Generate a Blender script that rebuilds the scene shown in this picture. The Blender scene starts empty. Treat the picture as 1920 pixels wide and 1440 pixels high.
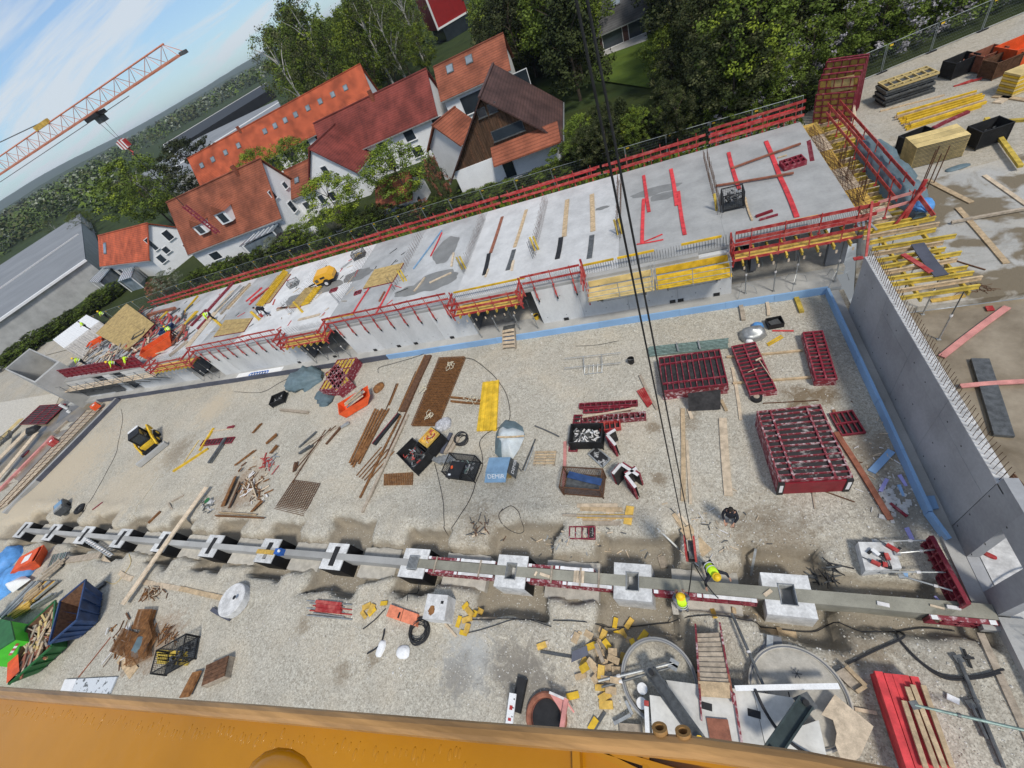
import bpy,bmesh,math,random
from mathutils import Vector,Matrix
from math import sin,cos,pi,radians as rad
V_=Vector
LW=dict(world=False)
random.seed(7)
R3=random.Random(11)
ru=R3.uniform
SC=bpy.context.scene
COL=SC.collection
# ------------------------------------------------------------------ camera, sky, sun, exposure
FPX=769.575
CR=((0.918552,0.16875,-0.357472),(-0.096894,-0.780602,-0.617472),(-0.383242,0.601817,-0.700672))
CAMZ=19.0

cam=bpy.data.objects.new('camera',bpy.data.cameras.new('camera'))
COL.objects.link(cam)
m=Matrix(((CR[0][0],-CR[1][0],-CR[2][0],0),(CR[0][1],-CR[1][1],-CR[2][1],0),(CR[0][2],-CR[1][2],-CR[2][2],CAMZ),(0,0,0,1)))
cam.matrix_world=m
cam.data.sensor_width=36
cam.data.lens=36*FPX/1920
cam.data.clip_start=0.05
cam.data.clip_end=20000
SC.camera=cam
SUN_EL,SUN_AZ=rad(54),rad(140)     # azimuth clockwise from +Y
W=bpy.data.worlds.new('World');SC.world=W;W.use_nodes=True
nt=W.node_tree;nt.nodes.clear()
def N(t,typ,**k):
 n=t.nodes.new(typ)
 for a,v in k.items():setattr(n,a,v)
 return n
out=N(nt,'ShaderNodeOutputWorld');bg=N(nt,'ShaderNodeBackground');bg.inputs['Strength'].default_value=0.11
sky=N(nt,'ShaderNodeTexSky',sky_type='NISHITA',sun_disc=False,sun_elevation=SUN_EL,sun_rotation=SUN_AZ)
sky.air_density=1.0;sky.dust_density=0.15;sky.ozone_density=2.2
tc=N(nt,'ShaderNodeTexCoord');sep=N(nt,'ShaderNodeSeparateXYZ');nt.links.new(tc.outputs['Generated'],sep.inputs[0])
def MA(t,op,a,b=None,clamp=False):
 n=N(t,'ShaderNodeMath',operation=op);n.use_clamp=clamp
 for i,x in enumerate((a,b)):
  if x is None:continue
  if isinstance(x,(int,float)):n.inputs[i].default_value=x
  else:t.links.new(x,n.inputs[i])
 return n.outputs[0]
dz=MA(nt,'ADD',MA(nt,'MAXIMUM',sep.outputs['Z'],0.0),0.14)
comb=N(nt,'ShaderNodeCombineXYZ')
nt.links.new(MA(nt,'DIVIDE',sep.outputs['X'],dz),comb.inputs[0]);nt.links.new(MA(nt,'DIVIDE',sep.outputs['Y'],dz),comb.inputs[1])
mp=N(nt,'ShaderNodeMapping');mp.inputs['Rotation'].default_value=(0,0,rad(-28));mp.inputs['Scale'].default_value=(0.42,1.15,1)
nt.links.new(comb.outputs[0],mp.inputs[0])
nz=N(nt,'ShaderNodeTexNoise');nz.inputs['Scale'].default_value=0.85;nz.inputs['Detail'].default_value=9;nz.inputs['Roughness'].default_value=0.62;nz.inputs['Distortion'].default_value=0.5
nt.links.new(mp.outputs[0],nz.inputs[0])
rp=N(nt,'ShaderNodeValToRGB');rp.color_ramp.elements[0].position=0.41;rp.color_ramp.elements[1].position=0.55
nt.links.new(nz.outputs[0],rp.inputs[0])
hz=MA(nt,'SUBTRACT',1.0,MA(nt,'MULTIPLY',sep.outputs['Z'],2.6),True)     # thin white veil towards the horizon
cf=MA(nt,'MAXIMUM',MA(nt,'MULTIPLY',rp.outputs[0],0.88),MA(nt,'MULTIPLY',hz,0.34))
mx=N(nt,'ShaderNodeMix',data_type='RGBA');mx.inputs[7].default_value=(6.4,6.9,7.4,1)
nt.links.new(cf,mx.inputs[0])
tint=N(nt,'ShaderNodeMix',data_type='RGBA',blend_type='MULTIPLY');tint.inputs[0].default_value=1.0;tint.inputs[7].default_value=(.60,.84,1.08,1)
nt.links.new(sky.outputs[0],tint.inputs[6]);nt.links.new(tint.outputs[2],mx.inputs[6])
nt.links.new(mx.outputs[2],bg.inputs[0]);nt.links.new(bg.outputs[0],out.inputs[0])
sl=bpy.data.lights.new('sun','SUN');sl.energy=2.9;sl.angle=rad(10);sl.color=(1.0,0.95,0.87)
so=bpy.data.objects.new('sun',sl);COL.objects.link(so)
sd=V_((sin(SUN_AZ)*cos(SUN_EL),cos(SUN_AZ)*cos(SUN_EL),sin(SUN_EL)))
so.rotation_euler=(-sd).to_track_quat('-Z','Y').to_euler();so.location=(0,0,60)
SC.view_settings.view_transform='Standard';SC.view_settings.look='None'
SC.view_settings.exposure=0.0;SC.view_settings.gamma=1.0;SC.view_settings.use_curve_mapping=False
SC.cycles.max_bounces=5;SC.cycles.diffuse_bounces=3;SC.cycles.glossy_bounces=2;SC.cycles.transparent_max_bounces=6
# ------------------------------------------------------------------ where a pixel's ray meets a plane
def ray(px,py):
 c=(px-960,py-720,FPX)
 return V_(tuple(sum(CR[i][j]*c[i] for i in range(3)) for j in range(3)))
def at(px,py,z=0.0):
 v=ray(px,py);t=(z-CAMZ)/v.z
 return V_((v.x*t,v.y*t,z))
def atY(px,py,Y):
 v=ray(px,py);t=Y/v.y
 return V_((v.x*t,Y,CAMZ+v.z*t))
def atX(px,py,X):
 v=ray(px,py);t=X/v.x
 return V_((X,v.y*t,CAMZ+v.z*t))
# ------------------------------------------------------------------ mesh helpers
BOXF=((0,3,2,1),(4,5,6,7),(0,1,5,4),(1,2,6,5),(2,3,7,6),(3,0,4,7))
class MB:
 def __init__(s):s.v=[];s.f=[];s.m=[]
 def add(s,vs,fs,mi=0):
  o=len(s.v);s.v += [tuple(v) for v in vs]
  for f in fs:s.f.append(tuple(o+i for i in f));s.m.append(mi)
  return s
 def box(s,c,d,rz=0.0,mi=0,rx=0.0,ry=0.0):
  h=[x/2 for x in d]
  vs=[V_(((-h[0],h[0],h[0],-h[0])[i % 4],(-h[1],-h[1],h[1],h[1])[i % 4],-h[2] if i<4 else h[2])) for i in range(8)]
  if rz or rx or ry:
   rm=Matrix.Rotation(rz,3,'Z') @ Matrix.Rotation(ry,3,'Y') @ Matrix.Rotation(rx,3,'X')
   vs=[rm @ v for v in vs]
  c=V_(c);return s.add([v+c for v in vs],BOXF,mi)
 def bar(s,p,q,w,h=None,mi=0,up=(0,0,1)):
  p,q=V_(p),V_(q);h=w if h is None else h
  d=q-p
  if d.length<1e-6:return s
  d.normalize();u=V_(up)
  if abs(d.dot(u))>.99:u=V_((1,0,0))
  a=d.cross(u).normalized();b=a.cross(d)
  a *= w/2;b *= h/2
  vs=[p-a-b,p+a-b,p+a+b,p-a+b,q-a-b,q+a-b,q+a+b,q-a+b]
  return s.add(vs,((0,1,2,3),(7,6,5,4),(0,4,5,1),(1,5,6,2),(2,6,7,3),(3,7,4,0)),mi)
 def tube(s,pts,r,n=6,mi=0,caps=True):
  pts=[V_(p) for p in pts];rs=r if isinstance(r,(list,tuple)) else [r]*len(pts);o=len(s.v)
  for i,p in enumerate(pts):
   d=(pts[min(i+1,len(pts)-1)]-pts[max(i-1,0)])
   if d.length<1e-9:d=V_((0,0,1))
   d.normalize();u=V_((0,0,1)) if abs(d.z)<.95 else V_((1,0,0))
   a=d.cross(u).normalized();b=a.cross(d)
   for k in range(n):
    t=2*pi*k/n;s.v.append(tuple(p+a*(rs[i]*cos(t))+b*(rs[i]*sin(t))))
  for i in range(len(pts)-1):
   for k in range(n):
    k2=(k+1) % n
    s.f.append((o+i*n+k,o+i*n+k2,o+(i+1)*n+k2,o+(i+1)*n+k));s.m.append(mi)
  if caps:
   s.f.append(tuple(o+k for k in range(n))[::-1]);s.m.append(mi)
   e=o+(len(pts)-1)*n;s.f.append(tuple(e+k for k in range(n)));s.m.append(mi)
  return s
 def prism(s,poly,z0,z1,mi=0):
  n=len(poly)
  ar=sum(poly[i][0]*poly[(i+1) % n][1]-poly[(i+1) % n][0]*poly[i][1] for i in range(n))
  if ar<0:poly=poly[::-1]
  vs=[(p[0],p[1],z0) for p in poly]+[(p[0],p[1],z1) for p in poly]
  fs=[tuple(range(n))[::-1],tuple(range(n,2*n))]+[(i,(i+1) % n,n+(i+1) % n,n+i) for i in range(n)]
  return s.add(vs,fs,mi)
 def lathe(s,prof,n=24,c=(0,0,0),mi=0,axis=None):
  c=V_(c);q=V_((0,0,1)).rotation_difference(V_(axis)).to_matrix() if axis else Matrix.Identity(3)
  vs=[]
  for r,z in prof:
   for k in range(n):
    t=2*pi*k/n;vs.append(c+q @ V_((r*cos(t),r*sin(t),z)))
  fs=[]
  for i in range(len(prof)-1):
   for k in range(n):fs.append((i*n+k,i*n+(k+1) % n,(i+1)*n+(k+1) % n,(i+1)*n+k))
  return s.add(vs,fs,mi)
 def disc(s,c,r,n=24,mi=0,axis=None):
  c=V_(c);q=V_((0,0,1)).rotation_difference(V_(axis)).to_matrix() if axis else Matrix.Identity(3)
  return s.add([c+q @ V_((r*cos(2*pi*k/n),r*sin(2*pi*k/n),0)) for k in range(n)],[tuple(range(n))],mi)
 def cyl(s,c,r,h,n=16,mi=0,axis=None):return s.lathe([(1e-4,0),(r,0),(r,h),(1e-4,h)],n,c,mi,axis)
 def sph(s,c,r,n=10,sc=(1,1,1),mi=0):
  pr=[(max(1e-4,sin(pi*i/n)),-cos(pi*i/n)) for i in range(n+1)]
  o=len(s.v);s.lathe(pr,n+4,(0,0,0),mi)
  c=V_(c);r3=(r*sc[0],r*sc[1],r*sc[2])
  for i in range(o,len(s.v)):v=s.v[i];s.v[i]=(c.x+v[0]*r3[0],c.y+v[1]*r3[1],c.z+v[2]*r3[2])
  return s
 def quad(s,*ps,mi=0):return s.add(ps,[tuple(range(len(ps)))],mi)
 def mesh(s,name,mats,org=(0,0,0),smooth=False):
  me=bpy.data.meshes.new(name);o=V_(org)
  me.from_pydata([tuple(V_(v)-o) for v in s.v] if o.length else s.v,[],s.f)
  ms=mats if isinstance(mats,(list,tuple)) else [mats]
  for x in ms:me.materials.append(MT[x] if isinstance(x,str) else x)
  if len(ms)>1:me.polygons.foreach_set('material_index',s.m)
  if smooth:me.polygons.foreach_set('use_smooth',[True]*len(me.polygons))
  me.update();return me
 def obj(s,name,mats,parent=None,label=None,cat=None,group=None,kind=None,smooth=False,world=True):
  # a top-level mesh gets its origin at the middle of its base; a part given in world coordinates is moved into its parent's frame
  if parent is None:
   if kind == 'structure' or not s.v:org=V_((0,0,0))
   else:
    lo=[min(v[i] for v in s.v) for i in range(3)];hi=[max(v[i] for v in s.v) for i in range(3)]
    org=V_(((lo[0]+hi[0])/2,(lo[1]+hi[1])/2,lo[2]))
   o=bpy.data.objects.new(name,s.mesh(name,mats,org,smooth));o.location=org
  else:
   if world:
    inv=WM[parent.name].inverted()
    s.v=[tuple(inv @ V_(v)) for v in s.v]
   o=bpy.data.objects.new(name,s.mesh(name,mats,(0,0,0),smooth));o.parent=parent
   WM[o.name]=WM[parent.name].copy()
  COL.objects.link(o)
  if parent is None:WM[o.name]=Matrix.Translation(o.location)
  return tag(o,label,cat,group,kind)
WM={}
def tag(o,label=None,cat=None,group=None,kind=None):
 if label:o['label']=label
 if cat:o['category']=cat
 if group:o['group']=group
 if kind:o['kind']=kind
 return o
def thing(name,label,cat,loc=(0,0,0),rz=0.0,group=None):
 o=bpy.data.objects.new(name,None);COL.objects.link(o);o.empty_display_size=.2
 o.location=loc;o.rotation_euler=(0,0,rz)
 WM[o.name]=Matrix.Translation(V_(loc)) @ Matrix.Rotation(rz,4,'Z')
 return tag(o,label,cat,group)
def dup(root,loc,rz=0.0,label=None,group=None,scale=None,parent=None):
 r=root.copy();COL.objects.link(r);r.location=loc;r.rotation_euler=(0,0,rz)
 if scale:r.scale=scale if isinstance(scale,(tuple,list)) else (scale,)*3
 if label:r['label']=label
 if group:r['group']=group
 for ch in root.children:
  c=ch.copy();COL.objects.link(c);c.parent=r
  for g in ch.children:
   d=g.copy();COL.objects.link(d);d.parent=c
 return r
UNIT={}
def piece(name,mat,parent,p,q,w,h,up=(0,0,1),label=None,cat=None,group=None):
 """a bar between two points as an object of its own, sharing one cube mesh per material (parts: parent has no rotation of its own mesh; coordinates in the parent's frame)"""
 if mat not in UNIT:UNIT[mat]=MB().box((0,0,0),(1,1,1)).mesh('bar',mat)
 p,q=V_(p),V_(q);d=q-p;L=d.length;d.normalize();u=V_(up)
 if abs(d.dot(u))>.99:u=V_((1,0,0))
 a=u.cross(d).normalized();b=d.cross(a)
 o=bpy.data.objects.new(name,UNIT[mat]);COL.objects.link(o)
 mm=Matrix((d,a,b)).transposed().to_4x4();mm.translation=(p+q)/2
 mm=mm @ Matrix.Diagonal((L,w,h,1))
 if parent is not None:o.parent=parent
 o.matrix_basis=mm
 WM[o.name]=Matrix.Identity(4)
 return tag(o,label,cat,group)
def proj(x,y,z):
 d=(x,y,z-CAMZ);c=[sum(CR[i][j]*d[j] for j in range(3)) for i in range(3)]
 return (c[0]/c[2]*FPX+960,c[1]/c[2]*FPX+720) if c[2]>.1 else (-9999,-9999)
def ang(p,q):return math.atan2(q[1]-p[1],q[0]-p[0])
# ------------------------------------------------------------------ materials
MT={}
def M(name,col,rough=.8,var=.2,scale=2.0,bump=0.0,metal=0.0,col2=None,pos=(.35,.65),rnd=.12,fine=.1,fscale=25.0,spec=.3,stretch=None,trans=0.0,alpha=1.0):
 """paint/wood/stone: two colours mixed by large noise, fine grain over it, slight difference from object to object"""
 mt=bpy.data.materials.new(name);mt.use_nodes=True;t=mt.node_tree;b=t.nodes['Principled BSDF']
 b.inputs['Roughness'].default_value=rough;b.inputs['Metallic'].default_value=metal;b.inputs['Specular IOR Level'].default_value=spec
 g=N(t,'ShaderNodeNewGeometry');vec=g.outputs['Position']
 if stretch:
  mp=N(t,'ShaderNodeMapping');mp.inputs['Scale'].default_value=stretch;t.links.new(vec,mp.inputs[0]);vec=mp.outputs[0]
 n1=N(t,'ShaderNodeTexNoise');n1.inputs['Scale'].default_value=scale;n1.inputs['Detail'].default_value=6;n1.inputs['Roughness'].default_value=.6;t.links.new(vec,n1.inputs[0])
 rp=N(t,'ShaderNodeValToRGB');e=rp.color_ramp.elements;e[0].position,e[1].position=pos
 c1=[max(0,c*(1-var)) for c in col];c2=[min(1,c*(1+var)) for c in col] if col2 is None else col2
 e[0].color=(*c1,1);e[1].color=(*c2,1);t.links.new(n1.outputs[0],rp.inputs[0])
 n2=N(t,'ShaderNodeTexNoise');n2.inputs['Scale'].default_value=fscale;n2.inputs['Detail'].default_value=3;t.links.new(vec,n2.inputs[0])
 oi=N(t,'ShaderNodeObjectInfo')
 k=MA(t,'ADD',MA(t,'MULTIPLY',MA(t,'SUBTRACT',n2.outputs[0],.5),fine*4),MA(t,'ADD',MA(t,'MULTIPLY',MA(t,'SUBTRACT',oi.outputs['Random'],.5),rnd*2),1.0))
 mu=N(t,'ShaderNodeVectorMath',operation='SCALE');t.links.new(rp.outputs[0],mu.inputs[0]);t.links.new(k,mu.inputs['Scale'])
 t.links.new(mu.outputs[0],b.inputs['Base Color'])
 if bump:
  bp=N(t,'ShaderNodeBump');bp.inputs['Strength'].default_value=1.0;bp.inputs['Distance'].default_value=bump
  t.links.new(n2.outputs[0],bp.inputs['Height']);t.links.new(bp.outputs[0],b.inputs['Normal'])
 if alpha<1:b.inputs['Alpha'].default_value=alpha
 if trans:b.inputs['Transmission Weight'].default_value=trans
 MT[name]=mt;return mt
M('concrete',(.38,.375,.355),.85,.16,.5,.004,fine=.06,fscale=18)
M('concrete_wall',(.57,.57,.555),.75,.12,.35,.002,fine=.05,fscale=9,stretch=(1,1,.5))
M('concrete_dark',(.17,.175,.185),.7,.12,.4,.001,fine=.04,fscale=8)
M('wall_grey',(.335,.34,.345),.7,.16,.5,.001,fine=.05,fscale=8)
M('concrete_white',(.56,.555,.54),.85,.2,3,.004,fine=.12,fscale=14)
M('concrete_wet',(.20,.195,.165),.55,.12,1.5,.002)
M('wet_brown',(.20,.155,.095),.3,.3,.45,.002,col2=(.30,.25,.18),fine=.08,fscale=6,spec=.5)
M('black_paint',(.008,.008,.009),.6,.3,2,.002)
M('red_frame',(.29,.03,.05),.55,.3,5,.001,fine=.15,col2=(.40,.16,.17),pos=(.52,.74))
M('red_worn',(.32,.05,.065),.6,.35,6,.001,col2=(.58,.46,.46),pos=(.50,.66),fine=.12)
M('red_bright',(.50,.04,.04),.55,.3,3,fine=.14,col2=(.58,.16,.13),pos=(.42,.74))
M('red_wood',(.58,.05,.055),.6,.25,3,fine=.1,stretch=(1,1,1))
M('red_pale',(.58,.25,.22),.7,.2,2)
M('orange',(.72,.10,.025),.5,.2,2)
M('orange_pale',(.68,.22,.12),.6,.2,4)
M('maroon_sheet',(.20,.01,.02),.4,.2,2)
M('dark_sheet',(.035,.033,.033),.65,.4,3,.001,fine=.25,fscale=9)
M('yellow',(.66,.42,.03),.6,.22,2.5,fine=.1)
M('yellow_ply',(.58,.37,.08),.6,.25,3,fine=.12,fscale=14)
M('yellow_pale',(.62,.47,.20),.6,.2,1.5,fine=.1)
M('yellow_beam',(.50,.36,.06),.7,.3,3,fine=.15)
M('crane_yellow',(.43,.18,.003),.16,.10,1.2,.0015,fscale=14,fine=.015,rnd=0,spec=.5)
M('wood',(.47,.35,.215),.8,.25,5,.001,fine=.15,fscale=30)
M('wood_pale',(.57,.46,.33),.8,.22,4,.001,fine=.12,fscale=30)
M('wood_grey',(.36,.30,.23),.85,.25,5,.001,fine=.15,fscale=30)
M('wood_brown',(.26,.10,.06),.7,.25,4,.001,fine=.12,fscale=30)
M('plywood',(.42,.30,.12),.75,.25,2.5,.001,fine=.18,fscale=14)
M('rust',(.20,.085,.03),.8,.4,5,.001,fine=.2,col2=(.28,.13,.045))
M('rust_dark',(.12,.06,.032),.8,.35,6,fine=.2)
M('steel',(.42,.43,.42),.45,.2,5,metal=.6,fine=.12)
M('steel_dark',(.12,.125,.125),.5,.3,5,metal=.4)
M('steel_green',(.22,.30,.27),.5,.25,6,metal=.3,fine=.15)
M('black',(.02,.02,.021),.55,.3,3)
M('rubber',(.02,.02,.021),.8,.2,4)
M('cable',(.03,.03,.032),.7,.1,4,rnd=0)
M('blue_foam',(.26,.43,.66),.8,.08,.6,fine=.04,rnd=.06)
M('lilac_foam',(.40,.38,.72),.8,.08,1,rnd=.05)
M('grey_board',(.085,.09,.115),.8,.2,.7,rnd=.08)
M('blue_ply',(.20,.33,.47),.7,.15,2,rnd=.05)
M('blue',(.03,.12,.42),.5,.2,3)
M('blue_steel',(.025,.055,.14),.5,.3,2)
M('white',(.76,.76,.75),.6,.06,2,rnd=.03)
M('white_worn',(.66,.64,.62),.6,.15,4)
M('tarp',(.12,.17,.19),.55,.15,2,.004,fine=.08,fscale=5)
M('tarp_blue',(.10,.28,.58),.5,.2,2,.003)
M('sheet_white',(.58,.63,.64),.4,.12,1.5,.003)
M('green_skip',(.02,.12,.035),.5,.2,2)
M('green_bright',(.07,.55,.03),.45,.1,2)
M('skin',(.48,.27,.18),.6,.08,8)
M('hivis',(.62,.95,.03),.6,.12,12,rnd=.05)
M('cloth_dark',(.018,.019,.026),.85,.3,9)
M('cloth_grey',(.16,.17,.19),.85,.2,9)
M('helmet',(.80,.52,.02),.35,.05,4)
M('hair',(.02,.016,.012),.7,.2,20)
M('rope',(.62,.56,.42),.9,.15,8)
M('sand_concrete',(.46,.43,.37),.9,.15,3,.003)
M('pvc_red',(.55,.20,.16),.5,.2,3)
M('glass',(.03,.04,.05),.12,.2,.5,spec=.6,rnd=.3)
M('glass_pale',(.20,.24,.27),.15,.3,.7,spec=.6)

# ------------------------------------------------------------------ ground
def st(px,py,r,kind,k=.8):
 p=at(px,py);return (p.x,p.y,r,{'earth':(.19,.14,.085),'rust':(.24,.13,.06),'sand':(.52,.44,.32),'cement':(.40,.40,.38),'dark':(.21,.19,.16)}[kind],k)
STAINS=[st(*a) for a in ((1225,800,.5,'earth',.7),(1235,900,.5,'earth',.7),(1500,745,.9,'earth',.9),(1545,740,.7,'earth',.9),(1290,790,.8,'earth',.5),(1640,850,1.5,'earth',.6),(1450,1010,2.0,'earth',.6),(880,1235,1.6,'cement',.9),(965,1250,1.6,'dark',.8),(1000,1290,1.5,'dark',.7),(860,1270,1.0,'dark',.6),(640,1260,.6,'earth',.5),(570,1172,.6,'earth',.5),(700,1235,.5,'earth',.5),(330,850,2.2,'earth',.5),(400,765,2.5,'sand',.8),(130,880,7.0,'sand',.9),(60,940,6.0,'sand',.9),(220,930,5.0,'sand',.6),(300,1200,2.0,'rust',.5),(450,920,2.5,'rust',.5),(900,985,1.4,'earth',.5),(1600,1200,1.6,'earth',.6),(1690,950,1.6,'dark',.7),(1760,1200,1.6,'dark',.4),(1250,1180,1.0,'dark',.6),(1480,1190,1.0,'earth',.5),(1640,640,2.0,'dark',.6))]
def ground_mat(name,a,b,peb=9.0,dark=(.26,.21,.14),wet=None,pebmix=.55,deep_col=None,stains=()):
 mt=bpy.data.materials.new(name);mt.use_nodes=True;t=mt.node_tree;bs=t.nodes['Principled BSDF'];bs.inputs['Roughness'].default_value=.92;bs.inputs['Specular IOR Level'].default_value=.15
 g=N(t,'ShaderNodeNewGeometry').outputs['Position']
 def noise(s,d=6,r=.6,dist=0.0,st=None):
  v=g
  if st:mp=N(t,'ShaderNodeMapping');mp.inputs['Scale'].default_value=st;t.links.new(g,mp.inputs[0]);v=mp.outputs[0]
  n=N(t,'ShaderNodeTexNoise');n.inputs['Scale'].default_value=s;n.inputs['Detail'].default_value=d;n.inputs['Roughness'].default_value=r;n.inputs['Distortion'].default_value=dist
  t.links.new(v,n.inputs[0]);return n.outputs[0]
 def ramp(x,p0,p1,c0=(0,0,0),c1=(1,1,1)):
  r=N(t,'ShaderNodeValToRGB');e=r.color_ramp.elements;e[0].position,e[1].position=p0,p1;e[0].color=(*c0,1);e[1].color=(*c1,1);t.links.new(x,r.inputs[0]);return r.outputs[0]
 def mix(f,x,y,bt='MIX'):
  m=N(t,'ShaderNodeMix',data_type='RGBA',blend_type=bt)
  if isinstance(f,(int,float)):m.inputs[0].default_value=f
  else:t.links.new(f,m.inputs[0])
  for i,c in ((6,x),(7,y)):
   if isinstance(c,tuple):m.inputs[i].default_value=(*c,1)
   else:t.links.new(c,m.inputs[i])
  return m.outputs[2]
 c=ramp(noise(.28,8,.65,.6),.40,.60,b,a)
 c=mix(MA(t,'MULTIPLY',ramp(noise(.16,4,.6,.8),.47,.60),.75),c,tuple(x*k for x,k in zip(a,(1.12,1.04,.92))))   # dry compacted sandy areas
 c=mix(MA(t,'MULTIPLY',ramp(noise(1.3,7,.72,1.2),.56,.70),.8),c,dark)   # trampled brown patches
 c=mix(MA(t,'MULTIPLY',ramp(noise(.45,6,.7,1.5),.58,.66),.45),c,tuple(x*.75 for x in dark))   # damp earth
 c=mix(MA(t,'MULTIPLY',ramp(noise(.7,5,.6,2.5,(.18,1.9,1)),.57,.66),.5),c,tuple(x*.78 for x in b))   # wheel tracks
 pk=ramp(noise(.6,5,.6,.5),.38,.62)
 vo=N(t,'ShaderNodeTexVoronoi');vo.inputs['Scale'].default_value=peb;t.links.new(g,vo.inputs[0])
 hs=N(t,'ShaderNodeSeparateColor');t.links.new(vo.outputs['Color'],hs.inputs[0])
 peb_c=ramp(hs.outputs[0],0.05,.98,tuple(x*.58 for x in b),(min(.7,a[0]*1.45),min(.68,a[1]*1.45),min(.64,a[2]*1.5)))
 vo2=N(t,'ShaderNodeTexVoronoi');vo2.inputs['Scale'].default_value=peb*2.3;t.links.new(g,vo2.inputs[0])
 hs2=N(t,'ShaderNodeSeparateColor');t.links.new(vo2.outputs['Color'],hs2.inputs[0])
 peb_2=ramp(hs2.outputs[1],0.05,.98,tuple(x*.6 for x in b),(min(.7,a[0]*1.4),min(.68,a[1]*1.4),min(.64,a[2]*1.4)))
 if pebmix:
  c=mix(MA(t,'MULTIPLY',MA(t,'ADD',MA(t,'MULTIPLY',pk,.5),.3),pebmix*.8),c,peb_c);c=mix(pebmix*.42,c,peb_2)
 for sx,sy,sr,sc_,sk in stains:  # earth, rust and cement trodden into the gravel
  vd=N(t,'ShaderNodeVectorMath',operation='DISTANCE');vd.inputs[1].default_value=(sx,sy,0);t.links.new(g,vd.inputs[0])
  e_=MA(t,'ADD',MA(t,'DIVIDE',vd.outputs['Value'],sr),MA(t,'MULTIPLY',MA(t,'SUBTRACT',noise(2.2,7,.7,.8),.5),2.4))
  c=mix(MA(t,'MULTIPLY',ramp(e_,.35,1.0,(1,1,1),(0,0,0)),sk),c,sc_)
 if deep_col:  # ground turns darker brown with depth below the surface
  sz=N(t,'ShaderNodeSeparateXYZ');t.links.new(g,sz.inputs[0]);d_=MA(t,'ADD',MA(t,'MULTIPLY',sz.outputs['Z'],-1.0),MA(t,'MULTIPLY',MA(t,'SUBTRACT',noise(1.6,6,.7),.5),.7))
  c=mix(MA(t,'MULTIPLY',ramp(d_,.10,.40),.8),c,mix(noise(2.5,6,.7),tuple(x*.72 for x in deep_col),deep_col))
 if wet:c=mix(ramp(noise(.5,5,.5,.3),.5,.56),c,wet)
 t.links.new(c,bs.inputs['Base Color'])
 bp=N(t,'ShaderNodeBump');bp.inputs['Distance'].default_value=.03;bp.inputs['Strength'].default_value=.8
 h=MA(t,'ADD',MA(t,'MULTIPLY',hs.outputs[0],.6),noise(5,6));t.links.new(h,bp.inputs['Height']);t.links.new(bp.outputs[0],bs.inputs['Normal'])
 MT[name]=mt
ground_mat('gravel',(.515,.468,.388),(.355,.32,.258),12.0,(.24,.20,.145),pebmix=.95,deep_col=(.30,.255,.19),stains=STAINS)
ground_mat('gravel_yard',(.43,.40,.34),(.34,.31,.25),9.0)
ground_mat('meadow',(.04,.055,.014),(.022,.032,.01),3.0,(.06,.07,.025),pebmix=.3)
ground_mat('far_land',(.04,.06,.018),(.022,.038,.012),.15,(.035,.035,.016),pebmix=.4)
SL=3.5                      # top of the new slab
WY=21.4                     # face of the long wall
WX=8.25                     # face of the wall on the right
ROW=4.68                    # line of the footings
PX=[2.74-5.46*k for k in range(12)]
def nz2(x,y,s,seed=0):
 from mathutils import noise
 return noise.noise(V_((x*s,y*s,seed*7.3)))
def sstep(a,b,x):
 t=max(0,min(1,(x-a)/(b-a)));return t*t*(3-2*t)
def gh(x,y):
 h=.035*nz2(x,y,.25)+.025*nz2(x,y,.9,1)+.012*nz2(x,y,2.7,2)
 d=0
 wob=.42*nz2(x,y,.5,3)+.2*nz2(x,y,1.5,4)
 if -62<x<8.2 and 1<y<9:
  ty=abs(y-ROW-.05)+wob
  d=max(d,.5*(1-sstep(.78,1.12,ty)))
  k=round((PX[0]-x)/5.46)
  if 0 <= k<12:
   big=1.0+(.25 if k in (1,2,4) else 0)
   dx=abs(x-PX[k]-.1)-1.35*big+wob;dy=abs(y-ROW-(.25 if k != 1 else .1))-1.62*big+wob
   e=max(dx,dy)
   d=max(d,1.0*(1-sstep(-.18,.16,e)))
   h += .10*math.exp(-((e-.75)/.4) ** 2)
 if -4.8<x<.6 and .5<y<4.2:d=max(d,.5*(1-sstep(-.2,.35,max(abs(x+2.1)-2.1,abs(y-2.8)-1.0)+wob)))   # trampled hollow below the second footing
 if x<-52 and 5.2<y<11:h += .25*math.exp(-((x+62)/8) ** 2-((y-7)/1.6) ** 2)
 # the shallow pit round the crane foot
 d=max(d,.12*(1-sstep(-.4,.6,math.hypot((x-.9)*.8,y-.8)-3.0)))
 return h-d
def axis(a,b,fa,fb,fine,coarse):
 r=[];x=a
 while x<b-1e-6:r.append(x);x += fine if fa <= x<fb else coarse
 return r+[b]
gx=axis(-125,WX+.3,-60,9,.17,1.6);gy=axis(-12,20.6,.8,8.8,.15,.5)
g=MB()
for y in gy:
 for x in gx:g.v.append((x,y,gh(x,y)))
n=len(gx)
g.f=[(j*n+i,j*n+i+1,(j+1)*n+i+1,(j+1)*n+i) for j in range(len(gy)-1) for i in range(n-1)];
g.obj('site_ground','gravel',kind='structure',smooth=True)
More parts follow.
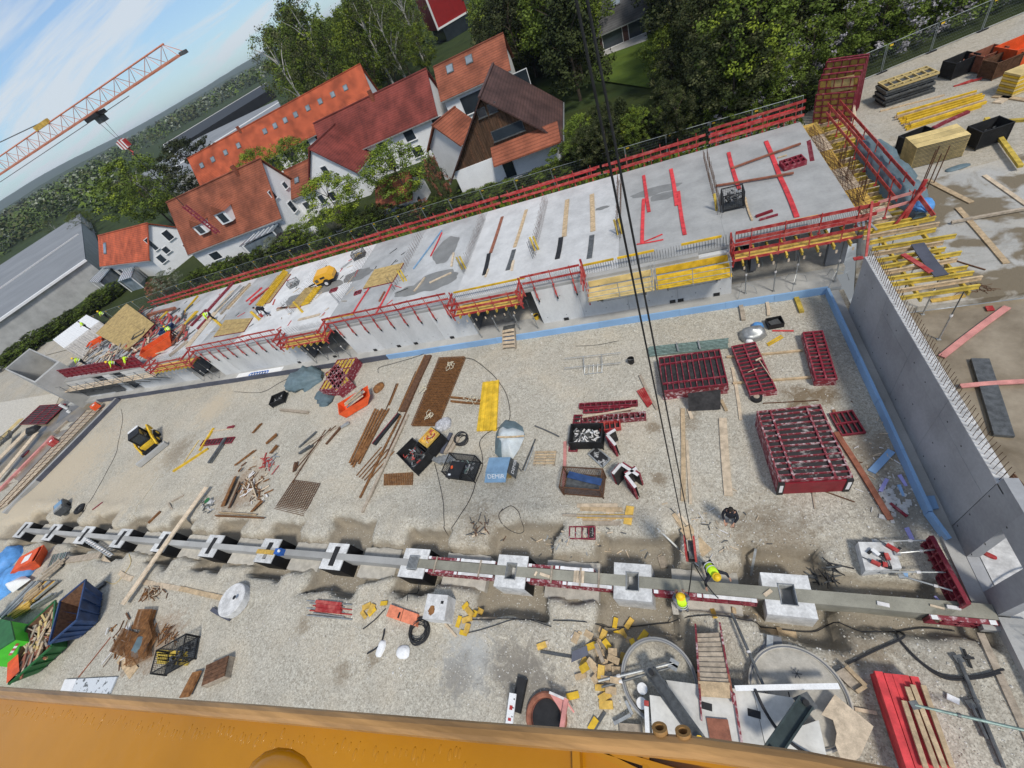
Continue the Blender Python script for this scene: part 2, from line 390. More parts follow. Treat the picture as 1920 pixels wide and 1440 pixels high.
# the strip behind the new building, the yard on the right and the land beyond
g=MB();g.quad((-125,20.6,-.02),(WX,20.6,-.02),(WX,37,-.02),(-125,37,-.02));g.quad((-125,35,.1),(10.5,35,.1),(10.5,39.2,.3),(-125,39.2,.3))
g.obj('backfill_strip','gravel_yard',kind='structure')
g=MB();g.quad((WX+.36,-12,-.01),(40,-12,-.01),(40,18.2,-.01),(WX+.36,18.2,-.01));g.obj('muddy_floor','wet_brown',kind='structure')
g=MB();g.quad((9.4,24,.28),(60,24,.28),(60,58,.33),(14,44.6,.33),(9.4,41,.33));g.obj('gravel_yard','gravel_yard',kind='structure')
def terr(x,y):
 # level near the site, a low rise with woods far off to the left and behind
 r=math.hypot(x,y)
 return 0.3+(0 if r<150 else min(1,(r-150)/500)*3.0)+(.6*nz2(x,y,.02) if r>110 else 0)
g=MB()
def ringgrid(xs,ys,hole):
 idx={}
 for j,y in enumerate(ys):
  for i,x in enumerate(xs):idx[i,j]=len(g.v);g.v.append((x,y,terr(x,y)))
 for j in range(len(ys)-1):
  for i in range(len(xs)-1):
   cx,cy=(xs[i]+xs[i+1])/2,(ys[j]+ys[j+1])/2
   if hole[0]<cx<hole[2] and hole[1]<cy<hole[3]:continue
   g.f.append((idx[i,j],idx[i+1,j],idx[i+1,j+1],idx[i,j+1]));g.m.append(0)
XS=[-6000,-3500,-2000,-1200,-800,-600,-450,-350,-280,-220,-180,-150,-125,-100,-80,-60,-40,-20,0,20,60,120,250,600,1500,4000]
YS=[-3000,-800,-200,-60,-12,10,25,39.2,50,65,80,95,110,130,160,200,260,350,450,600,900,1400,2200,3500,6000]
ringgrid(XS,YS,(-125,-12,60,39.2))
g.obj('meadow','far_land',kind='structure',smooth=True)
g=MB();g.quad((-125,39.2,.32),(30,39.2,.32),(30,62,.34),(-125,62,.34));g.obj('garden_ground','meadow',kind='structure')
# wooded hills on the horizon
for hi,(cx,cy,L,hh,az) in enumerate([(-2600,1300,2600,30,28),(-2250,2750,2300,34,52),(-4300,3600,5200,90,38)]):
 g=MB();nx,ny=60,10;ca,sa=cos(rad(az)),sin(rad(az))
 for j in range(ny+1):
  for i in range(nx+1):
   u=(i/nx-.5)*L;v=(j/ny-.5)*L*.35
   z=hh*(1-abs(2*j/ny-1) ** 2)*(1-abs(2*i/nx-1) ** 3)*(1+.35*nz2(u,v,5/L,hi))+(3*nz2(u,v,.02,hi) if 0<j<ny else -2)
   g.v.append((cx+u*ca-v*sa,cy+u*sa+v*ca,z))
 g.f=[(j*(nx+1)+i,j*(nx+1)+i+1,(j+1)*(nx+1)+i+1,(j+1)*(nx+1)+i) for j in range(ny) for i in range(nx)];g.m=[0]*len(g.f)
 g.obj('hill','far_land',kind='structure',smooth=True)
# loose stones on the gravel
me=MB()
OCT=((0,2,4),(2,1,4),(1,3,4),(3,0,4),(2,0,5),(1,2,5),(3,1,5),(0,3,5))
for i in range(26000):
 if i<20000:x=ru(-24,8);y=ru(-.5,20) if i % 3 else ru(0,9)
 else:x=ru(-60,-20);y=ru(0,20)
 s=ru(.012,.03)*(1.6 if R3.random()<.07 else 1);z=gh(x,y)+s*.3;a,b,c=s*ru(.7,1.4),s*ru(.7,1.4),s*ru(.5,.9);k=ru(-.6,.6)
 me.add([(x-a,y-a*k,z),(x+a,y+a*k,z),(x+b*k,y-b,z),(x-b*k,y+b,z),(x,y,z+c),(x,y,z-c)],OCT,R3.choice((0,0,1,2)))
M('stone_a',(.55,.52,.45),.9,.2,9);M('stone_b',(.40,.36,.29),.9,.3,9);M('stone_c',(.70,.68,.63),.9,.1,9)
me.obj('gravel',['stone_a','stone_b','stone_c'],label='loose pale stones strewn over the building site ground',cat='gravel',kind='stuff')
# ------------------------------------------------------------------ the new concrete building
bld=thing('concrete_building','long unfinished concrete building with a bare flat slab on top and blank walls below','building',(-30,28,0))
XL=-66.0
MB().prism([(XL-9,20.55),(8.4,20.55),(8.4,22.2),(XL-9,22.2)],-.3,.30).obj('foundation','concrete',bld)
MB().prism([(XL-9,22.2),(9.0,22.2),(9.0,34.2),(XL-9,34.2)],-.3,.22).obj('floor','sand_concrete',bld)
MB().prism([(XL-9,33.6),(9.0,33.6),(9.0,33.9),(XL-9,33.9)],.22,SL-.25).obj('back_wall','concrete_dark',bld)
OPEN=[(-13.95,-8.72),(-31.2,-25.9),(-47.6,-43.6),(-60.5,-58.2),(-64.4,-62.0)]
segs=[];x=3.2
for a,b in OPEN:segs.append((b,x));x=a
segs.append((XL-5,x))
for a,b in segs:
 nn=max(1,round((b-a)/2.72));w=(b-a)/nn
 for i in range(nn):
  MB().box((a+w*(i+.5),WY+.15+ru(0,.004),(SL-.2+.3)/2),(w-.014,.3,SL-.5)).obj('wall_panel','concrete_wall',bld)
  for dz in (.8,2.4):
   for dx in (-.8,.8):pass
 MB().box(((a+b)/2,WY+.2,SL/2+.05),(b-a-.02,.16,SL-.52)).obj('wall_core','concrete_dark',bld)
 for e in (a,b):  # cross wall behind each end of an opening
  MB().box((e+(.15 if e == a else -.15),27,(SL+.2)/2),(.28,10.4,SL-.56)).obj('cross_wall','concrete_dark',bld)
M('slab_light',(.57,.57,.56),.8,.12,.7,.002,fine=.05,fscale=7);M('slab_grey',(.35,.35,.338),.75,.14,.6,.002,fine=.06,fscale=6);M('slab_mid',(.40,.405,.40),.8,.18,.5,.002,fine=.06,fscale=6)
BX=[9.0,3.0,-2.95,-8.9,-14.6,-21.2,-27.2,-33,-39,-45,-52,-59,XL-6]
BM=['slab_grey','slab_grey','slab_light','slab_light','slab_mid','slab_mid','slab_light','slab_light','slab_mid','slab_light','slab_mid','slab_mid']
for i in range(12):
 w=BX[i]-BX[i+1]
 MB().box(((BX[i]+BX[i+1])/2,(21.75+33.9)/2,SL-.11),(w-.006,33.9-21.75,.22+.002*(i % 2))).obj('slab_bay',BM[i],bld)
MB().box((XL/2-3,WY+.17,SL-.16),(abs(XL)-6+12+3,.34,.2)).obj('slab_edge','concrete',bld)
# damp patches left where the slab was hosed
def blob(name,cx,cy,z,rx,ry,mat,seed,parent):
 p=[(cx+rx*(1+.28*nz2(cos(t)*2,sin(t)*2,1,seed))*cos(t),cy+ry*(1+.28*nz2(cos(t)*2,sin(t)*2,1,seed))*sin(t),z) for t in [2*pi*k/40 for k in range(40)]]
 return MB().quad(*p).obj(name,mat,parent)
M('damp',(.20,.20,.19),.5,.12,1.2,spec=.4)
for i,(px,py,rx,ry) in enumerate([(1230,357,1.7,.55),(1243,368,.8,.5),(836,468,1.1,1.9),(815,527,2.0,1.2),(770,545,1.5,.7),(1130,390,.5,.2)]):
 q=at(px,py,SL);blob('damp_patch',q.x,q.y,SL+.005+.002*i,rx,ry,'damp',i,bld)
# starter bars of the next storey: rows across the slab and along the front edge
def rebar_row(pts,hh,r=.011,jit=.03):
 g=MB()
 for (x,y,z) in pts:
  jx,jy=ru(-jit,jit),ru(-jit,jit);h=hh*ru(.9,1.08)
  g.tube([(x,y,z),(x+jx,y+jy,z+h)],r,4,0,False)
 return g
for X in BX[1:8]:
 pts=[]
 y=25.2
 while y<32.6:
  pts += [(X-.11,y,SL),(X+.11,y,SL)];y += .26 if X>-20 else .4
 o=rebar_row(pts,.75).obj('rebar_row','rust_dark',bld);o['kind']='stuff'
 o=rebar_row([(X+ru(-.12,.12),ru(24.6,25.4),SL) for _ in range(7)],1.3).obj('rebar_cluster','steel_dark',bld)
g=[]
x=8.8
while x>-58:
 g.append((x,21.95,SL));g.append((x,21.75,SL));x -= .15 if x>-30 else .3
o=rebar_row(g,.55,.009,.015).obj('rebar_row','steel_dark',bld);o['kind']='stuff'
# the small square wall recesses and the ledge joints
for px,py in [(1262,572),(1345,561),(1277,569),(1062,607),(1275,574)][:4]:
 q=at(px,py,.31);MB().box((q.x,WY-.01,.42),(.34,.06,.22)).obj('recess','black',bld)
for px,py in [(847,640),(778,653),(745,660),(700,668),(620,686),(555,693)]:
 q=at(px,py,.31);MB().box((q.x,WY-.01,.42),(.34,.06,.22)).obj('recess','black',bld)
# the room under the right end of the slab
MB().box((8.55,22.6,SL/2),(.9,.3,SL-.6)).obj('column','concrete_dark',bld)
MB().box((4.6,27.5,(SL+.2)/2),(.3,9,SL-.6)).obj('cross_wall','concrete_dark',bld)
# insulation boards against the foundation, board by board
ins=thing('insulation_upstand','low upstand of blue and grey foam boards along the foot of the long wall','insulation',(-30,20.4,0))
x=7.75;i=0
while x>XL+1:
 xa=x-2.5;mt='blue_foam' if x>-21.5 else 'grey_board'
 MB().box(((x+xa)/2,20.46+ru(-.012,.012),.235),(2.49,.10,.50+ru(0,.03))).obj('insulation_board',mt,ins);x=xa
 i += 1
ins2=thing('insulation_upstand','low upstand of blue foam boards along the foot of the grey wall on the right','insulation',(7.8,14,0))
y=20.35
while y>9.0:
 MB().box((7.72+ru(-.015,.015),y-1.25,.24),(.12,2.49,.52)).obj('insulation_board','blue_foam',ins2);y -= 2.5
MB().bar((7.72,y,.25),(7.95,y-.9,.16),.12,.4).obj('insulation_board','blue_foam',ins2)
MB().prism([(7.85,4.2),(WX+.02,4.2),(WX+.02,20.5),(7.85,20.5)],-.2,.12).obj('wall_footing','concrete',kind='structure')
# left edge of the pit: upstand with grey boards, from the corner down to the bottom left
ins3=thing('insulation_upstand','grey board upstand closing the gravel area beside the rebar mat','insulation',(-66,14,0))
A,B=at(219,746,.45),at(6,962,.45)
for k in range(8):
 p,q=A.lerp(B,k/8),A.lerp(B,(k+.992)/8);p.z=q.z=.2
 MB().bar(p,q,.12,.5).obj('insulation_board','concrete' if k>5 else 'grey_board',ins3)
d=(B-A).normalized();nrm=V_((d.y,-d.x,0));nrm=nrm if nrm.x<0 else -nrm
p,q=A+nrm*.3,B+nrm*.3;p.z=q.z=.2
MB().bar(p,q,.5,.45).obj('edge_beam','concrete',kind='structure')
# ------------------------------------------------------------------ the grey wall on the right
rw=thing('concrete_wall','tall smooth grey concrete wall with starter bars along its top','wall',(WX+.16,12,0))
ys=[18.75,15.9,13.2,10.5,7.45]
for i in range(4):
 MB().box((WX+.16,(ys[i]+ys[i+1])/2,1.38),(.32+.004*(i % 2),ys[i]-ys[i+1]-.012,2.5)).obj('wall_panel','wall_grey',rw)
 MB().box((WX+.16,(ys[i]+ys[i+1])/2,3.07),(.32+.004*((i+1) % 2),ys[i]-ys[i+1]-.012,.86)).obj('wall_panel','wall_grey',rw)
MB().box((WX+.17,13,1.8),(.24,11.2,3.36)).obj('wall_core','wall_grey',rw)
MB().box((WX+.17,12.9,SL+.03),(.34,11.6,.05)).obj('wall_top','concrete_white',rw)
for (ya,yb,za,zb) in [(7.43,6.4,0,SL+.4),(5.3,4.6,0,SL+.4),(6.4,5.3,2.62,SL+.4),(6.4,5.3,-.1,.14)]:
 MB().box((WX+.16,(ya+yb)/2,(za+zb)/2),(.32,ya-yb,zb-za)).obj('wall_panel','wall_grey',rw)
MB().prism([(WX+.36,2),(12,2),(12,8.2),(WX+.36,8.2)],-.2,.12).obj('concrete_floor','concrete_white',kind='structure')
g=[]
y=18.6
while y>7.5:g += [(WX+.08,y,SL+.05),(WX+.26,y,SL+.05)];y -= .17
o=rebar_row(g,.5,.011,.02).obj('rebar_row','rust_dark',rw);o['kind']='stuff'
g=MB()
for k in range(10):
 for z in (.5,1.5,2.9):g.disc((WX-.004,18.2-k*1.36+(.4 if k % 2 else 0),z),.035,8,0,(-1,0,0))
o=g.obj('tie_holes','black',rw);o['kind']='stuff'
g=MB();x=2.6
while x>-58:
 if not any(a-.1<x<b+.1 for a,b in OPEN):
  for z in (.8,2.5):g.disc((x,WY-.004,z),.03,8,0,(0,-1,0))
 x -= 1.36
o=g.obj('tie_holes','black',bld);o['kind']='stuff'
lw=thing('low_concrete_wall','low pale concrete wall with rebar hooks at the end of the grey wall','wall',(WX+.2,0,0))
MB().prism([(WX-.02,4.55),(WX+.7,4.55),(WX+.7,-6),(WX-.02,-6)],-.5,.32).obj('wall_body','concrete',lw)
g=MB()
for k in range(9):
 y=4.1-k*.3;g.tube([(WX+.35,y,.3),(WX+.35,y,.75),(WX+1.0,y-.05,.78)],.012,4)
g.obj('rebar_hook','steel_dark',lw)
MB().bar((7.75,4.1,.02),(7.75,-5,.02),.18,.1).obj('timber_edging','wood_grey',label='grey timber edging lying along the foot of the low wall',cat='timber')
# ------------------------------------------------------------------ footings and ground beams
M('footing',(.60,.60,.585),.85,.18,2.5,.003,fine=.1,fscale=10)
tp=.3
for k,X in enumerate(PX[:12]):
 black=k >= 2;cl='%s footing with %s, %s in the row from the grey wall' % ('black-sided' if k>2 else 'plain grey','open steel pocket' if k<4 else 'covered slot',['first','second','third','fourth','fifth','sixth','seventh','eighth','ninth','tenth','eleventh','twelfth'][k])
 f=thing('sleeve_footing',cl,'footing',(X,ROW,-.9),0,'sleeve footings in a row')
 yo=.0 if k else -.02
 hx,hy=(.33,.36) if k<4 else (.2,.5)
 W2,D2=.76,.71
 zb=-1.05
 b=MB()
 for (xa,xb,ya,yb) in [(-W2,-hx*.8,-D2,D2),(hx*.8,W2,-D2,D2),(-hx*.8,hx*.8,hy,D2),(-hx*.8,hx*.8,-D2,-hy)]:
  b.prism([(X+xa,ROW+ya),(X+xb,ROW+ya),(X+xb,ROW+yb),(X+xa,ROW+yb)],zb,tp)
 b.prism([(X-W2+.02,ROW-D2+.02),(X+W2-.02,ROW-D2+.02),(X+W2-.02,ROW+D2-.02),(X-W2+.02,ROW+D2-.02)],zb,-.45)
 b.obj('block','footing',f)
 if k>2 or k == 2:
  c=MB()
  sides=[(1,0),(0,-1),(-1,0),(0,1)] if k>2 else [(1,0)]
  for sx,sy in sides:
   if sx:c.box((X+sx*(W2+.004),ROW,(zb+tp)/2-.03),(.008,2*D2,tp-zb-.06))
   else:c.box((X,ROW+sy*(D2+.004),(zb+tp)/2-.03),(2*W2+.016,.008,tp-zb-.06))
  c.obj('bitumen_coat','black_paint',f)
 if k<4:
  c=MB()
  for s in (-1,1):
   c.box((X+s*(hx*.8-.012),ROW,-.02),(.02,2*hy,.72));c.box((X,ROW+s*(hy-.012),-.02),(2*hx*.8,.02,.72))
  for j in range(7):
   z=-.3+j*.09
   for s in (-1,1):c.box((X+s*(hx*.8-.03),ROW,z),(.02,2*hy-.06,.03));c.box((X,ROW+s*(hy-.03),z),(2*hx*.8-.06,.02,.03))
  c.obj('steel_liner','steel',f)
 else:
  MB().box((X+.02,ROW+(.25 if k == 5 else 0),tp+.012),(.36,(.45 if k == 5 else 1.05),.024)).obj('slot_cover','rubber',f)
M('beam_green',(.27,.26,.21),.8,.15,1.5,.002)
for k in range(-1,11):
 hw=.27 if k<4 else .2
 xa=PX[k]-hw if k >= 0 else WX-.05;xb=PX[k+1]+(.27 if k<3 else .2)
 if k<0:xa=WX-.02
 mt='beam_green' if k<3 else 'concrete'
 t=.312 if k<3 else .318
 nm={-1:'wide grey-green ground beam between the last footing and the grey wall',0:'grey-green ground beam where the two workers stand',1:'grey-green ground beam between red formwork with loose spacers on it',2:'grey-green ground beam with pale spacer bars between red formwork',3:'pale ground beam meeting the footing with the steel grid'}.get(k,'pale ground beam between black-sided footings %d and %d from the wall' % (k+1,k+2))
 MB().box(((xa+xb)/2,ROW+.0,t/2-.3+.0),(xa-xb,.34 if k >= 3 else .44,t+.6)).obj('ground_beam',mt,label=nm,cat='ground beam',group='ground beams between the footings')
for k in range(11):
 xa,xb=PX[k]-1.5,PX[k+1]+1.5 if k<11 else PX[k]-3
 for sy in (-1,1):
  p=[(xa+(xb-xa)*i/8,ROW+sy*(.8+.1*nz2(i,k,.9,sy+3))) for i in range(9)]+[(xb,ROW),(xa,ROW)]
  MB().prism(p,-.7,-.36+.012*sy+.004*k).obj('blinding_strip','sand_concrete',kind='structure')

# ------------------------------------------------------------------ builders for site things
def bars(rows,group=None):
 """loose boards and beams: (name, category, label, material, x1, y1, x2, y2, width, height[, base z])"""
 for r in rows:
  nm,ct,lb,mt,x1,y1,x2,y2,w,h=r[:10];z=r[10] if len(r)>10 else None
  p,q=at(x1,y1,z or 0),at(x2,y2,z or 0)
  for v in (p,q):v.z=(gh(v.x,v.y) if z is None else v.z)+h/2+.012
  k=1 if (p-q).length<1.2 else 3
  g=MB();d=(q-p).normalized();sd_=V_((-d.y,d.x,0));b0=ru(-.015,.015);pts=[p.lerp(q,i/k)+sd_*b0*sin(pi*i/k)*k for i in range(k+1)]
  for a,b in zip(pts,pts[1:]):g.bar(a,b,w,h)
  g.obj(nm,mt,label=lb,cat=ct,group=group)
def rails(A,B,lb,n=6,hs=(.5,1.0),mat='red_bright',group='red guard rails',drop=0.0,bw=.15,posts='red_bright',top=1.15,gap=0.0,cat='guard rail',side=None):
 A,B=V_(A),V_(B);t=thing('guard_rail',lb,cat,(A+B)/2,0,group);d=(B-A).normalized();s=V_((-d.y,d.x,0))
 if side is not None and s.y*side<0:s=-s
 for i in range(n):
  p=A.lerp(B,(i+.5)/n)
  g=MB();g.bar(p+V_((0,0,-.05)),p+V_((0,0,top)),.045,.045);g.box(p+V_((0,0,.02)),(.14,.14,.03))
  if drop:
   o=s*.07;g.bar(p+o+V_((0,0,.1)),p+o-V_((0,0,drop)),.06,.06);g.bar(p+o-V_((0,0,drop*.45)),p+o*1.8-V_((0,0,drop*.75)),.11,.09);g.bar(p+V_((0,0,.1)),p+o+V_((0,0,.1)),.05,.05)
  g.obj('post',posts,t)
  if drop:MB().box(p+s*.07-V_((0,0,drop+.08)),(.08,.08,.2)).obj('post_tip','black',t)
 m=max(1,round((B-A).length/4.2));
 for h in hs:
  for i in range(m):
   a,b=A.lerp(B,max(0,i/m-.01)),A.lerp(B,min(1,(i+1)/m+.01));zo=V_((0,0,h+ru(-.03,.03)))+s*(.035+.026*(i % 2))
   MB().bar(a+zo,b+zo+V_((0,0,ru(-.03,.03))),.026,bw).obj('rail_board',mat,t)
 return t
def form_panel(L,Wd,lb,loc,rz=0.0,t=.12,nx=8,long_ribs=(.25,.75),rim='red_frame',sheet='dark_sheet',group=None,nm='formwork',cross=True,parent=None,cat='formwork panel',tilt=None,skip=0.0):
 """steel frame panel lying face down: rim, stiffeners, cross ribs and the dark facing below"""
 r=thing(nm,lb,cat,loc,rz,group)
 g=MB();k=.06
 g.box((L/2,k/2,t/2),(L,k,t));g.box((L/2,Wd-k/2,t/2),(L,k,t));g.box((k/2,Wd/2,t/2),(k,Wd-2*k,t));g.box((L-k/2,Wd/2,t/2),(k,Wd-2*k,t))
 for s in long_ribs:g.box((L/2,Wd*s,t/2+.004),(L-2*k,.075,t+.006))
 for i in range(1,nx):
  x=L*i/nx;w=.05;cuts=[0]+sorted(long_ribs)+[1]
  for a,b in zip(cuts,cuts[1:]):
   if R3.random()<skip:continue
   g.box((x,Wd*(a+b)/2,t/2-.002),(w,Wd*(b-a)-(.1 if True else 0),t-.006))
 g.obj('frame',rim,r,**LW)
 MB().box((L/2,Wd/2,.012),(L-.05,Wd-.05,.018)).obj('facing',sheet,r,**LW)
 if tilt:r.rotation_euler=(tilt[0],tilt[1],rz)
 return r
def wire_box(lb,loc,rz,L=1.2,Wd=.8,h=.8,mat='black',fill=None,group='mesh crates',nm='mesh_crate',cat='crate',solid=False,fillz=.6,feet=True,seed=0):
 """steel stacking crate: posts, rims, mesh sides, floor and whatever lies in it"""
 r=thing(nm,lb,cat,loc,rz,group);hl,hw=L/2,Wd/2
 g=MB()
 for sx in (-1,1):
  for sy in (-1,1):g.box((sx*hl,sy*hw,h/2),(.055,.055,h))
 for z in (.14,h-.03):
  for s in (-1,1):g.box((0,s*hw,z),(L,.045,.05));g.box((s*hl,0,z),(.045,Wd,.05))
 g.obj('frame',mat,r,**LW)
 g=MB();s=.1
 for sy in (-1,1):
  x=-hl+s
  while x<hl:g.box((x,sy*hw,h/2+.05),(.012,.012,h-.2));x += s
  z=.24
  while z<h:g.box((0,sy*(hw+.007),z),(L,.01,.012));z += s
 for sx in (-1,1):
  y=-hw+s
  while y<hw:g.box((sx*hl,y,h/2+.05),(.012,.012,h-.2));y += s
  z=.24
  while z<h:g.box((sx*(hl+.007),0,z),(.01,Wd,.012));z += s
 g.obj('mesh_side',mat,r,**LW)
 MB().box((0,0,.13),(L-.02,Wd-.02,.03)).obj('floor','steel_dark',r,**LW)
 if solid:
  g=MB()
  for s_ in (-1,1):g.box((0,s_*(hw-.02),h/2+.05),(L-.06,.01,h-.2));g.box((s_*(hl-.02),0,h/2+.05),(.01,Wd-.06,h-.2))
  g.obj('side_sheet',mat,r,**LW)
 if fill:
  rr=random.Random(seed+5);wm=Matrix.Translation(V_(loc)) @ Matrix.Rotation(rz,4,'Z')
  g=MB()
  for i in range(46):
   a=rr.uniform(0,6.28);c=V_((rr.uniform(-hl+.17,hl-.17),rr.uniform(-hw+.17,hw-.17),.2+(h*fillz-.2)*rr.uniform(.3,1)));v=V_((cos(a),sin(a),rr.uniform(-.5,.5)))*rr.uniform(.07,.14)
   g.bar(wm @ (c-v),wm @ (c+v),rr.uniform(.04,.08),rr.uniform(.04,.08),rr.randrange(len(fill)))
  g.obj('fittings',list(fill),label='fittings heaped in the '+' '.join(lb.split()[:9]),cat='fittings',kind='stuff')
 return r
def prop(p,z1,lb,mat='steel',tri=True,group='steel props',z0=None):
 p=V_(p);t=thing('steel_prop',lb,'prop',p,0,group);H=z1-p.z
 MB().box(p+V_((0,0,.01)),(.14,.14,.02)).obj('foot_plate',mat,t)
 MB().tube([p+V_((0,0,.02)),p+V_((0,0,H*.55))],.034,8).obj('outer_tube',mat,t)
 MB().tube([p+V_((0,0,H*.55)),p+V_((0,0,H))],.024,8).obj('inner_tube','steel_dark',t)
 MB().cyl(p+V_((0,0,H*.5)),.055,.1,8).obj('collar','white_worn',t)
 if tri:
  for k in range(3):
   a=k*2.1+p.x;v=V_((cos(a),sin(a),0))
   MB().tube([p+V_((0,0,.75))+v*.05,p+v*.45+V_((0,0,.5)),p+v*.62+V_((0,0,.02))],.016,5).obj('leg',mat,t)
 return t
def deck_platform(Xa,Xb,lb,z=SL-.32,ya=20.45,yb=21.36,endl=True,endr=True):
 """slab edge platform over an opening: yellow boards on yellow beams, red rails and red end frames"""
 t=thing('edge_platform',lb,'platform',((Xa+Xb)/2,20.9,z),0,'slab edge platforms over the openings')
 n=4;L=Xb-Xa
 for i in range(n):
  for j in range(2):MB().box((Xa+L*(j+.5)/2,ya+(yb-ya)*(i+.5)/n,z+.02+ru(0,.012)),(L/2-.01,(yb-ya)/n-.012,.035)).obj('deck_board','yellow_ply',t)
 k=max(4,int(L/.62))
 for i in range(k):
  x=Xa+L*(i+.5)/k;g=MB();g.box((x,(ya+yb)/2+.3,z-.10),(.04,2.0,.16));g.box((x,(ya+yb)/2+.3,z-.175),(.08,2.0,.035));g.box((x,(ya+yb)/2+.3,z-.022),(.08,2.0,.035));g.obj('timber_beam','yellow_beam',t)
  MB().box((x,ya-.705,z-.1),(.084,.012,.19)).obj('beam_end','wood_pale',t)
 for h in (.5,.98):MB().bar((Xa-.25,ya-.04,z+h),(Xb+.25,ya-.04,z+h),.03,.16).obj('rail_board','red_bright',t)
 MB().bar((Xa-.2,ya-.02,z-.02),(Xb+.2,ya-.02,z+.0),.04,.14).obj('toe_board','red_bright',t)
 for i in range(4):
  x=Xa+L*(i+.5)/4;MB().bar((x,ya,z-.15),(x,ya,z+1.1),.05,.05).obj('post','red_bright',t)
 for e,s in ((Xa,-1),(Xb,1)):
  if (s<0 and not endl) or (s>0 and not endr):continue
  g=MB()
  for h in (.1,.55,1.0):g.bar((e+s*.1,ya-.35,z+h),(e+s*.1,yb+.25,z+h+.04),.035,.16)
  g.bar((e+s*.14,ya-.2,z-.3),(e+s*.14,ya-.2,z+1.25),.05,.09);g.bar((e+s*.14,yb,z-.2),(e+s*.14,yb,z+1.35),.05,.09);g.bar((e+s*.15,ya-.2,z+.1),(e+s*.15,yb,z+1.1),.05,.08)
  g.obj('end_frame','red_bright',t)
 return t
# ------------------------------------------------------------------ people
def skin_obj(name,chains,mat,parent,sub=1,root=0):
 """grow one continuous surface over connected joints: chains of (x, y, z, radius) sharing joints by position"""
 me=bpy.data.meshes.new(name);vs=[];es=[];rs=[];key={}
 def vid(j):
  k=(round(j[0],3),round(j[1],3),round(j[2],3))
  if k not in key:key[k]=len(vs);vs.append(j[:3]);rs.append(j[3])
  return key[k]
 for c in chains:
  for a,b in zip(c,c[1:]):es.append((vid(a),vid(b)))
 me.from_pydata(vs,es,[]);me.materials.append(MT[mat])
 o=bpy.data.objects.new(name,me);COL.objects.link(o);o.parent=parent;WM[o.name]=Matrix.Identity(4)
 sm=o.modifiers.new('skin','SKIN');sm.use_smooth_shade=True
 sv=me.skin_vertices[0].data
 for i,r in enumerate(rs):sv[i].radius=(r,r) if not isinstance(r,tuple) else r
 sv[root].use_root=True
 s=o.modifiers.new('sub','SUBSURF');s.levels=s.render_levels=sub
 return o
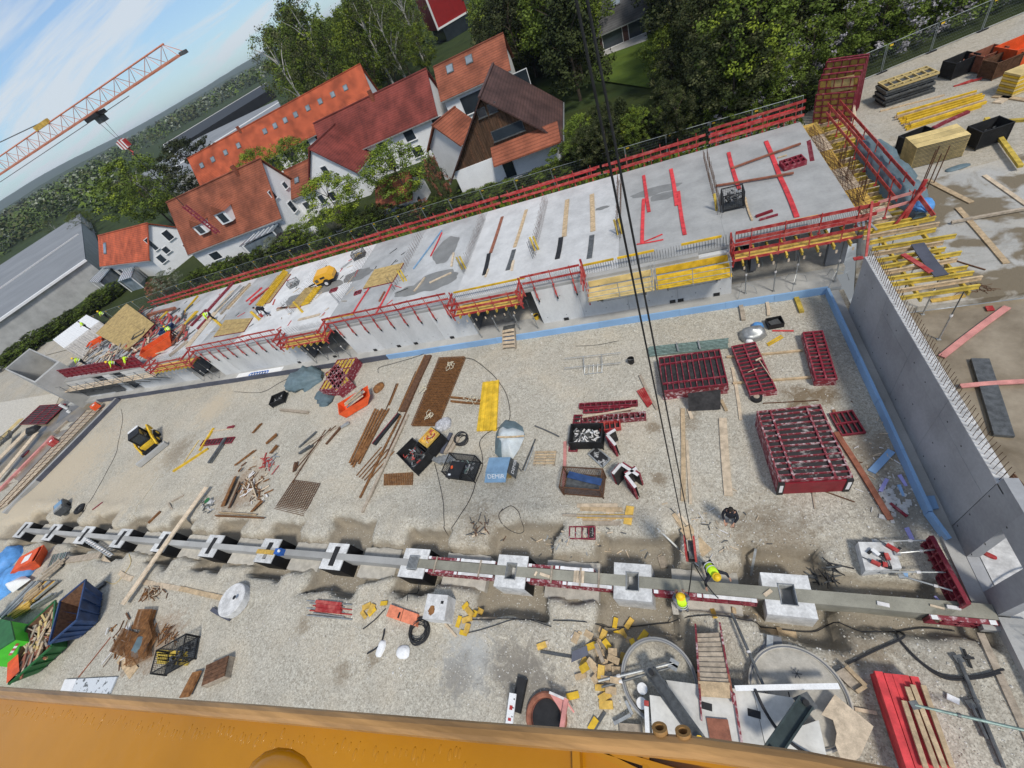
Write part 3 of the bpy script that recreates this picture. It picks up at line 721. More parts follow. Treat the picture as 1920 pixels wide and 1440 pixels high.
def person(lb,loc,rz,top='hivis',legs='cloth_dark',sleeve=None,helmet='helmet',bend=0.0,arms='work',stride=0.0,crouch=0.0):
 """standing figure bent forward at the hips by `bend`, facing its own +y"""
 r=thing('person',lb,'person',loc,rz,'people on the site')
 hz=.93-crouch;cb,sb=cos(bend),sin(bend)
 def up(x,y,z):return (x,y*cb+z*sb,hz+z*cb-y*sb)      # point above the hips, turned with the torso
 J=lambda p,rr:(*p,rr)
 pel=(0,0,hz);ch=up(0,0,.32);nk=up(0,.01,.52)
 hb=bend*.55;hd=(nk[0],nk[1]+.14*sin(hb)+.03,nk[2]+.13*cos(hb));ht=(hd[0],hd[1]+.10*sin(hb),hd[2]+.10*cos(hb))
 armc=[];hands=[];slv=[]
 for s in (-1,1):
  sh=up(s*.185,0,.47)
  if arms == 'work':el=(s*.27,sh[1]+.12,sh[2]-.26);wr=(s*.16,sh[1]+.34,sh[2]-.36-.15*bend)
  elif arms == 'down':el=(s*.25,sh[1]+.03,sh[2]-.29);wr=(s*.27,sh[1]+.10,sh[2]-.55)
  else:el=(s*.42,sh[1]+.10,sh[2]-.20);wr=(s*.46,sh[1]+.22,sh[2]-.44)
  d=(V_(wr)-V_(el)).normalized();sd_=V_((0,0,1)).cross(d);sd_=(sd_.normalized() if sd_.length>.01 else V_((1,0,0)))
  pm=V_(wr)+d*.08
  armc.append([J(ch,.125),J(sh,.06),J(el,.042),J(wr,.028),(*pm,.032)])
  for k,(off,ln) in enumerate(((-.03,.075),(-.01,.085),(.011,.08),(.03,.06))):
   b=pm+sd_*off+d*.02;mth=b+d*ln*.55+V_((0,0,-.012));hands.append([(*pm,.032),(*b,.010),(*mth,.0095),(*(mth+d*ln*.4+V_((0,0,-.03))),.008)])
  b=V_(wr)+d*.03-sd_*s*.035;hands.append([(*pm,.032),(*b,.011),(*(b+d*.05-sd_*s*.02),.009)])
  slv.append([J(ch,.15),J(sh,.078),J(el,.06),J(tuple(V_(el).lerp(V_(wr),.85)),.042)])
 legc=[];trs=[];shoe=[]
 for s in (-1,1):
  st=stride*s;hp=(s*.095,0,hz-.03);kn=(s*.11,.04+st*.5+crouch*.5,.49-crouch*.45);an=(s*.12,st-.03,.09);to=(s*.14,st+.13,.035)
  legc.append([J(pel,.12),J(hp,.085),J(kn,.052),J(an,.036),J(to,.03)])
  trs.append([J(pel,.145),J(hp,.10),J(kn,.072),J((an[0],an[1],.12),.058)])
  shoe.append([J((an[0],an[1]-.04,.05),.045),J((to[0],to[1],.04),.04)])
 skin_obj('body',[[J(pel,.12),J(ch,.125),J(nk,.055),J(hd,.082),J(ht,.075)]]+armc+hands+legc,'skin',r)
 skin_obj('trousers',trs,legs,r)
 tor=[J(up(0,0,-.06),(.17,.13)),J(up(0,0,.15),(.18,.125)),J(ch,(.20,.135)),J(up(0,0,.47),(.15,.10))]
 if sleeve:skin_obj('jacket',[[J(pel,.14),J(ch,.15),J(up(0,0,.46),.10)]]+slv,sleeve,r)
 skin_obj('vest' if top == 'hivis' else 'jacket',[[(*t[:3],t[3][0]) for t in tor]]+[[J(up(0,0,.47),.15),J(up(s*.15,0,.46),.10)] for s in (-1,1)]+([] if sleeve else slv),top,r)
 if top == 'hivis':
  for zz in (.08,.27):
   c=V_(up(0,0,zz));ax=V_((0,sb,cb));MB().lathe([(.205,-.025),(.21,0),(.205,.025)],14,c,0,ax).obj('reflective_band','white',r,**LW)
 for c in shoe:skin_obj('shoe',[c],'black',r)
 ax=(V_(ht)-V_(hd)).normalized()
 if helmet:
  g=MB();g.lathe([(.16,-.01),(.155,.0),(.128,.01),(.122,.06),(.095,.115),(.05,.142),(.001,.148)],16,V_(hd)+ax*.03,0,ax);g.obj('helmet',helmet,r,**LW,smooth=True)
 else:
  g=MB();g.sph(V_(hd)+ax*.055-V_((0,.015,0)),.098,8,(1,1.1,.9));g.obj('hair','hair',r,**LW,smooth=True)
 fw=V_((0,1,0))-ax*ax.y;fw.normalize();rt=fw.cross(ax)
 nose=V_(hd)+fw*.105+ax*.01
 MB().sph(nose,.017,5,(1,1.2,1.4)).obj('nose','skin',r,**LW)
 for s in (-1,1):
  MB().sph(V_(hd)+fw*.088+ax*.03+rt*s*.033,.011,5).obj('eye','black',r,**LW)
  MB().sph(V_(hd)+rt*s*.088,.026,5,(.5,1,1.3)).obj('ear','skin',r,**LW)
 return r
# ------------------------------------------------------------------ on and round the new building
deck_platform(3.25,8.6,'long slab edge platform with yellow boards over the open right end of the building',ya=20.75,endr=False)
deck_platform(-14.2,-9.3,'slab edge platform with red end frames above the wooden steps')
deck_platform(-31.3,-26.4,'slab edge platform with red rails over the opening behind the red panel stack')
deck_platform(-50.5,-44.2,'slab edge platform with orange boards farthest along the wall, beside two workers')
for a,b,n,lb in [(-26.2,-14.6,9,'red guard rail along the wall top between the two middle platforms'),(-43.8,-31.6,9,'red guard rail along the wall top above the lettering on the foundation'),(-9.0,-5.1,3,'short red guard rail on the wall top beside the yellow hanging platforms')]:
 rails((a,21.34,SL),(b,21.34,SL),lb,n,(.55,1.05),drop=.95,side=-1)
g=MB();X=-5.0
for h in (0,.5):g.bar((X,21.6,SL+1.05-h),(X,20.0,SL+.6-h),.05,.14)
g.bar((X,21.55,SL-.6),(X,21.5,SL+1.3),.1,.12);g.bar((X+.1,20.3,SL-1.3),(X+.05,20.8,SL+1.3),.08,.10);g.bar((X+.1,20.9,SL-1.2),(X,21.3,SL+.9),.06,.09)
g.obj('rail_gate','red_bright',label='red post frame closing the short guard rail at the yellow platforms',cat='guard rail')
# back edge: three lines of red boards with posts, section by section
bk=[(9.2,3.4,'red triple guard rail at the back corner by the standing panels'),(3.2,-4.2,'red back guard rail before the dark bushes'),(-4.4,-13,'red back guard rail below the white timber house'),(-13.2,-22,'red back guard rail below the tiled shed'),(-22.2,-32,'red back guard rail below the big round tank'),(-32.2,-43,'red back guard rail by the white gas tank'),(-43.2,-55,'red back guard rail below the hedge'),(-55.2,-66,'red back guard rail at the far left by the white bush')]
for i,(a,b,lb) in enumerate(bk):
 rails((a,34.0,SL),(b,34.0,SL),lb,6,(.45,.95) if i else (.35,.8,1.25),top=1.25,bw=.17)
 rails((a-.4,34.9,SL-.5),(b+.2,34.9,SL-.5),'outer '+lb,5,(.5,1.0),top=1.1,bw=.15,mat='red_wood')
 MB().box(((a+b)/2,34.45,SL-.62),(a-b-.1,.85,.05)).obj('scaffold_deck','wood_grey',label='grey scaffold boards beneath the '+lb[4:],cat='scaffold deck')
# two yellow hanging platforms
for Xa,Xb,lb,mt in [(-4.9,-1.0,'hanging wall platform with pale yellow boards beside the red post frame','yellow_pale'),(-.9,3.0,'hanging wall platform with bright yellow boards beside the open right end','yellow')]:
 t=thing('hanging_platform',lb,'platform',((Xa+Xb)/2,20.8,2.6),0,'hanging wall platforms');z=2.75
 for i in range(5):MB().box(((Xa+Xb)/2,20.05+.25*i,z+.02*(i % 2)*.3),(Xb-Xa,.242,.045)).obj('deck_board',mt,t)
 MB().box(((Xa+Xb)/2,21.34,2.98),(Xb-Xa-.05,.04,.42)).obj('back_board',mt,t)
 for h in (.35,.7,1.05):MB().tube([(Xa,19.88,z+h),(Xb,19.88,z+h)],.02,6).obj('rail_tube','steel',t)
 for x in (Xa+.1,(Xa+Xb)/2,Xb-.1):MB().tube([(x,19.88,z-.1),(x,19.88,z+1.1)],.022,6).obj('post','steel',t)
 for e in (Xa+.05,Xb-.05):
  for h in (.5,1.0):MB().tube([(e,19.88,z+h),(e,21.3,z+h)],.018,5).obj('end_rail','steel',t)
 for x in (Xa+.6,Xb-.6):
  g=MB();g.bar((x,19.95,z-.08),(x,21.35,z-.08),.08,.1);g.bar((x,20.1,z-.12),(x,21.33,z-1.25),.07,.08);g.bar((x,21.33,z),(x,21.33,z-1.35),.08,.07);g.obj('bracket','steel_dark',t)
 MB().tube([(Xa+.6,20.9,z-.95),(Xb-.6,20.9,z-.95)],.03,6).obj('brace_tube','steel',t)
# yellow covers on the starter bars of the front edge
for i,(x1,y1,x2,y2,w) in enumerate([(845,540,980,512,'behind the platform with the red end frames'),(1092,497,1150,483,'above the pale hanging platform'),(1157,483,1226,468,'left of the crane ropes'),(1277,457,1353,440,'above the bright yellow hanging platform'),(1400,420,1536,391,'at the right end of the slab'),(605,598,660,585,'by the platform over the opening')]):
 p,q=atY(x1,y1,21.85),atY(x2,y2,21.85);p.z=q.z=SL+.6;MB().bar(p,q,.07,.13).obj('bar_cover','yellow',label='yellow timber cover strip on the starter bars '+w,cat='cover strip',group='yellow cover strips')
# props under the slab
for i,(x,y,w) in enumerate([(3.9,21.2,'leftmost in the open bay under the right platform'),(5.3,21.0,'second in the open bay under the right platform'),(6.4,21.3,'third in the open bay, close to another'),(6.9,23.5,'standing deep in the shade of the open bay'),(5.0,24,'behind the second prop of the open bay'),(8.2,21.0,'at the corner of the blue upstand'),(-13.6,21.0,'left in the opening above the wooden steps'),(-12.2,21.3,'second in the opening above the wooden steps'),(-11.4,22.5,'behind the steps in the opening'),(-10.5,21.2,'right of the middle of the opening with steps'),(-9.1,21.0,'beside the yellow bucket'),(-30.5,21,'left in the opening behind the panel stack'),(-29.2,21.2,'second in the opening behind the panel stack'),(-28,21.3,'third in the opening behind the panel stack'),(-26.5,21.1,'right in the opening behind the panel stack'),(-46.8,21,'left in the far opening'),(-45.6,21.1,'middle in the far opening'),(-44.4,21.1,'right in the far opening')]):
 prop((x,y,.31 if y<22.2 else .23),SL-.52,'grey steel prop '+w,tri=i in (0,2,3,4,5,8))
# ------------------------------------------------------------------ formwork deck between the slab and the wall on the right
y=33.2;i=0
while y>15.9:
 xa,xb=(9.12,11.35+ru(-.15,.2)) if y>22.3 else (8.75+ru(0,.25),11.4+ru(-.3,.5))
 if y<18.9:xa=8.75
 t=MB();z=SL-.32+ru(-.01,.01);dy=ru(-.12,.12)
 for zz,ww,hh in ((0,.035,.14),(.085,.08,.035),(-.085,.08,.035)):t.bar((xa,y,z+zz),(xb,y+dy,z+zz),ww,hh)
 t.obj('timber_beam','yellow_beam' if i % 3 else 'wood',label='timber I-beam across the open deck beside the slab, %d beams from the back corner' % (i+1),cat='timber beam',group='I-beams of the formwork deck');y -= .40;i += 1
 y -= ru(-.06,.12)
for x in (9.5,11.0):
 for a,b in ((33.4,28.2),(28.4,22.6),(22.4,16)):MB().bar((x,a,SL-.52),(x,b,SL-.52),.08,.19).obj('timber_beam','yellow_beam',label='main timber beam carrying the I-beams of the formwork deck',cat='timber beam',group='main beams of the formwork deck')
for i,(x,y) in enumerate([(9.5,32),(11,32),(9.5,28.5),(11,28.5),(11,25.5),(11,22.5),(9.5,20.5),(11,20),(11,18),(9.6,17.5),(11.0,16.3)]):
 prop((x,y,.29 if y>18.2 else 0),SL-.62,['rearmost inner','rearmost outer','second inner','second outer','third outer','fourth outer','inner','fifth outer','slab edge','wall side','muddy floor'][i]+' grey prop beneath the formwork deck',tri=False)
for i,(ya,yb,xa,xb) in enumerate([(33.6,31.8,9.05,9.9),(31.8,29.6,9.05,9.8),(29.6,27.2,9.05,9.7),(27.2,24.8,9.05,9.85),(24.8,22.9,9.05,9.9),(22.7,21.6,8.8,10.2)]):
 MB().box(((xa+xb)/2,(ya+yb)/2,SL-.19),(xb-xa,ya-yb-.03,.03)).obj('plywood_sheet',['yellow_ply','wood_pale'][i % 2],label='%s plywood sheet on the formwork deck beside the slab edge' % ['rearmost','second','third','fourth','fifth','frontmost'][i],cat='plywood sheet',group='plywood sheets on the formwork deck')
g=MB()
for k in range(60):
 y=33-k*.19;g.tube([(9.02,y,SL-.09),(9.65,y+ru(-.05,.05),SL-.07),(9.95+ru(-.15,.2),y+ru(-.1,.1),SL-.02)],.012,4)
for k in range(10):
 pts=[(9.3+.25*sin(j*.9+k),33-j*.9-ru(0,.3),SL-.05+.02*(k % 3)) for j in range(13)];g.tube(pts,.011,4)
g.obj('rebar','rust_dark',label='tangle of bent reinforcing bars on the formwork deck along the slab edge',cat='rebar',kind='stuff')
for i,(x,y) in enumerate([(9.5,27.2),(9.45,25.6),(9.3,23.3)]):
 g=MB()
 for k in range(8):x0,y0=x+(k % 2)*.2,y+(k // 2)*.12;g.tube([(x0,y0,SL-.15),(x0+ru(-.05,.05),y0,SL+1.1)],.014,4)
 for zz in (.2,.5,.8):g.tube([(x-.02,y-.02,SL+zz),(x+.22,y-.02,SL+zz),(x+.22,y+.38,SL+zz),(x-.02,y+.38,SL+zz),(x-.02,y-.02,SL+zz)],.01,4)
 g.obj('column_cage','rust_dark',label=['rear','middle','front'][i]+' column cage of rebar standing on the deck beside the slab',cat='rebar cage',group='column cages')
A,B=at(1527,205,SL+.4),at(1668,400,SL+.4)
rails((10.25,33.4,SL-.2),(10.45,22.3,SL-.2),'long red guard rail running front to back over the formwork deck',7,(.5,1.05),bw=.19,top=1.25)
rails((10.85,33.3,SL-.2),(11.0,22.4,SL-.2),'second red guard rail over the formwork deck beside the grey tarpaulin',6,(.5,1.05),bw=.19,top=1.2)
rails((3.3,21.15,SL+.05),(9.3,21.1,SL+.05),'red guard rail on the slab edge over the open right end',4,(.5,1.0),bw=.18)
rails((9.3,21.3,SL+.02),(11.1,21.5,SL+.05),'pale red guard rail at the corner above the grey wall',2,(.5,1.0),mat='red_pale')
g=MB();g.bar((8.5,18.9,SL-1.0),(9.0,21.2,SL+1.2),.09,.13);g.bar((10.6,21.4,SL-.3),(10.9,21.4,SL+1.6),.12,.14);g.bar((10.9,21.3,SL+1.3),(10.2,21.2,SL-.4),.06,.13);g.bar((10.75,21.6,SL+1.0),(11.5,21.0,SL-.1),.05,.16);g.obj('raking_brace','red_bright',label='red raking posts tied together at the corner above the grey wall',cat='brace')
bars([('red_board','board','red board lying across the bare beams near the grey wall','red_bright',1692,478,1745,512,.2,.05,SL-.2),('dark_plank','plank','dark grey plank lying across the bare beams at their right ends','grey_board',1720,458,1765,518,.45,.04,SL-.2),('red_board','board','short red board end on the beams above the corner of the grey wall','red_bright',1600,487,1618,484,.2,.05,SL-.2)])
for k in range(9):
 p=at(1612+(k % 5)*8,428-(k // 5)*8+ru(-4,4),SL-.15);a=ru(1.2,2.0);MB().bar(p,p+V_((cos(a)*.6,sin(a)*.6,.1)),.09,.05).obj('steel_section','steel',label='short grey steel section in the small pile on the deck at the rail corner',cat='steel section',group='short steel sections')
def lump(pts,wd,hh,nm,mat,lb,cat,n=16,seed=0,wob=.3,gz=0.0):
 """cloth or sheet heaped along a line: a lumpy half tube with folds"""
 g=MB();k=len(pts)
 for i,p in enumerate(pts):
  d=(V_(pts[min(i+1,k-1)])-V_(pts[max(i-1,0)])).normalized();s=V_((-d.y,d.x,0)).normalized()
  e=min(1,.35+1.6*min(i,k-1-i)/k*2)
  for j in range(n+1):
   t=pi*j/n;rr=1+wob*1.3*nz2(i*.9+seed*9,j*.8,1,seed)+wob*nz2(i*2.3,j*2.1+seed*5,1,seed)+wob*.7*nz2(i*3.7,j*3.3,1,seed+2)
   g.v.append(tuple(V_(p)+s*(wd/2*cos(t)*rr*e)+V_((0,0,max(0,hh*sin(t)*rr*e)))))
 g.f=[(i*(n+1)+j,i*(n+1)+j+1,(i+1)*(n+1)+j+1,(i+1)*(n+1)+j) for i in range(k-1) for j in range(n)]
 g.f += [tuple(range(n+1)),tuple((k-1)*(n+1)+j for j in range(n+1))[::-1]];g.m=[0]*len(g.f)
 return g.obj(nm,mat,label=lb,cat=cat,smooth=True)
p,q=at(1612,262,SL-.25),at(1728,408,SL-.25)
lump([p.lerp(q,i/22)+V_((.10*sin(i*1.1),0,0)) for i in range(23)],1.4,.8,'tarpaulin','tarp','long grey-green tarpaulin roll along the outer edge of the formwork deck','tarpaulin',seed=2,wob=.14)
p,q=at(1716,388,SL-.2),at(1738,404,SL-.2);lump([p.lerp(q,i/6)+V_((0,0,.18)) for i in range(7)],.8,.4,'blue_sheet','tarp_blue','bright blue plastic sheet at the front end of the grey tarpaulin','plastic sheet',seed=4)
# ------------------------------------------------------------------ on the slab
bars([
 ('red_board','board','red board lying on the slab over the left end of the damp patch','red_wood',1207,330,1217,398,.22,.06,SL),('red_board','board','red board on the slab below the damp patch, its foot by two thin red laths','red_wood',1207,374,1204,457,.22,.06,SL),
 ('red_board','board','red board on the slab at the right end of the damp patch','red_wood',1258,318,1269,386,.24,.06,SL),('red_board','board','red board continuing the line towards the front from the damp patch','red_wood',1272,360,1284,441,.22,.06,SL),
 ('red_board','board','red board on the slab ending at the mesh crate','red_wood',1366,287,1386,356,.22,.06,SL),('red_board','board','rear one of two red boards laid end to end on the right bay','red_wood',1436,266,1462,332,.24,.06,SL),('red_board','board','front one of two red boards laid end to end on the right bay','red_wood',1460,328,1494,408,.24,.06,SL),
 ('brown_board','board','red-brown board slanting across the two red boards at the back','wood_brown',1372,317,1501,271,.12,.10,SL+.07),('brown_board','board','red-brown board lying from the rebar row past the crate','wood_brown',1342,350,1488,326,.12,.10,SL+.07),
 ('timber','timber','thin pale timber in front of the mesh crate on the slab','wood',1397,372,1410,414,.10,.08,SL),('timber','timber','short pale timber beside the small red panel','wood',1458,297,1475,292,.08,.06,SL),
 ('red_lath','lath','thin red lath fanning out from the foot of the red board','red_wood',1206,455,1242,440,.08,.05,SL),('red_lath','lath','thin red lath lying flat below its twin at the foot of the red board','red_wood',1194,459,1244,450,.08,.05,SL),
 ('plank','plank','wooden plank on the white slab bay nearest the crane ropes','wood',1110,365,1112,434,.34,.05,SL),('plank','plank','wooden plank on the white bay touching the black plank','wood',1064,375,1058,444,.34,.05,SL),('plank','plank','wooden plank beside the rebar row with wooden stakes','wood',987,394,965,464,.26,.05,SL),('plank','plank','knotty wooden plank farthest left of the four on the slab','wood_brown',942,407,920,475,.26,.05,SL),
 ('dark_plank','plank','grey metal plank nearest the crane ropes on the white bay','steel_dark',1110,442,1105,485,.34,.05,SL),('dark_plank','plank','black plank continuing the wooden one on the white bay','black',1052,446,1045,486,.34,.05,SL),('dark_plank','plank','grey metal plank below the plank by the stakes','steel_dark',964,469,952,507,.32,.05,SL),('dark_plank','plank','black plank farthest left on the slab','black',917,476,908,516,.32,.05,SL),
 ('timber','timber','pale stake standing by the damp patch on the slab','wood_pale',851,475,847,500,.16,.08,SL),('timber','timber','pale timber lying across the large damp patch','wood_pale',847,512,806,531,.12,.08,SL),('timber','timber','short pale board at the front edge behind the red platform','wood_pale',963,489,960,508,.2,.05,SL),('timber','timber','pale timber behind the front edge near the black plank','wood_pale',916,505,910,520,.14,.05,SL),
 ('timber','timber','pale timber slanting near the front edge between pipe and damp patch','wood_pale',797,521,777,547,.14,.08,SL),('pipe','pipe','pale blue plastic pipe lying slantwise on the slab','blue_ply',829,433,776,505,.10,.10,SL),('red_board','board','slanting red board beside the pale blue pipe','red_wood',829,437,808,481,.10,.08,SL),
 ('red_board','board','red board under the plywood panel reaching the front rail','red_wood',692,542,660,592,.12,.08,SL),('red_board','board','red board right of the plywood panel reaching the front rail','red_wood',735,533,706,588,.12,.08,SL),('timber','timber','brown timber on the slab below the plywood panel','wood_brown',722,548,712,566,.14,.1,SL),
 ('red_channel','channel','dark red waler channel lying near the yellow strip at the right end','maroon_sheet',1417,408,1448,397,.14,.12,SL),('red_channel','channel','dark red thin channel lying below the waler channel','red_frame',1424,414,1458,404,.10,.10,SL),
])
for i,(px,py,k) in enumerate([(1003,470,'in the middle of the slab'),(867,505,'by the left rebar row'),(1159,440,'beside the crane ropes'),(757,528,'right of the plywood panel'),(1344,395,'by the mesh crate')]):
 p=at(px,py,SL)
 for j in range(2 if i != 4 else 1):MB().bar(p+V_((j*.28,0,0)),p+V_((j*.28-.1,.25,1.0)),.14,.05).obj('wooden_stake','yellow_beam',label='wooden board propped on the rebar ends '+k,cat='board',group='boards propped on rebar')
q=at(1375,392,SL);crate=wire_box('black mesh crate full of clamps on the grey slab',(q.x,q.y+.3,SL),-.02,1.1,.9,1.05,fill=('steel','black','white_worn','steel_dark'),fillz=.85,seed=1)
form_panel(1.2,.9,'small dark red formwork panel lying at the back corner of the slab',at(1470,322,SL),.12,nx=4,long_ribs=(.5,),t=.3)
form_panel(2.6,.55,'dark red formwork panel stood on its edge at the slab corner',at(1512,265,SL) ,1.42+pi,nx=7,long_ribs=(),t=.22,sheet='maroon_sheet',tilt=(-1.25,0))
p=[at(680,541,SL+.1),at(736,528,SL+.1),at(757,492,SL+.1),at(702,505,SL+.1)]
def flat_panel(nm,ps,th,mat,lb,cat,edge=None):
 t=thing(nm,lb,cat,sum(ps,V_())/4-V_((0,0,th)))
 poly=[(v.x,v.y) for v in ps];z=ps[0].z
 MB().add([(x,y,v.z-.02) for (x,y),v in zip(poly,ps)]+[(x,y,v.z) for (x,y),v in zip(poly,ps)],((3,2,1,0),(4,5,6,7),(0,1,5,4),(1,2,6,5),(2,3,7,6),(3,0,4,7))).obj('sheet',mat,t)
 g=MB();c=sum(ps,V_())/4
 for a,b in zip(ps,ps[1:]+ps[:1]):g.bar(a.lerp(c,.02)-V_((0,0,.02+th/2)),b.lerp(c,.02)-V_((0,0,.02+th/2)),.08,th)
 g.obj('frame',edge or 'red_frame',t)
 for s in (.33,.66):MB().bar(ps[0].lerp(ps[3],s)+V_((0,0,.002)),ps[1].lerp(ps[2],s)+V_((0,0,.002)),.02,.008).obj('sheet_joint','rust_dark',t)
 return t
flat_panel('wall_form',p,.22,'plywood','plywood-faced wall form lying face up in the middle of the slab','formwork panel')
flat_panel('wall_form',[at(x,y,SL+.1) for x,y in ((400,631),(457,621),(473,596),(422,600))],.12,'plywood','plywood-faced wall form lying by the front rail left of the black figure','formwork panel')
flat_panel('wall_form',[at(x,y,SL+.1) for x,y in ((541,577),(562,575),(592,536),(572,540))],.14,'plywood','narrow plywood form with stepped beams beside the compressor','formwork panel')
flat_panel('wall_form',[at(x,y,SL+.1) for x,y in ((478,572),(505,567),(545,513),(520,516))],.14,'plywood','narrow plywood form left of the compressor below yellow beams','formwork panel')
for k in range(4):
 p,q=at(484+k*3,574,SL+.12),at(534+k*2,508+k,SL+.12);MB().bar(p+V_((0,0,.1)),q+V_((0,0,.1)),.1,.18).obj('timber_beam','yellow',label='long yellow timber beam on the narrow form left of the compressor',cat='timber beam',group='long yellow beams on the slab')
for k in range(9):
 p=at(565+k*2.9,572-k*3.7,SL+.12);MB().bar(p,p+V_((1.0,.1,.05)),.12,.16).obj('timber_beam','yellow',label='short yellow beam laid across the narrow form beside the compressor',cat='timber beam',group='short yellow beams on the slab')
bars([('timber_beam','timber beam','yellow beam sticking out over the front end of the narrow form','yellow',552,568,568,586,.2,.16,SL),('red_board','board','upper red board in the bundle left of the narrow form','red_wood',462,566,492,540,.2,.1,SL),('red_board','board','lower red board in the bundle left of the narrow form','red_wood',468,572,498,545,.2,.1,SL),('red_board','board','red board lying across the red bundle on the slab','red_bright',470,566,505,540,.2,.1,SL+.1),('timber_beam','timber beam','pale beam at the left of the red bundle on the slab','wood',428,580,470,535,.2,.16,SL),('timber_beam','timber beam','long weathered beam beside the pale sheet on the left slab','wood_grey',415,590,470,532,.2,.16,SL),('timber_beam','timber beam','yellow beam below the black figure on the slab','yellow',472,586,487,600,.25,.16,SL),('timber_beam','timber beam','yellow beam at the head of the left worker','yellow',398,596,416,612,.25,.16,SL),('red_board','board','long red waler lying left of the pale sheet','red_frame',360,612,388,582,.3,.2,SL),('timber_beam','timber beam','yellow beam pair near the worker in the vest','yellow',346,612,370,585,.5,.16,SL),
 ('plank','plank','broad pale board running towards the orange tub','wood_pale',352,650,438,545,.9,.06,SL),('plank','plank','broad weathered board left of the pale board','wood_grey',318,668,352,640,.8,.06,SL)])
# compressor on its trailer
q=at(618,528,SL);t=thing('compressor','yellow site compressor on a two-wheeled trailer standing on the slab','compressor',(q.x,q.y,SL),.25)
g=MB();pr=[(-1.0,.45),(1.0,.45),(1.05,.8),(.75,1.22),(-.6,1.25),(-1.05,.9)]
g.v=[(x,s*.62,z) for s in (-1,1) for x,z in pr];g.f=[tuple(range(6)),tuple(range(11,5,-1))]+[(i,6+i,6+(i+1) % 6,(i+1) % 6) for i in range(6)];g.m=[0]*8
M('machine_yellow',(.70,.36,.03),.4,.08,1);g.obj('hood','machine_yellow',t,**LW)
MB().box((0,0,.36),(2.0,1.15,.2)).obj('chassis','black',t,**LW)
for s in (-1,1):MB().cyl((.15,s*.66,.33),.33,s*.2,16,0,(0,1,0)).obj('wheel','rubber',t,**LW);MB().cyl((.15,s*.88,.33),.17,.012*s,12,0,(0,1,0)).obj('wheel_rim','white_worn',t,**LW)
MB().bar((-1.0,0,.36),(-2.2,0,.3),.1).obj('drawbar','black',t,**LW);MB().box((.0,-.63,.85),(.5,.02,.18)).obj('side_plate','black',t,**LW);MB().box((-.7,-.63,.75),(.35,.02,.3)).obj('vent_grille','steel_dark',t,**LW)
q=at(676,482,SL);wire_box('steel crate with yellow panels by the back rail of the slab',(q.x,q.y,SL),.3,1.2,.8,.7,mat='steel_dark',fill=('yellow_ply','steel'),seed=3)
q=at(553,535,SL);wire_box('pale wire crate of fittings between the narrow forms',(q.x,q.y,SL),.4,1.0,.8,.6,mat='steel',fill=('steel','white_worn','wood_brown'),seed=4)
form_panel(.8,.5,'small dark red panel before the compressor trailer',at(618,550,SL),.1,nx=4,long_ribs=(.5,));form_panel(.7,.5,'small dark red panel left of the plywood form',at(664,555,SL),.2,nx=2,long_ribs=())
# the orange tubs on the slab and big form at the far left
def tub(lb,p,rz,L=1.9,Wd=1.1,h=.75,mat='orange',z=0,cat='tub',group='orange mortar tubs'):
 t=thing('mortar_tub',lb,cat,p,rz,group)
 g=MB();a=[(-L/2-.15,-Wd/2-.05,h),(L/2+.45,-Wd/2-.05,h),(L/2+.45,Wd/2+.05,h),(-L/2-.15,Wd/2+.05,h)];b=[(-L/2,-Wd/2,.08),(L/2-.2,-Wd/2,.08),(L/2-.2,Wd/2,.08),(-L/2,Wd/2,.08)]
 ai=[(x*.95,y*.93,z) for x,y,z in a];bi=[(x*.94,y*.92,.12) for x,y,z in b]
 g.add(b+a,((3,2,1,0),(0,1,5,4),(1,2,6,5),(2,3,7,6),(3,0,4,7)));g.add(bi+ai,((0,1,2,3),(4,5,1,0),(5,6,2,1),(6,7,3,2),(7,4,0,3)));g.add(a+ai,((0,1,5,4),(1,2,6,5),(2,3,7,6),(3,0,4,7)))
 g.obj('shell',mat,t,**LW)
 g=MB()
 for s in (-.5,.4):g.box((s,0,.04),(.12,Wd*.9,.08))
 g.obj('skid',mat,t,**LW)
 return t
q=at(305,655,SL);tub('orange-red tipping tub standing on the slab behind the front rail',(q.x,q.y,SL),.75,3.0,1.6,1.0,'orange')
q=at(187,645,SL);tub('smaller orange tub left of the big plywood form',(q.x,q.y,SL),.6,1.8,1.0,.7,'orange')
P4=[at(179,625,SL+1.0),at(240,659,SL+.2),at(289,607,SL+.6),at(237,569,SL+1.6)]
flat_panel('wall_form',P4,.25,'plywood','huge plywood-faced wall form propped up at the far left of the slab','formwork panel')
for i in range(6):
 a,b=at(112+i*27,711-i*4.3,SL-.1),at(112+i*27+26,711-i*4.3-4,SL-.1);form_panel((b-a).length,1.35,['leftmost','second','third','fourth','fifth','rightmost'][i]+' dark red wall form standing in the row at the far left',a,ang(a,b),nx=3,long_ribs=(.3,.7),tilt=(pi/2*.92,0),sheet='maroon_sheet',group='standing red wall forms')
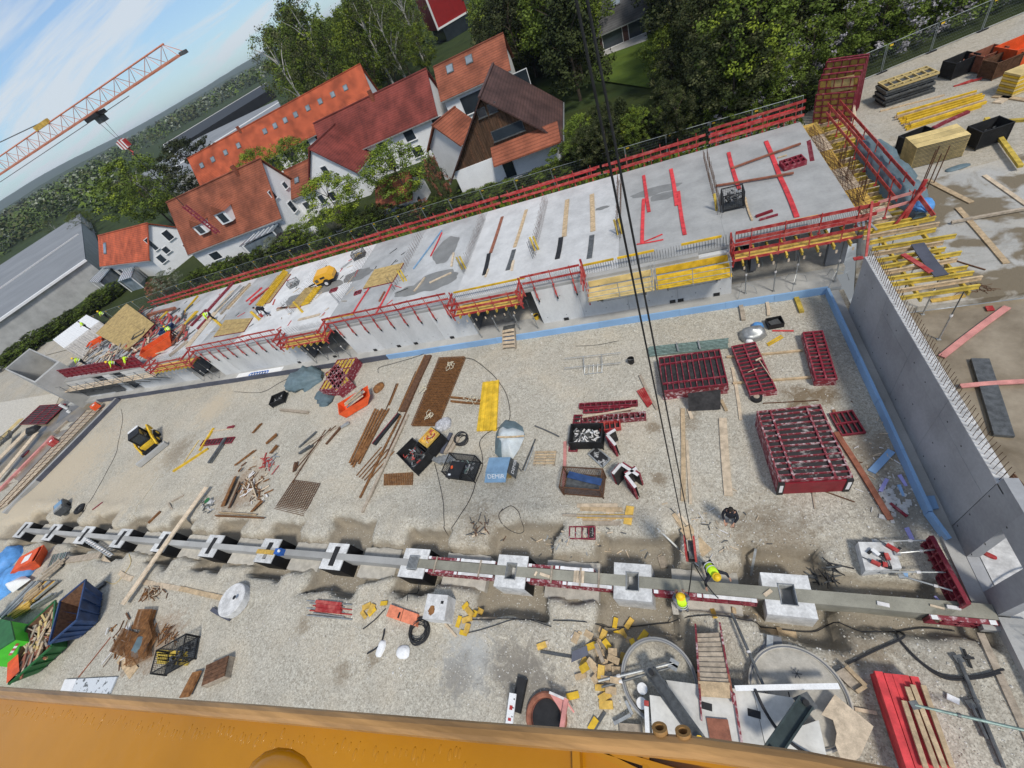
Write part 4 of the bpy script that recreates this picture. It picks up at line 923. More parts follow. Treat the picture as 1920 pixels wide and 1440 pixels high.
# concrete stair shaft, white container, brackets at the left end
t=thing('concrete_shaft','open-topped grey concrete shaft at the left end of the building','shaft',(-76,24,0));c4=[at(8,692,5.2),at(55,653,5.2),at(112,678,5.2),at(66,718,5.2)]
cc=sum(c4,V_())/4
for a,b in zip(c4,c4[1:]+c4[:1]):
 g=MB();ia,ib=a.lerp(cc,.09),b.lerp(cc,.09)
 g.add([(a.x,a.y,0),(b.x,b.y,0),(ib.x,ib.y,0),(ia.x,ia.y,0),(a.x,a.y,5.2),(b.x,b.y,5.2),(ib.x,ib.y,5.2),(ia.x,ia.y,5.2)],BOXF);g.obj('wall_panel','concrete',t)
q=(c4[0]+c4[1])/2;MB().box((q.x,q.y,3.6),(.9,.9,.9)).obj('opening','black',t)
c4=[at(99,637,2.9),at(120,653,2.9),at(186,602,2.9),at(162,590,2.9)]
t=thing('site_container','white ribbed site container behind the left end of the building','container',(sum(c4,V_())/4).xy.to_3d())
MB().prism([(v.x,v.y) for v in c4],.25,2.84).obj('body','white_worn',t)
MB().prism([(v.x,v.y) for v in c4],2.84,2.9).obj('roof','white',t)
for k in range(18):
 s=(k+.5)/18;MB().bar(c4[0].lerp(c4[3],s)+V_((0,0,.015)),c4[1].lerp(c4[2],s)+V_((0,0,.015)),.12,.03).obj('roof_rib','white',t)
 p=c4[1].lerp(c4[2],s);MB().box((p.x,p.y,1.5),(.14,.14,2.4)).obj('wall_rib','white_worn',t)
# scaffold with brackets hanging along the left end of the wall
t=thing('bracket_scaffold','grey bracket scaffold with pale boards along the left end of the wall','scaffold',(-62,20.3,0))
xa,xb=-71.5,-51.5
for i in range(5):
 for j in range(3):MB().box((xa+4*(i+.5),20.55+j*.28,2.55),(3.96,.26,.05)).obj('deck_board','wood_pale',t)
for i in range(11):
 x=xa+2*i;g=MB();g.bar((x,20.4,2.45),(x,21.3,2.45),.08,.1);g.bar((x,20.45,2.4),(x,21.3,1.2),.07,.07);g.bar((x,20.42,2.4),(x,20.42,3.6),.05,.05);g.obj('bracket','steel_dark',t)
for h in (.5,1.0):MB().tube([(xa,20.42,2.55+h),(xb,20.42,2.55+h)],.025,6).obj('rail_tube','steel',t)
for i in range(10):MB().tube([(xa+2*i,20.42,2.6),(xa+2*i+2,20.42,3.5)],.018,5).obj('brace','steel',t)
MB().box((-66,21.35,1.35),(9,.05,1.5)).obj('dark_form','steel_dark',t)
# people on the slab
for px,py,lb,kw,rz in [(232,690,'worker in a yellow vest and yellow helmet bending at the red wall forms',dict(bend=.7),2.6),(258,682,'worker in a yellow vest leaning over the red wall forms from behind',dict(bend=.8,helmet=None),2.8),(334,630,'worker in yellow vest and dark trousers stooping beside the orange tub',dict(bend=.9),1.3),(166,685,'worker in yellow vest and helmet among rebar at the far left',dict(bend=.5),2.2),(170,618,'worker in yellow top standing behind the rebar by the white container',dict(helmet=None),3.0),(207,598,'worker in yellow seen behind the huge plywood form',dict(bend=.3),2.0),(405,600,'worker in yellow shirt bent head down over the boards on the slab',dict(bend=1.1,helmet=None,arms='down'),2.4)]:
 p=at(px,py,SL+.05);person(lb,(p.x,p.y,SL+.06),rz,sleeve=None,**kw)
p=at(505,592,SL);person('person in black clothes leaning far forward over the yellow beams on the slab',(p.x,p.y,SL),2.0,top='cloth_dark',helmet=None,bend=1.0,arms='down',stride=.2)
p=at(492,594,SL);t=thing('bucket','red bucket beside the person in black on the slab','bucket',(p.x,p.y,SL));MB().lathe([(.001,.02),(.13,.02),(.17,.34),(.16,.34),(.12,.05),(.001,.05)],14).obj('shell','red_bright',t,**LW);MB().tube([(.16*cos(a),0,.34+.14*sin(a)) for a in [pi*k/8 for k in range(9)]],.006,4).obj('handle','steel',t,**LW)
# rebar heaps and small stuff on the left part of the slab
g=MB()
for k in range(90):
 p=at(ru(130,330),ru(600,690),SL+.02)
 if not (-70<p.x<-42 and 22.4<p.y<33):continue
 a=R3.gauss(.6,.5);L=ru(.6,2.4);g.bar(p,p+V_((cos(a)*L,sin(a)*L,ru(0,.12))),.04,.04,R3.choice((0,1,2,2)))
g.obj('offcuts',['rust_dark','wood_grey','steel_dark'],label='litter of bars, laths and offcuts over the left end of the slab',cat='offcuts',kind='stuff')
# more loose things on the left half of the slab
bars([('timber_beam','timber beam','yellow beam lying beside the huge plywood form','yellow',300,600,322,578,.2,.16,SL),('timber_beam','timber beam','yellow beam at the back rail of the left slab','yellow',345,588,372,556,.2,.16,SL),('red_channel','channel','long dark red waler lying by the back rail on the left slab','red_frame',390,585,440,530,.3,.2,SL),('red_channel','channel','shorter dark red waler near the pale sheet','red_frame',372,618,396,592,.25,.2,SL),('plank','plank','pale plank near the huge plywood form','wood_pale',318,640,342,612,.5,.05,SL),('plank','plank','brown timber pair at the back edge by the huge form','wood_brown',280,592,330,580,.4,.3,SL),('steel_tube','tube','grey tube lying on the pale board of the left slab','steel',402,585,452,535,.1,.1,SL+.1),('steel_tube','tube','second grey tube on the left slab','steel',410,586,458,538,.1,.1,SL+.1),('plank','plank','grey plank by the wire crate between the forms','wood_grey',520,582,545,574,.3,.06,SL),('red_lath','lath','red lath near the person in black','red_bright',512,572,516,562,.12,.06,SL),('plank','plank','pale plank at the front rail left of the middle platform','wood_pale',560,600,600,590,.3,.05,SL),('timber','timber','brown timber lying in front of the compressor','wood_brown',520,579,540,577,.25,.06,SL),('pipe','pipe','grey pipe beside the steel crate at the back rail','steel',640,505,660,490,.12,.12,SL)])
for k in range(3):blob('wet_sheen',*at(560+k*55,560-k*22,0).xy*((CAMZ-SL)/CAMZ),SL+.018+.001*k,1.8,.9,'damp',30+k,bld)
litter_=MB()
for k in range(170):
 p=at(ru(270,760),ru(470,640),SL+.02)
 if not (-60<p.x<-20 and 22.5<p.y<33):continue
 a=R3.gauss(.9,.6);L=ru(.2,1.1);litter_.bar(p,p+V_((cos(a)*L,sin(a)*L,ru(0,.05))),.05,.04,R3.choice((0,1,2,3)))
litter_.obj('offcuts',['wood_grey','steel_dark','wood_pale','red_wood'],label='small laths, ties and offcuts strewn over the middle of the slab',cat='offcuts',kind='stuff')
g=MB()
for k in range(120):
 x=ru(-62,8);y=ru(34.15,34.85);a=ru(-.4,.4);L=ru(.3,1.6);g.bar((x,y,SL-.55),(x+L*cos(a),y+L*sin(a)*.3,SL-.5),.1,.06,R3.choice((0,1,2,3)))
g.obj('scaffold_litter',['yellow_pale','rust_dark','red_frame','steel'],label='boards, clamps and offcuts lying on the back scaffold deck',cat='offcuts',kind='stuff')
rr_=random.Random(77)
def heap(n,x0,x1,y0,y1,mats,lb,nm,lmin,lmax,w,rise):
 g=MB()
 for _ in range(n):
  p=at(rr_.uniform(x0,x1),rr_.uniform(y0,y1),SL+.03)
  if not (-72<p.x<-40 and 22.3<p.y<33.4):continue
  a=rr_.choice((rr_.gauss(.7,.3),rr_.gauss(2.2,.3),rr_.uniform(0,3)));L=rr_.uniform(lmin,lmax);p.z += rr_.uniform(0,rise);g.bar(p,p+V_((cos(a)*L,sin(a)*L,rr_.uniform(-.05,.2))),rr_.uniform(*w),rr_.uniform(.04,.12),rr_.randrange(len(mats)))
 g.obj(nm,list(mats),label=lb,cat='offcuts',kind='stuff')
heap(260,110,300,640,705,('wood_pale','rust_dark','wood_pale','steel','wood_grey','wood_grey','steel_dark','red_bright'),'dense litter of timbers, bars and red fittings behind the red wall forms','form_litter',.4,2.2,(.06,.25),.35)
heap(150,230,350,590,650,('wood_brown','steel_dark','wood_grey','red_bright'),'litter of brown timbers and dark tools beside the huge plywood form','timber_litter',.4,2.0,(.08,.3),.3)
heap(60,140,200,620,660,('steel_dark','rust_dark','steel'),'dark cluster of props and rebar before the white container','prop_cluster',.5,1.6,(.05,.1),1.0)
for i,(px,py,L,wd,mt,nm,w) in enumerate([(268,632,1.6,1.0,'steel_dark','fittings_crate','dark open crate of fittings right of the huge plywood form'),(318,622,1.5,1.1,'blue_steel','fittings_crate','dark blue-grey crate beside the stooping worker')]):
 q=at(px,py,SL);wire_box(w,(q.x,q.y,SL),.5,L,wd,.6,mat=mt,fill=('steel','black','white_worn'),solid=True,seed=60+i)

# ------------------------------------------------------------------ formwork on the gravel
def frame3(bl,br,tl,z):
 a,b,c=at(*bl,z),at(*br,z),at(*tl,z);return a,ang(a,b),(b-a).length,(c-a).length
M('splash_sheet',(.045,.043,.043),.7,.3,2.5,.001,col2=(.28,.27,.26),pos=(.58,.68),fine=.25,fscale=9)
def stack(bl,br,tl,ztop,n,nx,names,group,z0=None,lr=(.25,.75),rim='red_frame',sheet='dark_sheet',jog=.04,long_y=False,low='red_worn',top=None):
 a,rz,L,Wd=frame3(bl,br,tl,ztop);g0=gh(a.x,a.y) if z0 is None else z0;t=(ztop-g0)/n
 ca,sa=cos(rz),sin(rz)
 for i in range(n):
  j=(ru(-jog,jog),ru(-jog,jog)) if i<n-1 else (0,0)
  loc=V_((a.x+j[0],a.y+j[1],g0+t*i+.004))
  if long_y:  # ribs run across the other way
   o=form_panel(Wd,L,names[i],loc+V_((ca*L,sa*L,0)),rz+pi/2,t=min(t-.006,.125),nx=nx,long_ribs=lr,group=group,rim=(top or rim) if i == n-1 else low,sheet=sheet)
  else:o=form_panel(L,Wd,names[i],loc,rz,t=min(t-.006,.125),nx=nx,long_ribs=lr,group=group,rim=(top or rim) if i == n-1 else low,sheet=sheet)
 return a,rz,L,Wd
ords=['lowest','second','third','fourth','fifth','sixth','seventh']
stack((1242,734),(1366,720),(1229,671),.75,6,11,['%s red frame panel of the wide stack beside the steel tube bundle' % o for o in ords[:5]]+['top red frame panel of the wide stack beside the steel tube bundle'],'panels of the wide stack',lr=(.22,.78))
stack((1406,739),(1457,731),(1382,647),.36,3,13,['lowest red panel of the narrow stack with a rake on it','middle red panel of the narrow stack with a rake on it','top red panel of the narrow stack with a rake on it'],'panels of the narrow stack with the rake',lr=(.5,),long_y=True)
stack((1529,712),(1571,710),(1497,623),.5,4,13,['%s red panel of the narrow stack nearest the blue foam upstand' % o for o in ('lowest','second','third','top')],'panels of the narrow stack by the foam',lr=(.5,),long_y=True)
a,rz,L,Wd=stack((1461,902),(1600,894),(1429,770),1.15,9,13,['%s panel of the tall red panel stack with pale dried concrete on its ribs' % o for o in ('lowest','second','third','fourth','fifth','sixth','seventh','eighth','top')],'panels of the tall stack',lr=(.22,.78),long_y=True,jog=.01,sheet='splash_sheet',top='red_worn')
ca,sa=cos(rz),sin(rz);nrm=V_((sa,-ca,0))
t=thing('end_board','dark red sheet with white corner blocks closing the front of the tall panel stack','board',(a.x,a.y,0))
p,q=V_((a.x,a.y,.55))+nrm*.05,V_((a.x+ca*L,a.y+sa*L,.55))+nrm*.05
MB().bar(p.lerp(q,.07),p.lerp(q,.93),.05,.95).obj('board','maroon_sheet',t)
for s in (.035,.965):c=p.lerp(q,s);MB().box((c.x,c.y,.55),(.22,.1,1.0),rz).obj('corner_block','black',t);MB().box((c.x+nrm.x*.055,c.y+nrm.y*.055,.6),(.12,.012,.6),rz).obj('corner_plate','white',t)
a,rz,L,Wd=frame3((1578,817),(1624,811),(1560,774),.12);form_panel(L,Wd,'single small red panel lying flat beside the tall panel stack',a-V_((0,0,.1)),rz,nx=4,long_ribs=(.5,))
def narrow(p1,p2,wd,z,lb,nx=9,t=.12,rim='red_frame',grp='narrow red panels'):
 a,b=at(*p1,z),at(*p2,z);a.z=z-t
 return form_panel((b-a).xy.length,wd,lb,a,ang(a,b),t=t,nx=nx,long_ribs=(),group=grp,rim=rim)
narrow((1085,764),(1195,758),.32,.25,'narrow red panel with ten cells lying farthest from the dark mesh crate',10,.22);narrow((1093,774),(1182,769),.3,.16,'narrow red panel half hidden below a pale lath',9);narrow((1091,793),(1211,783),.42,.35,'narrow red panel with a white label plate and a dark side',12,.3,'red_worn')
narrow((1124,808),(1164,802),.55,.3,'short bright red panel beside the crate of white fittings',4,.25,'red_bright')
narrow((1082,846),(1092,777),.5,.12,'narrow red panel lying crossways left of the crate of white fittings',9);narrow((1066,1011),(1116,1011),.62,.12,'small red panel of eight cells below the pile of boards',4);
bars([('lath','lath','pale lath lying over the narrow red panels','wood_pale',1092,783,1191,766,.1,.06,.36),
 ('red_board','board','long pale red board lying left of the dark mesh stillage','red_pale',1060,829,1057,925,.17,.05),('plank','plank','wide pale plank lying left of the tall panel stack','wood_pale',1355,785,1366,930,.34,.06),('plank','plank','long brown-stained plank under the crane ropes','wood',1280,767,1281,940,.20,.06),('plank','plank','narrow pale plank beside the long plank under the crane ropes','wood_pale',1288,826,1295,945,.12,.06),
 ('board','board','pinkish board slanting from the corner of the wide panel stack','wood_pale',1373,690,1389,788,.14,.05),('timber','timber','rear pale timber running between the wide and narrow stacks','wood',1362,671,1505,658,.10,.10),('timber','timber','front pale timber running between the wide and narrow stacks','wood',1374,720,1525,708,.10,.10),('timber','timber','pale block sticking out below the dark leaning sheet','wood_pale',1291,768,1297,785,.16,.08),('timber','timber','short timber at the lower right corner of the wide stack','wood',1352,751,1362,771,.14,.08),
 ('timber','timber','weathered timber beam slanting by the corner of the wide stack','wood_grey',1200,705,1232,768,.14,.12),('timber','timber','brown timber slanting past the tall stack towards the tool block','wood_brown',1567,812,1668,976,.20,.10),('timber','timber','rust-stained timber end showing under the single small red panel','wood_brown',1562,770,1576,800,.12,.08,-.02),
 ('timber_beam','timber beam','yellow I-beam leaning on the blue upstand at the rear corner','yellow_beam',1488,550,1503,587,.22,.14),('timber_beam','timber beam','weathered I-beam end at the blue upstand left of the pale board','wood_grey',1389,575,1394,602,.22,.14),('board','board','pale board leaning against the blue upstand','wood_pale',1435,558,1441,592,.16,.06,.02),
 ('yellow_strip','strip','upper yellow strip lying by the white bag','yellow',1438,646,1465,630,.08,.05),('yellow_strip','strip','lower yellow strip lying by the white bag','yellow',1440,649,1468,633,.08,.05),('red_lath','lath','thin red lath in front of the black box','red_wood',1448,621,1488,621,.07,.05),('rod','rod','long dark rod behind the tall panel stack','rust_dark',1430,757,1535,751,.04,.04),('rod','rod','thin bar standing out below the tall panel stack','wood_grey',1522,918,1528,955,.05,.04),('rod','rod','dark thin bar slanting below the tall panel stack','rust_dark',1545,922,1602,942,.04,.04),('red_bar','bar','dark red bar lying among the rubble by the foam','red_frame',1668,945,1700,970,.09,.07)])
a,b,c,d=at(1291,770,.1),at(1351,767,.1),at(1351,730,.95),at(1290,737,.95)
g=MB();n_=V_((0,-.04,.02));g.add([a,b,c,d]+[v+n_ for v in (a,b,c,d)],BOXF);g.obj('dark_sheet','dark_sheet',label='dark scuffed sheet leaning on the front of the wide panel stack',cat='sheet')
for k in range(14):
 p,q=at(1216+ru(-2,3),656+(k % 7)*2.6-4,.1),at(1366+ru(-3,1),640+(k % 7)*2.6-4,.1);zo=.08+.09*(k // 7);p.z=q.z=zo+gh(p.x,p.y)
 MB().tube([p,q],.036,7).obj('scaffold_tube','steel_green',label='grey-green steel tube of the strapped bundle behind the wide stack',cat='tube',group='steel tube bundle')
for s in (.35,.62):p,q=at(1216+150*s,640+12-15*s+18*.0,.1),at(1216+150*s+4,668-15*s,.1);MB().bar(p+V_((0,0,.2)),q+V_((0,0,.2)),.08,.06).obj('strap','steel',label='%s strap across the grey-green tube bundle' % ('left' if s<.5 else 'right'),cat='strap')
for k in range(5):p,q=at(1195+k*3.2,733-k*1.6,.08),at(1215+k*2.0,763-k*1.8,.08);MB().tube([p,q],.05,8).obj('red_tube','orange_pale' if k == 9 else 'red_bright',label='short red tube in the fan of red tubes by the weathered beam',cat='tube',group='fan of red tubes')
# rake on the narrow stack
t=thing('rake','wooden rake lying across the narrow red panel stack','rake',at(1430,690,.4));MB().tube([at(1424,676,.42),at(1447,710,.42)],.02,6).obj('handle','wood_pale',t);MB().bar(at(1417,676,.42),at(1427,671,.42),.06,.06).obj('head','wood_pale',t);MB().tube([at(1402,698,.42),at(1420,690,.42)],.015,5).obj('stick','wood_pale',t)
def ring_obj(nm,c,r,tr,mat,lb,cat,n=20,ax=None,k=3,jit=.08):
 g=MB()
 for j in range(k):
  cx=V_(c)+V_((ru(-jit,jit),ru(-jit,jit),tr+tr*1.4*j));rr=r*ru(.86,1.06);g.tube([cx+V_((rr*cos(2*pi*i/n),rr*sin(2*pi*i/n)*ru(.97,1.03),.01*sin(i*1.3))) for i in range(n+1)],tr,5,0,False)
 return g.obj(nm,mat,label=lb,cat=cat)
p=at(1418,748);t=thing('roller','black rubber roller lying at the foot of the narrow red stack','roller',p);MB().cyl(p+V_((0,0,.01)),.26,.2,18).obj('tyre','rubber',t);MB().cyl(p+V_((0,0,.015)),.13,.21,14).obj('hub','wood_grey',t)
p=at(1452,609);t=thing('black_crate','small black plastic crate near the rear corner of the gravel','crate',(p.x,p.y,0));g=MB();g.box((p.x,p.y,.03),(.75,.6,.05),.1)
for s in (-1,1):g.box((p.x+s*.36,p.y+s*.036,.16),(.04,.6,.3),.1);g.box((p.x-s*.03,p.y+s*.29,.16),(.7,.04,.3),.1)
g.obj('shell','black',t);MB().box((p.x,p.y,.12),(.5,.4,.15),.3).obj('contents','steel_dark',t)
def bag(p,rx,ry,rz,h,mat,lb,cat='bag',nm='bag',seed=0,grp=None):
 g=MB();nn=14
 for j in range(8):
  for i in range(nn):
   t=2*pi*i/nn;u=j/7;r=cos(u*pi/2) ** .55*(1+.16*nz2(cos(t)*1.7+seed,sin(t)*1.7,1,j*.3))
   x,y=rx*r*math.copysign(abs(cos(t)) ** .75,cos(t)),ry*r*math.copysign(abs(sin(t)) ** .75,sin(t));z=h*sin(u*pi/2)*(1+.3*nz2(x*3,y*3+seed,1,2))
   g.v.append((p[0]+x*cos(rz)-y*sin(rz),p[1]+x*sin(rz)+y*cos(rz),p[2]+max(0,z)))
 g.f=[(j*nn+i,j*nn+(i+1) % nn,(j+1)*nn+(i+1) % nn,(j+1)*nn+i) for j in range(7) for i in range(nn)];g.m=[0]*len(g.f)
 return g.obj(nm,mat,label=lb,cat=cat,smooth=True,group=grp)
p=at(1411,630);bag((p.x,p.y,0),.65,.5,.3,.5,'steel','grey plastic bag slumped behind the narrow red stack',seed=1);p=at(1420,614);bag((p.x,p.y,0),.3,.25,0,.3,'tarp_blue','crumpled blue cloth beside the grey plastic bag','cloth','cloth',2);p=at(1404,640);bag((p.x,p.y,0),.22,.3,.2,.25,'white','small white bag leaning on the grey plastic bag',seed=3)
t=thing('black_bucket','black bucket standing alone on the gravel left of the wide stack','bucket',at(1184,680));MB().lathe([(.001,.02),(.17,.0),(.2,.36),(.185,.36),(.15,.05),(.001,.05)],14).obj('shell','black',t,**LW);MB().tube([(.2*cos(a),.0,.36-.1*sin(a)) for a in [pi*k/8 for k in range(9)]],.008,4).obj('handle','steel',t,**LW)
# steel rack lying on the gravel
t=thing('steel_rack','grey steel rack of bars lying on the gravel before the blue upstand','rack',at(1110,690))
for (x1,y1,x2,y2) in [(1059,672,1164,661),(1058,690,1164,680)]:MB().tube([at(x1,y1,.35),at(x2,y2,.35)],.022,5).obj('long_bar','steel',t)
for (x1,y1,x2,y2) in [(1094,669,1096,702),(1128,665,1129,698)]:MB().tube([at(x1,y1,.38),at(x1+1,(y1+y2)/2,.25),at(x2,y2,.05)],.026,5).obj('side_frame','steel',t)
for k in range(5):MB().tube([at(1097+k*8,685-k,.3),at(1096+k*8,701-k,.06)],.02,5).obj('rung','steel',t)
MB().tube([at(1096,702,.05),at(1130,698,.05)],.026,5).obj('base_bar','steel',t)
# wooden steps to the opening
t=thing('wooden_steps','short wooden stair leading from the gravel over the blue upstand into the opening','steps',at(955,640));a,b,c,d=at(944,655,.02),at(967,654,.02),at(943,620,.85),at(965,616,.85)
for p,q in ((a,c),(b,d)):MB().bar(p,q,.06,.24).obj('stringer','wood_grey',t)
for k in range(5):s=(k+.5)/5;p,q=a.lerp(c,s)+V_((0,0,.10)),b.lerp(d,s)+V_((0,0,.10));MB().bar(p,q,.24,.04).obj('tread','wood_pale',t)
MB().bar(c+V_((0,.2,.05)),d+V_((0,.2,.05)),.4,.04).obj('landing','steel_dark',t)
p=at(1006,603,.3);t=thing('yellow_bucket','yellow mortar bucket in the opening beside a prop','bucket',(p.x,p.y+.3,.31));MB().lathe([(.001,.02),(.16,.0),(.22,.36),(.205,.36),(.15,.05),(.001,.05)],14).obj('shell','yellow',t,**LW);MB().disc((0,0,.3),.18,14).obj('contents','black',t,**LW)
# mesh crates round the middle
q=at(1104,826);wire_box('black crate heaped with pale fittings beside the narrow red panels',(q.x,q.y,0),-.03,1.7,1.15,.8,fill=('white_worn','steel','white_worn','black'),solid=True,seed=11,fillz=.75)
q=at(1097,912);wire_box('dark empty mesh stillage with a dark plank across its top',(q.x,q.y,0),-.08,2.0,1.1,.95,mat='rust_dark',seed=12);bars([('dark_plank','plank','dark blue-black plank lying across the empty mesh stillage','blue_steel',1066,890,1128,905,.34,.06,.98)])
def corner_form(px,py,rz,L1,L2,h,lb):
 p=at(px,py);t=thing('corner_form',lb,'corner form',(p.x,p.y,0),rz,'red corner forms standing on the gravel')
 MB().box((L1/2,.06,h/2),(L1,.012,h)).obj('facing','dark_sheet',t,**LW);MB().box((.06,-L2/2,h/2),(.012,L2,h)).obj('facing','dark_sheet',t,**LW)
 g=MB();g.box((L1/2,.005,h),(L1,.14,.03));g.box((.005,-L2/2,h+.001),(.14,L2,.03));g.obj('top_rim','white_worn',t,**LW)
 g=MB();k=.1
 for z in [.05+i*(h-.1)/4 for i in range(5)]:g.box((L1/2,.12,z),(L1,k,.04));g.box((-.07,-L2/2,z),(k,L2,.04))
 for s in (0,.5,1):g.box((.03+(L1-.06)*s,.12,h/2),(.04,k,h-.02));g.box((-.07,-.03-(L2-.06)*s,h/2),(k,.04,h-.02))
 g.obj('frame','red_frame',t,**LW);return t
corner_form(1146,836,.6,.5,.75,1.1,'small corner form with white top beside the crate of fittings')
corner_form(1172,892,-.75+.1,.98,.62,1.2,'large open corner form with white top, its dark inside facing the crane');corner_form(1181,912,.6,.6,.75,1.2,'corner form with white top and red side standing inside the large one')
a,b,c,d=at(1130,876,.12),at(1145,861,.12),at(1118,838,.12),at(1103,851,.12)
t=thing('form_sheet','dark form sheet with splashes of pale concrete lying left of the corner forms','form sheet',a);M('splashed',(.03,.03,.032),.6,.2,2.2,col2=(.55,.55,.54),pos=(.55,.62),fine=.2)
MB().add([v-V_((0,0,.1)) for v in (a,b,c,d)]+[a,b,c,d],BOXF).obj('sheet','splashed',t)
for p,q in ((a,b),(b,c),(c,d),(d,a)):MB().bar(p+V_((0,0,.01)),q+V_((0,0,.01)),.07,.05).obj('rim','steel',t)
# pallet
a,rz,L,Wd=frame3((999,871),(1039,871),(1002,845),.14);t=thing('pallet','empty wooden pallet lying on the gravel','pallet',(a.x,a.y,0),rz)
for k in range(5):MB().box((L/2,Wd*(k+.5)/5,.13),(L,.10,.022)).obj('board','wood_brown' if k == 9 else 'wood',t,**LW)
for k in range(3):MB().box((L*(.05+.45*k),Wd/2,.06),(.1,Wd,.1)).obj('block_row','wood_grey',t,**LW)
# covered heap and the blue-grey box
g=MB();C0=at(955,825);nn=26;rr=R3
OUTL=[(948,787),(966,790),(980,800),(984,815),(978,832),(968,852),(956,860),(938,861),(928,850),(928,830),(930,812),(938,797)]
OP=[at(x,y) for x,y in OUTL]
def mound(outl,h,nm,mat,lb,cat,seed,zo=0.0,sc=1.0):
 pts=[]
 c=sum(outl,V_())/len(outl);n=len(outl);g=MB()
 for j in range(7):
  u=j/6
  for i in range(n*3):
   a,b=outl[i // 3],outl[(i // 3+1) % n];p=a.lerp(b,(i % 3)/3);p=c+(p-c)*sc*(1-u) ;z=h*(1-(1-u) ** 2.2)*(1+.3*nz2(p.x*2.2,p.y*2.2,1,seed))+zo
   g.v.append((p.x,p.y,z))
 m=n*3;g.f=[(j*m+i,j*m+(i+1) % m,(j+1)*m+(i+1) % m,(j+1)*m+i) for j in range(6) for i in range(m)];g.m=[0]*len(g.f)
 return g.obj(nm,mat,label=lb,cat=cat,smooth=True)
mound(OP,.55,'tarpaulin','tarp','grey-green tarpaulin spread under a white plastic sheet','tarpaulin',3)
mound([at(x,y,.2) for x,y in [(941,794),(955,799),(968,799),(981,808),(981,820),(972,840),(960,858),(940,857),(932,838),(930,818),(934,803)]],.62,'plastic_sheet','sheet_white','white plastic sheet covering a heap behind the blue-grey box','plastic sheet',4,.06)
bars([('lath','lath','orange wooden lath weighing down the white plastic sheet','wood',933,820,983,818,.1,.05,.62)])
t=thing('lettered_box','blue-grey box with hand-painted white letters on its lid flap','box',at(937,885))
zt=.8;a,b,c,d=at(910,886,zt),at(950,885,zt),at(957,857,zt),at(917,858,zt)
def slab4(nm,ps,th,mat,par):
 n_=(ps[1]-ps[0]).cross(ps[3]-ps[0]).normalized()*th;return MB().add([v-n_ for v in ps]+list(ps),BOXF).obj(nm,mat,par)
slab4('lid',[a,b,c,d],.03,'blue_ply',t)
f0=at(908,905,.32);f1=f0+(b-a);slab4('front_flap',[f0,f1,b-V_((0,0,.035)),a-V_((0,0,.035))],.025,'blue_ply',t)
s0,s1=V_((b.x+.28,b.y-.05,.1)),V_((c.x+.28,c.y-.05,.1));slab4('side_flap',[s0,s1,c-V_((0,0,.04)),b-V_((0,0,.04))],.025,'steel_dark',t)
MB().add([(a.x+.05,a.y+.03,0),(b.x-.05,b.y+.03,0),(c.x-.05,c.y-.03,0),(d.x+.05,d.y-.03,0),(a.x+.05,a.y+.03,zt-.05),(b.x-.05,b.y+.03,zt-.05),(c.x-.05,c.y-.03,zt-.05),(d.x+.05,d.y-.03,zt-.05)],BOXF).obj('body','plywood',t)
def text(s,o,ux,uy,size,mat,parent,nm='lettering'):
 """flat lettering: origin o, unit vectors along and up the writing"""
 cu=bpy.data.curves.new(nm,'FONT');cu.body=s;cu.size=size;cu.extrude=.002;cu.materials.append(MT[mat])
 tmp=bpy.data.objects.new(nm,cu);COL.objects.link(tmp);me=bpy.data.meshes.new_from_object(tmp.evaluated_get(bpy.context.evaluated_depsgraph_get()));bpy.data.objects.remove(tmp)
 ob=bpy.data.objects.new(nm,me);COL.objects.link(ob)
 ux,uy=ux.normalized(),uy.normalized();n_=ux.cross(uy).normalized();uy=n_.cross(ux)
 mm=Matrix((ux,uy,n_)).transposed().to_4x4();mm.translation=V_(o)+n_*.014
 if parent is not None:ob.parent=parent;mm=WM[parent.name].inverted() @ mm
 ob.matrix_basis=mm;WM[ob.name]=Matrix.Identity(4);return ob
aa,bb=a-V_((0,0,.035)),b-V_((0,0,.035))
text('DEMIR',f0.lerp(aa,.42)+(f1-f0)*.14,f1-f0,aa-f0,.36,'white',t)
text('DEMIR',s0.lerp(b-V_((0,0,.04)),.35)+(s1-s0)*.12,s1-s0,b-s0,.30,'white',t)
def box_group(px,py,rz,L,Wd,h,lb,fill,seed,mat='black',solid=False):q=at(px,py);return wire_box(lb,(q.x,q.y,0),rz,L,Wd,h,mat=mat,fill=fill,solid=solid,seed=seed)
box_group(786,862,-.62,2.0,1.35,.85,'black mesh crate packed with grey and red fittings, at the left of the crate cluster',('steel','steel','red_bright','black'),21,solid=True)
box_group(818,840,-.55,1.1,1.5,1.0,'dark mesh crate with a yellow-rimmed box on top, in the crate cluster',None,22,solid=True)
q=at(806,822,1.0);t=thing('yellow_box','open yellow box of red wedges standing on the dark mesh crate','box',(q.x,q.y,1.0),-.55);g=MB()
for s in (-1,1):g.box((s*.4,0,.1),(.04,1.1,.2));g.box((0,s*.55,.1),(.8,.04,.2))
g.box((0,0,.01),(.8,1.1,.02));g.obj('box','yellow_ply',t,**LW)
for k in range(14):c=V_((ru(-.3,.3),ru(-.4,.4),.09));v=V_((ru(-.14,.14),ru(-.14,.14),0));MB().bar(c-v,c+v,.05,.05).obj('wedge','red_bright' if k % 3 else 'wood_pale',t,**LW)
box_group(873,884,-.13,1.75,1.2,1.0,'black mesh crate with a black cover over its front half, right in the cluster',('steel_green','steel','white_worn'),23)
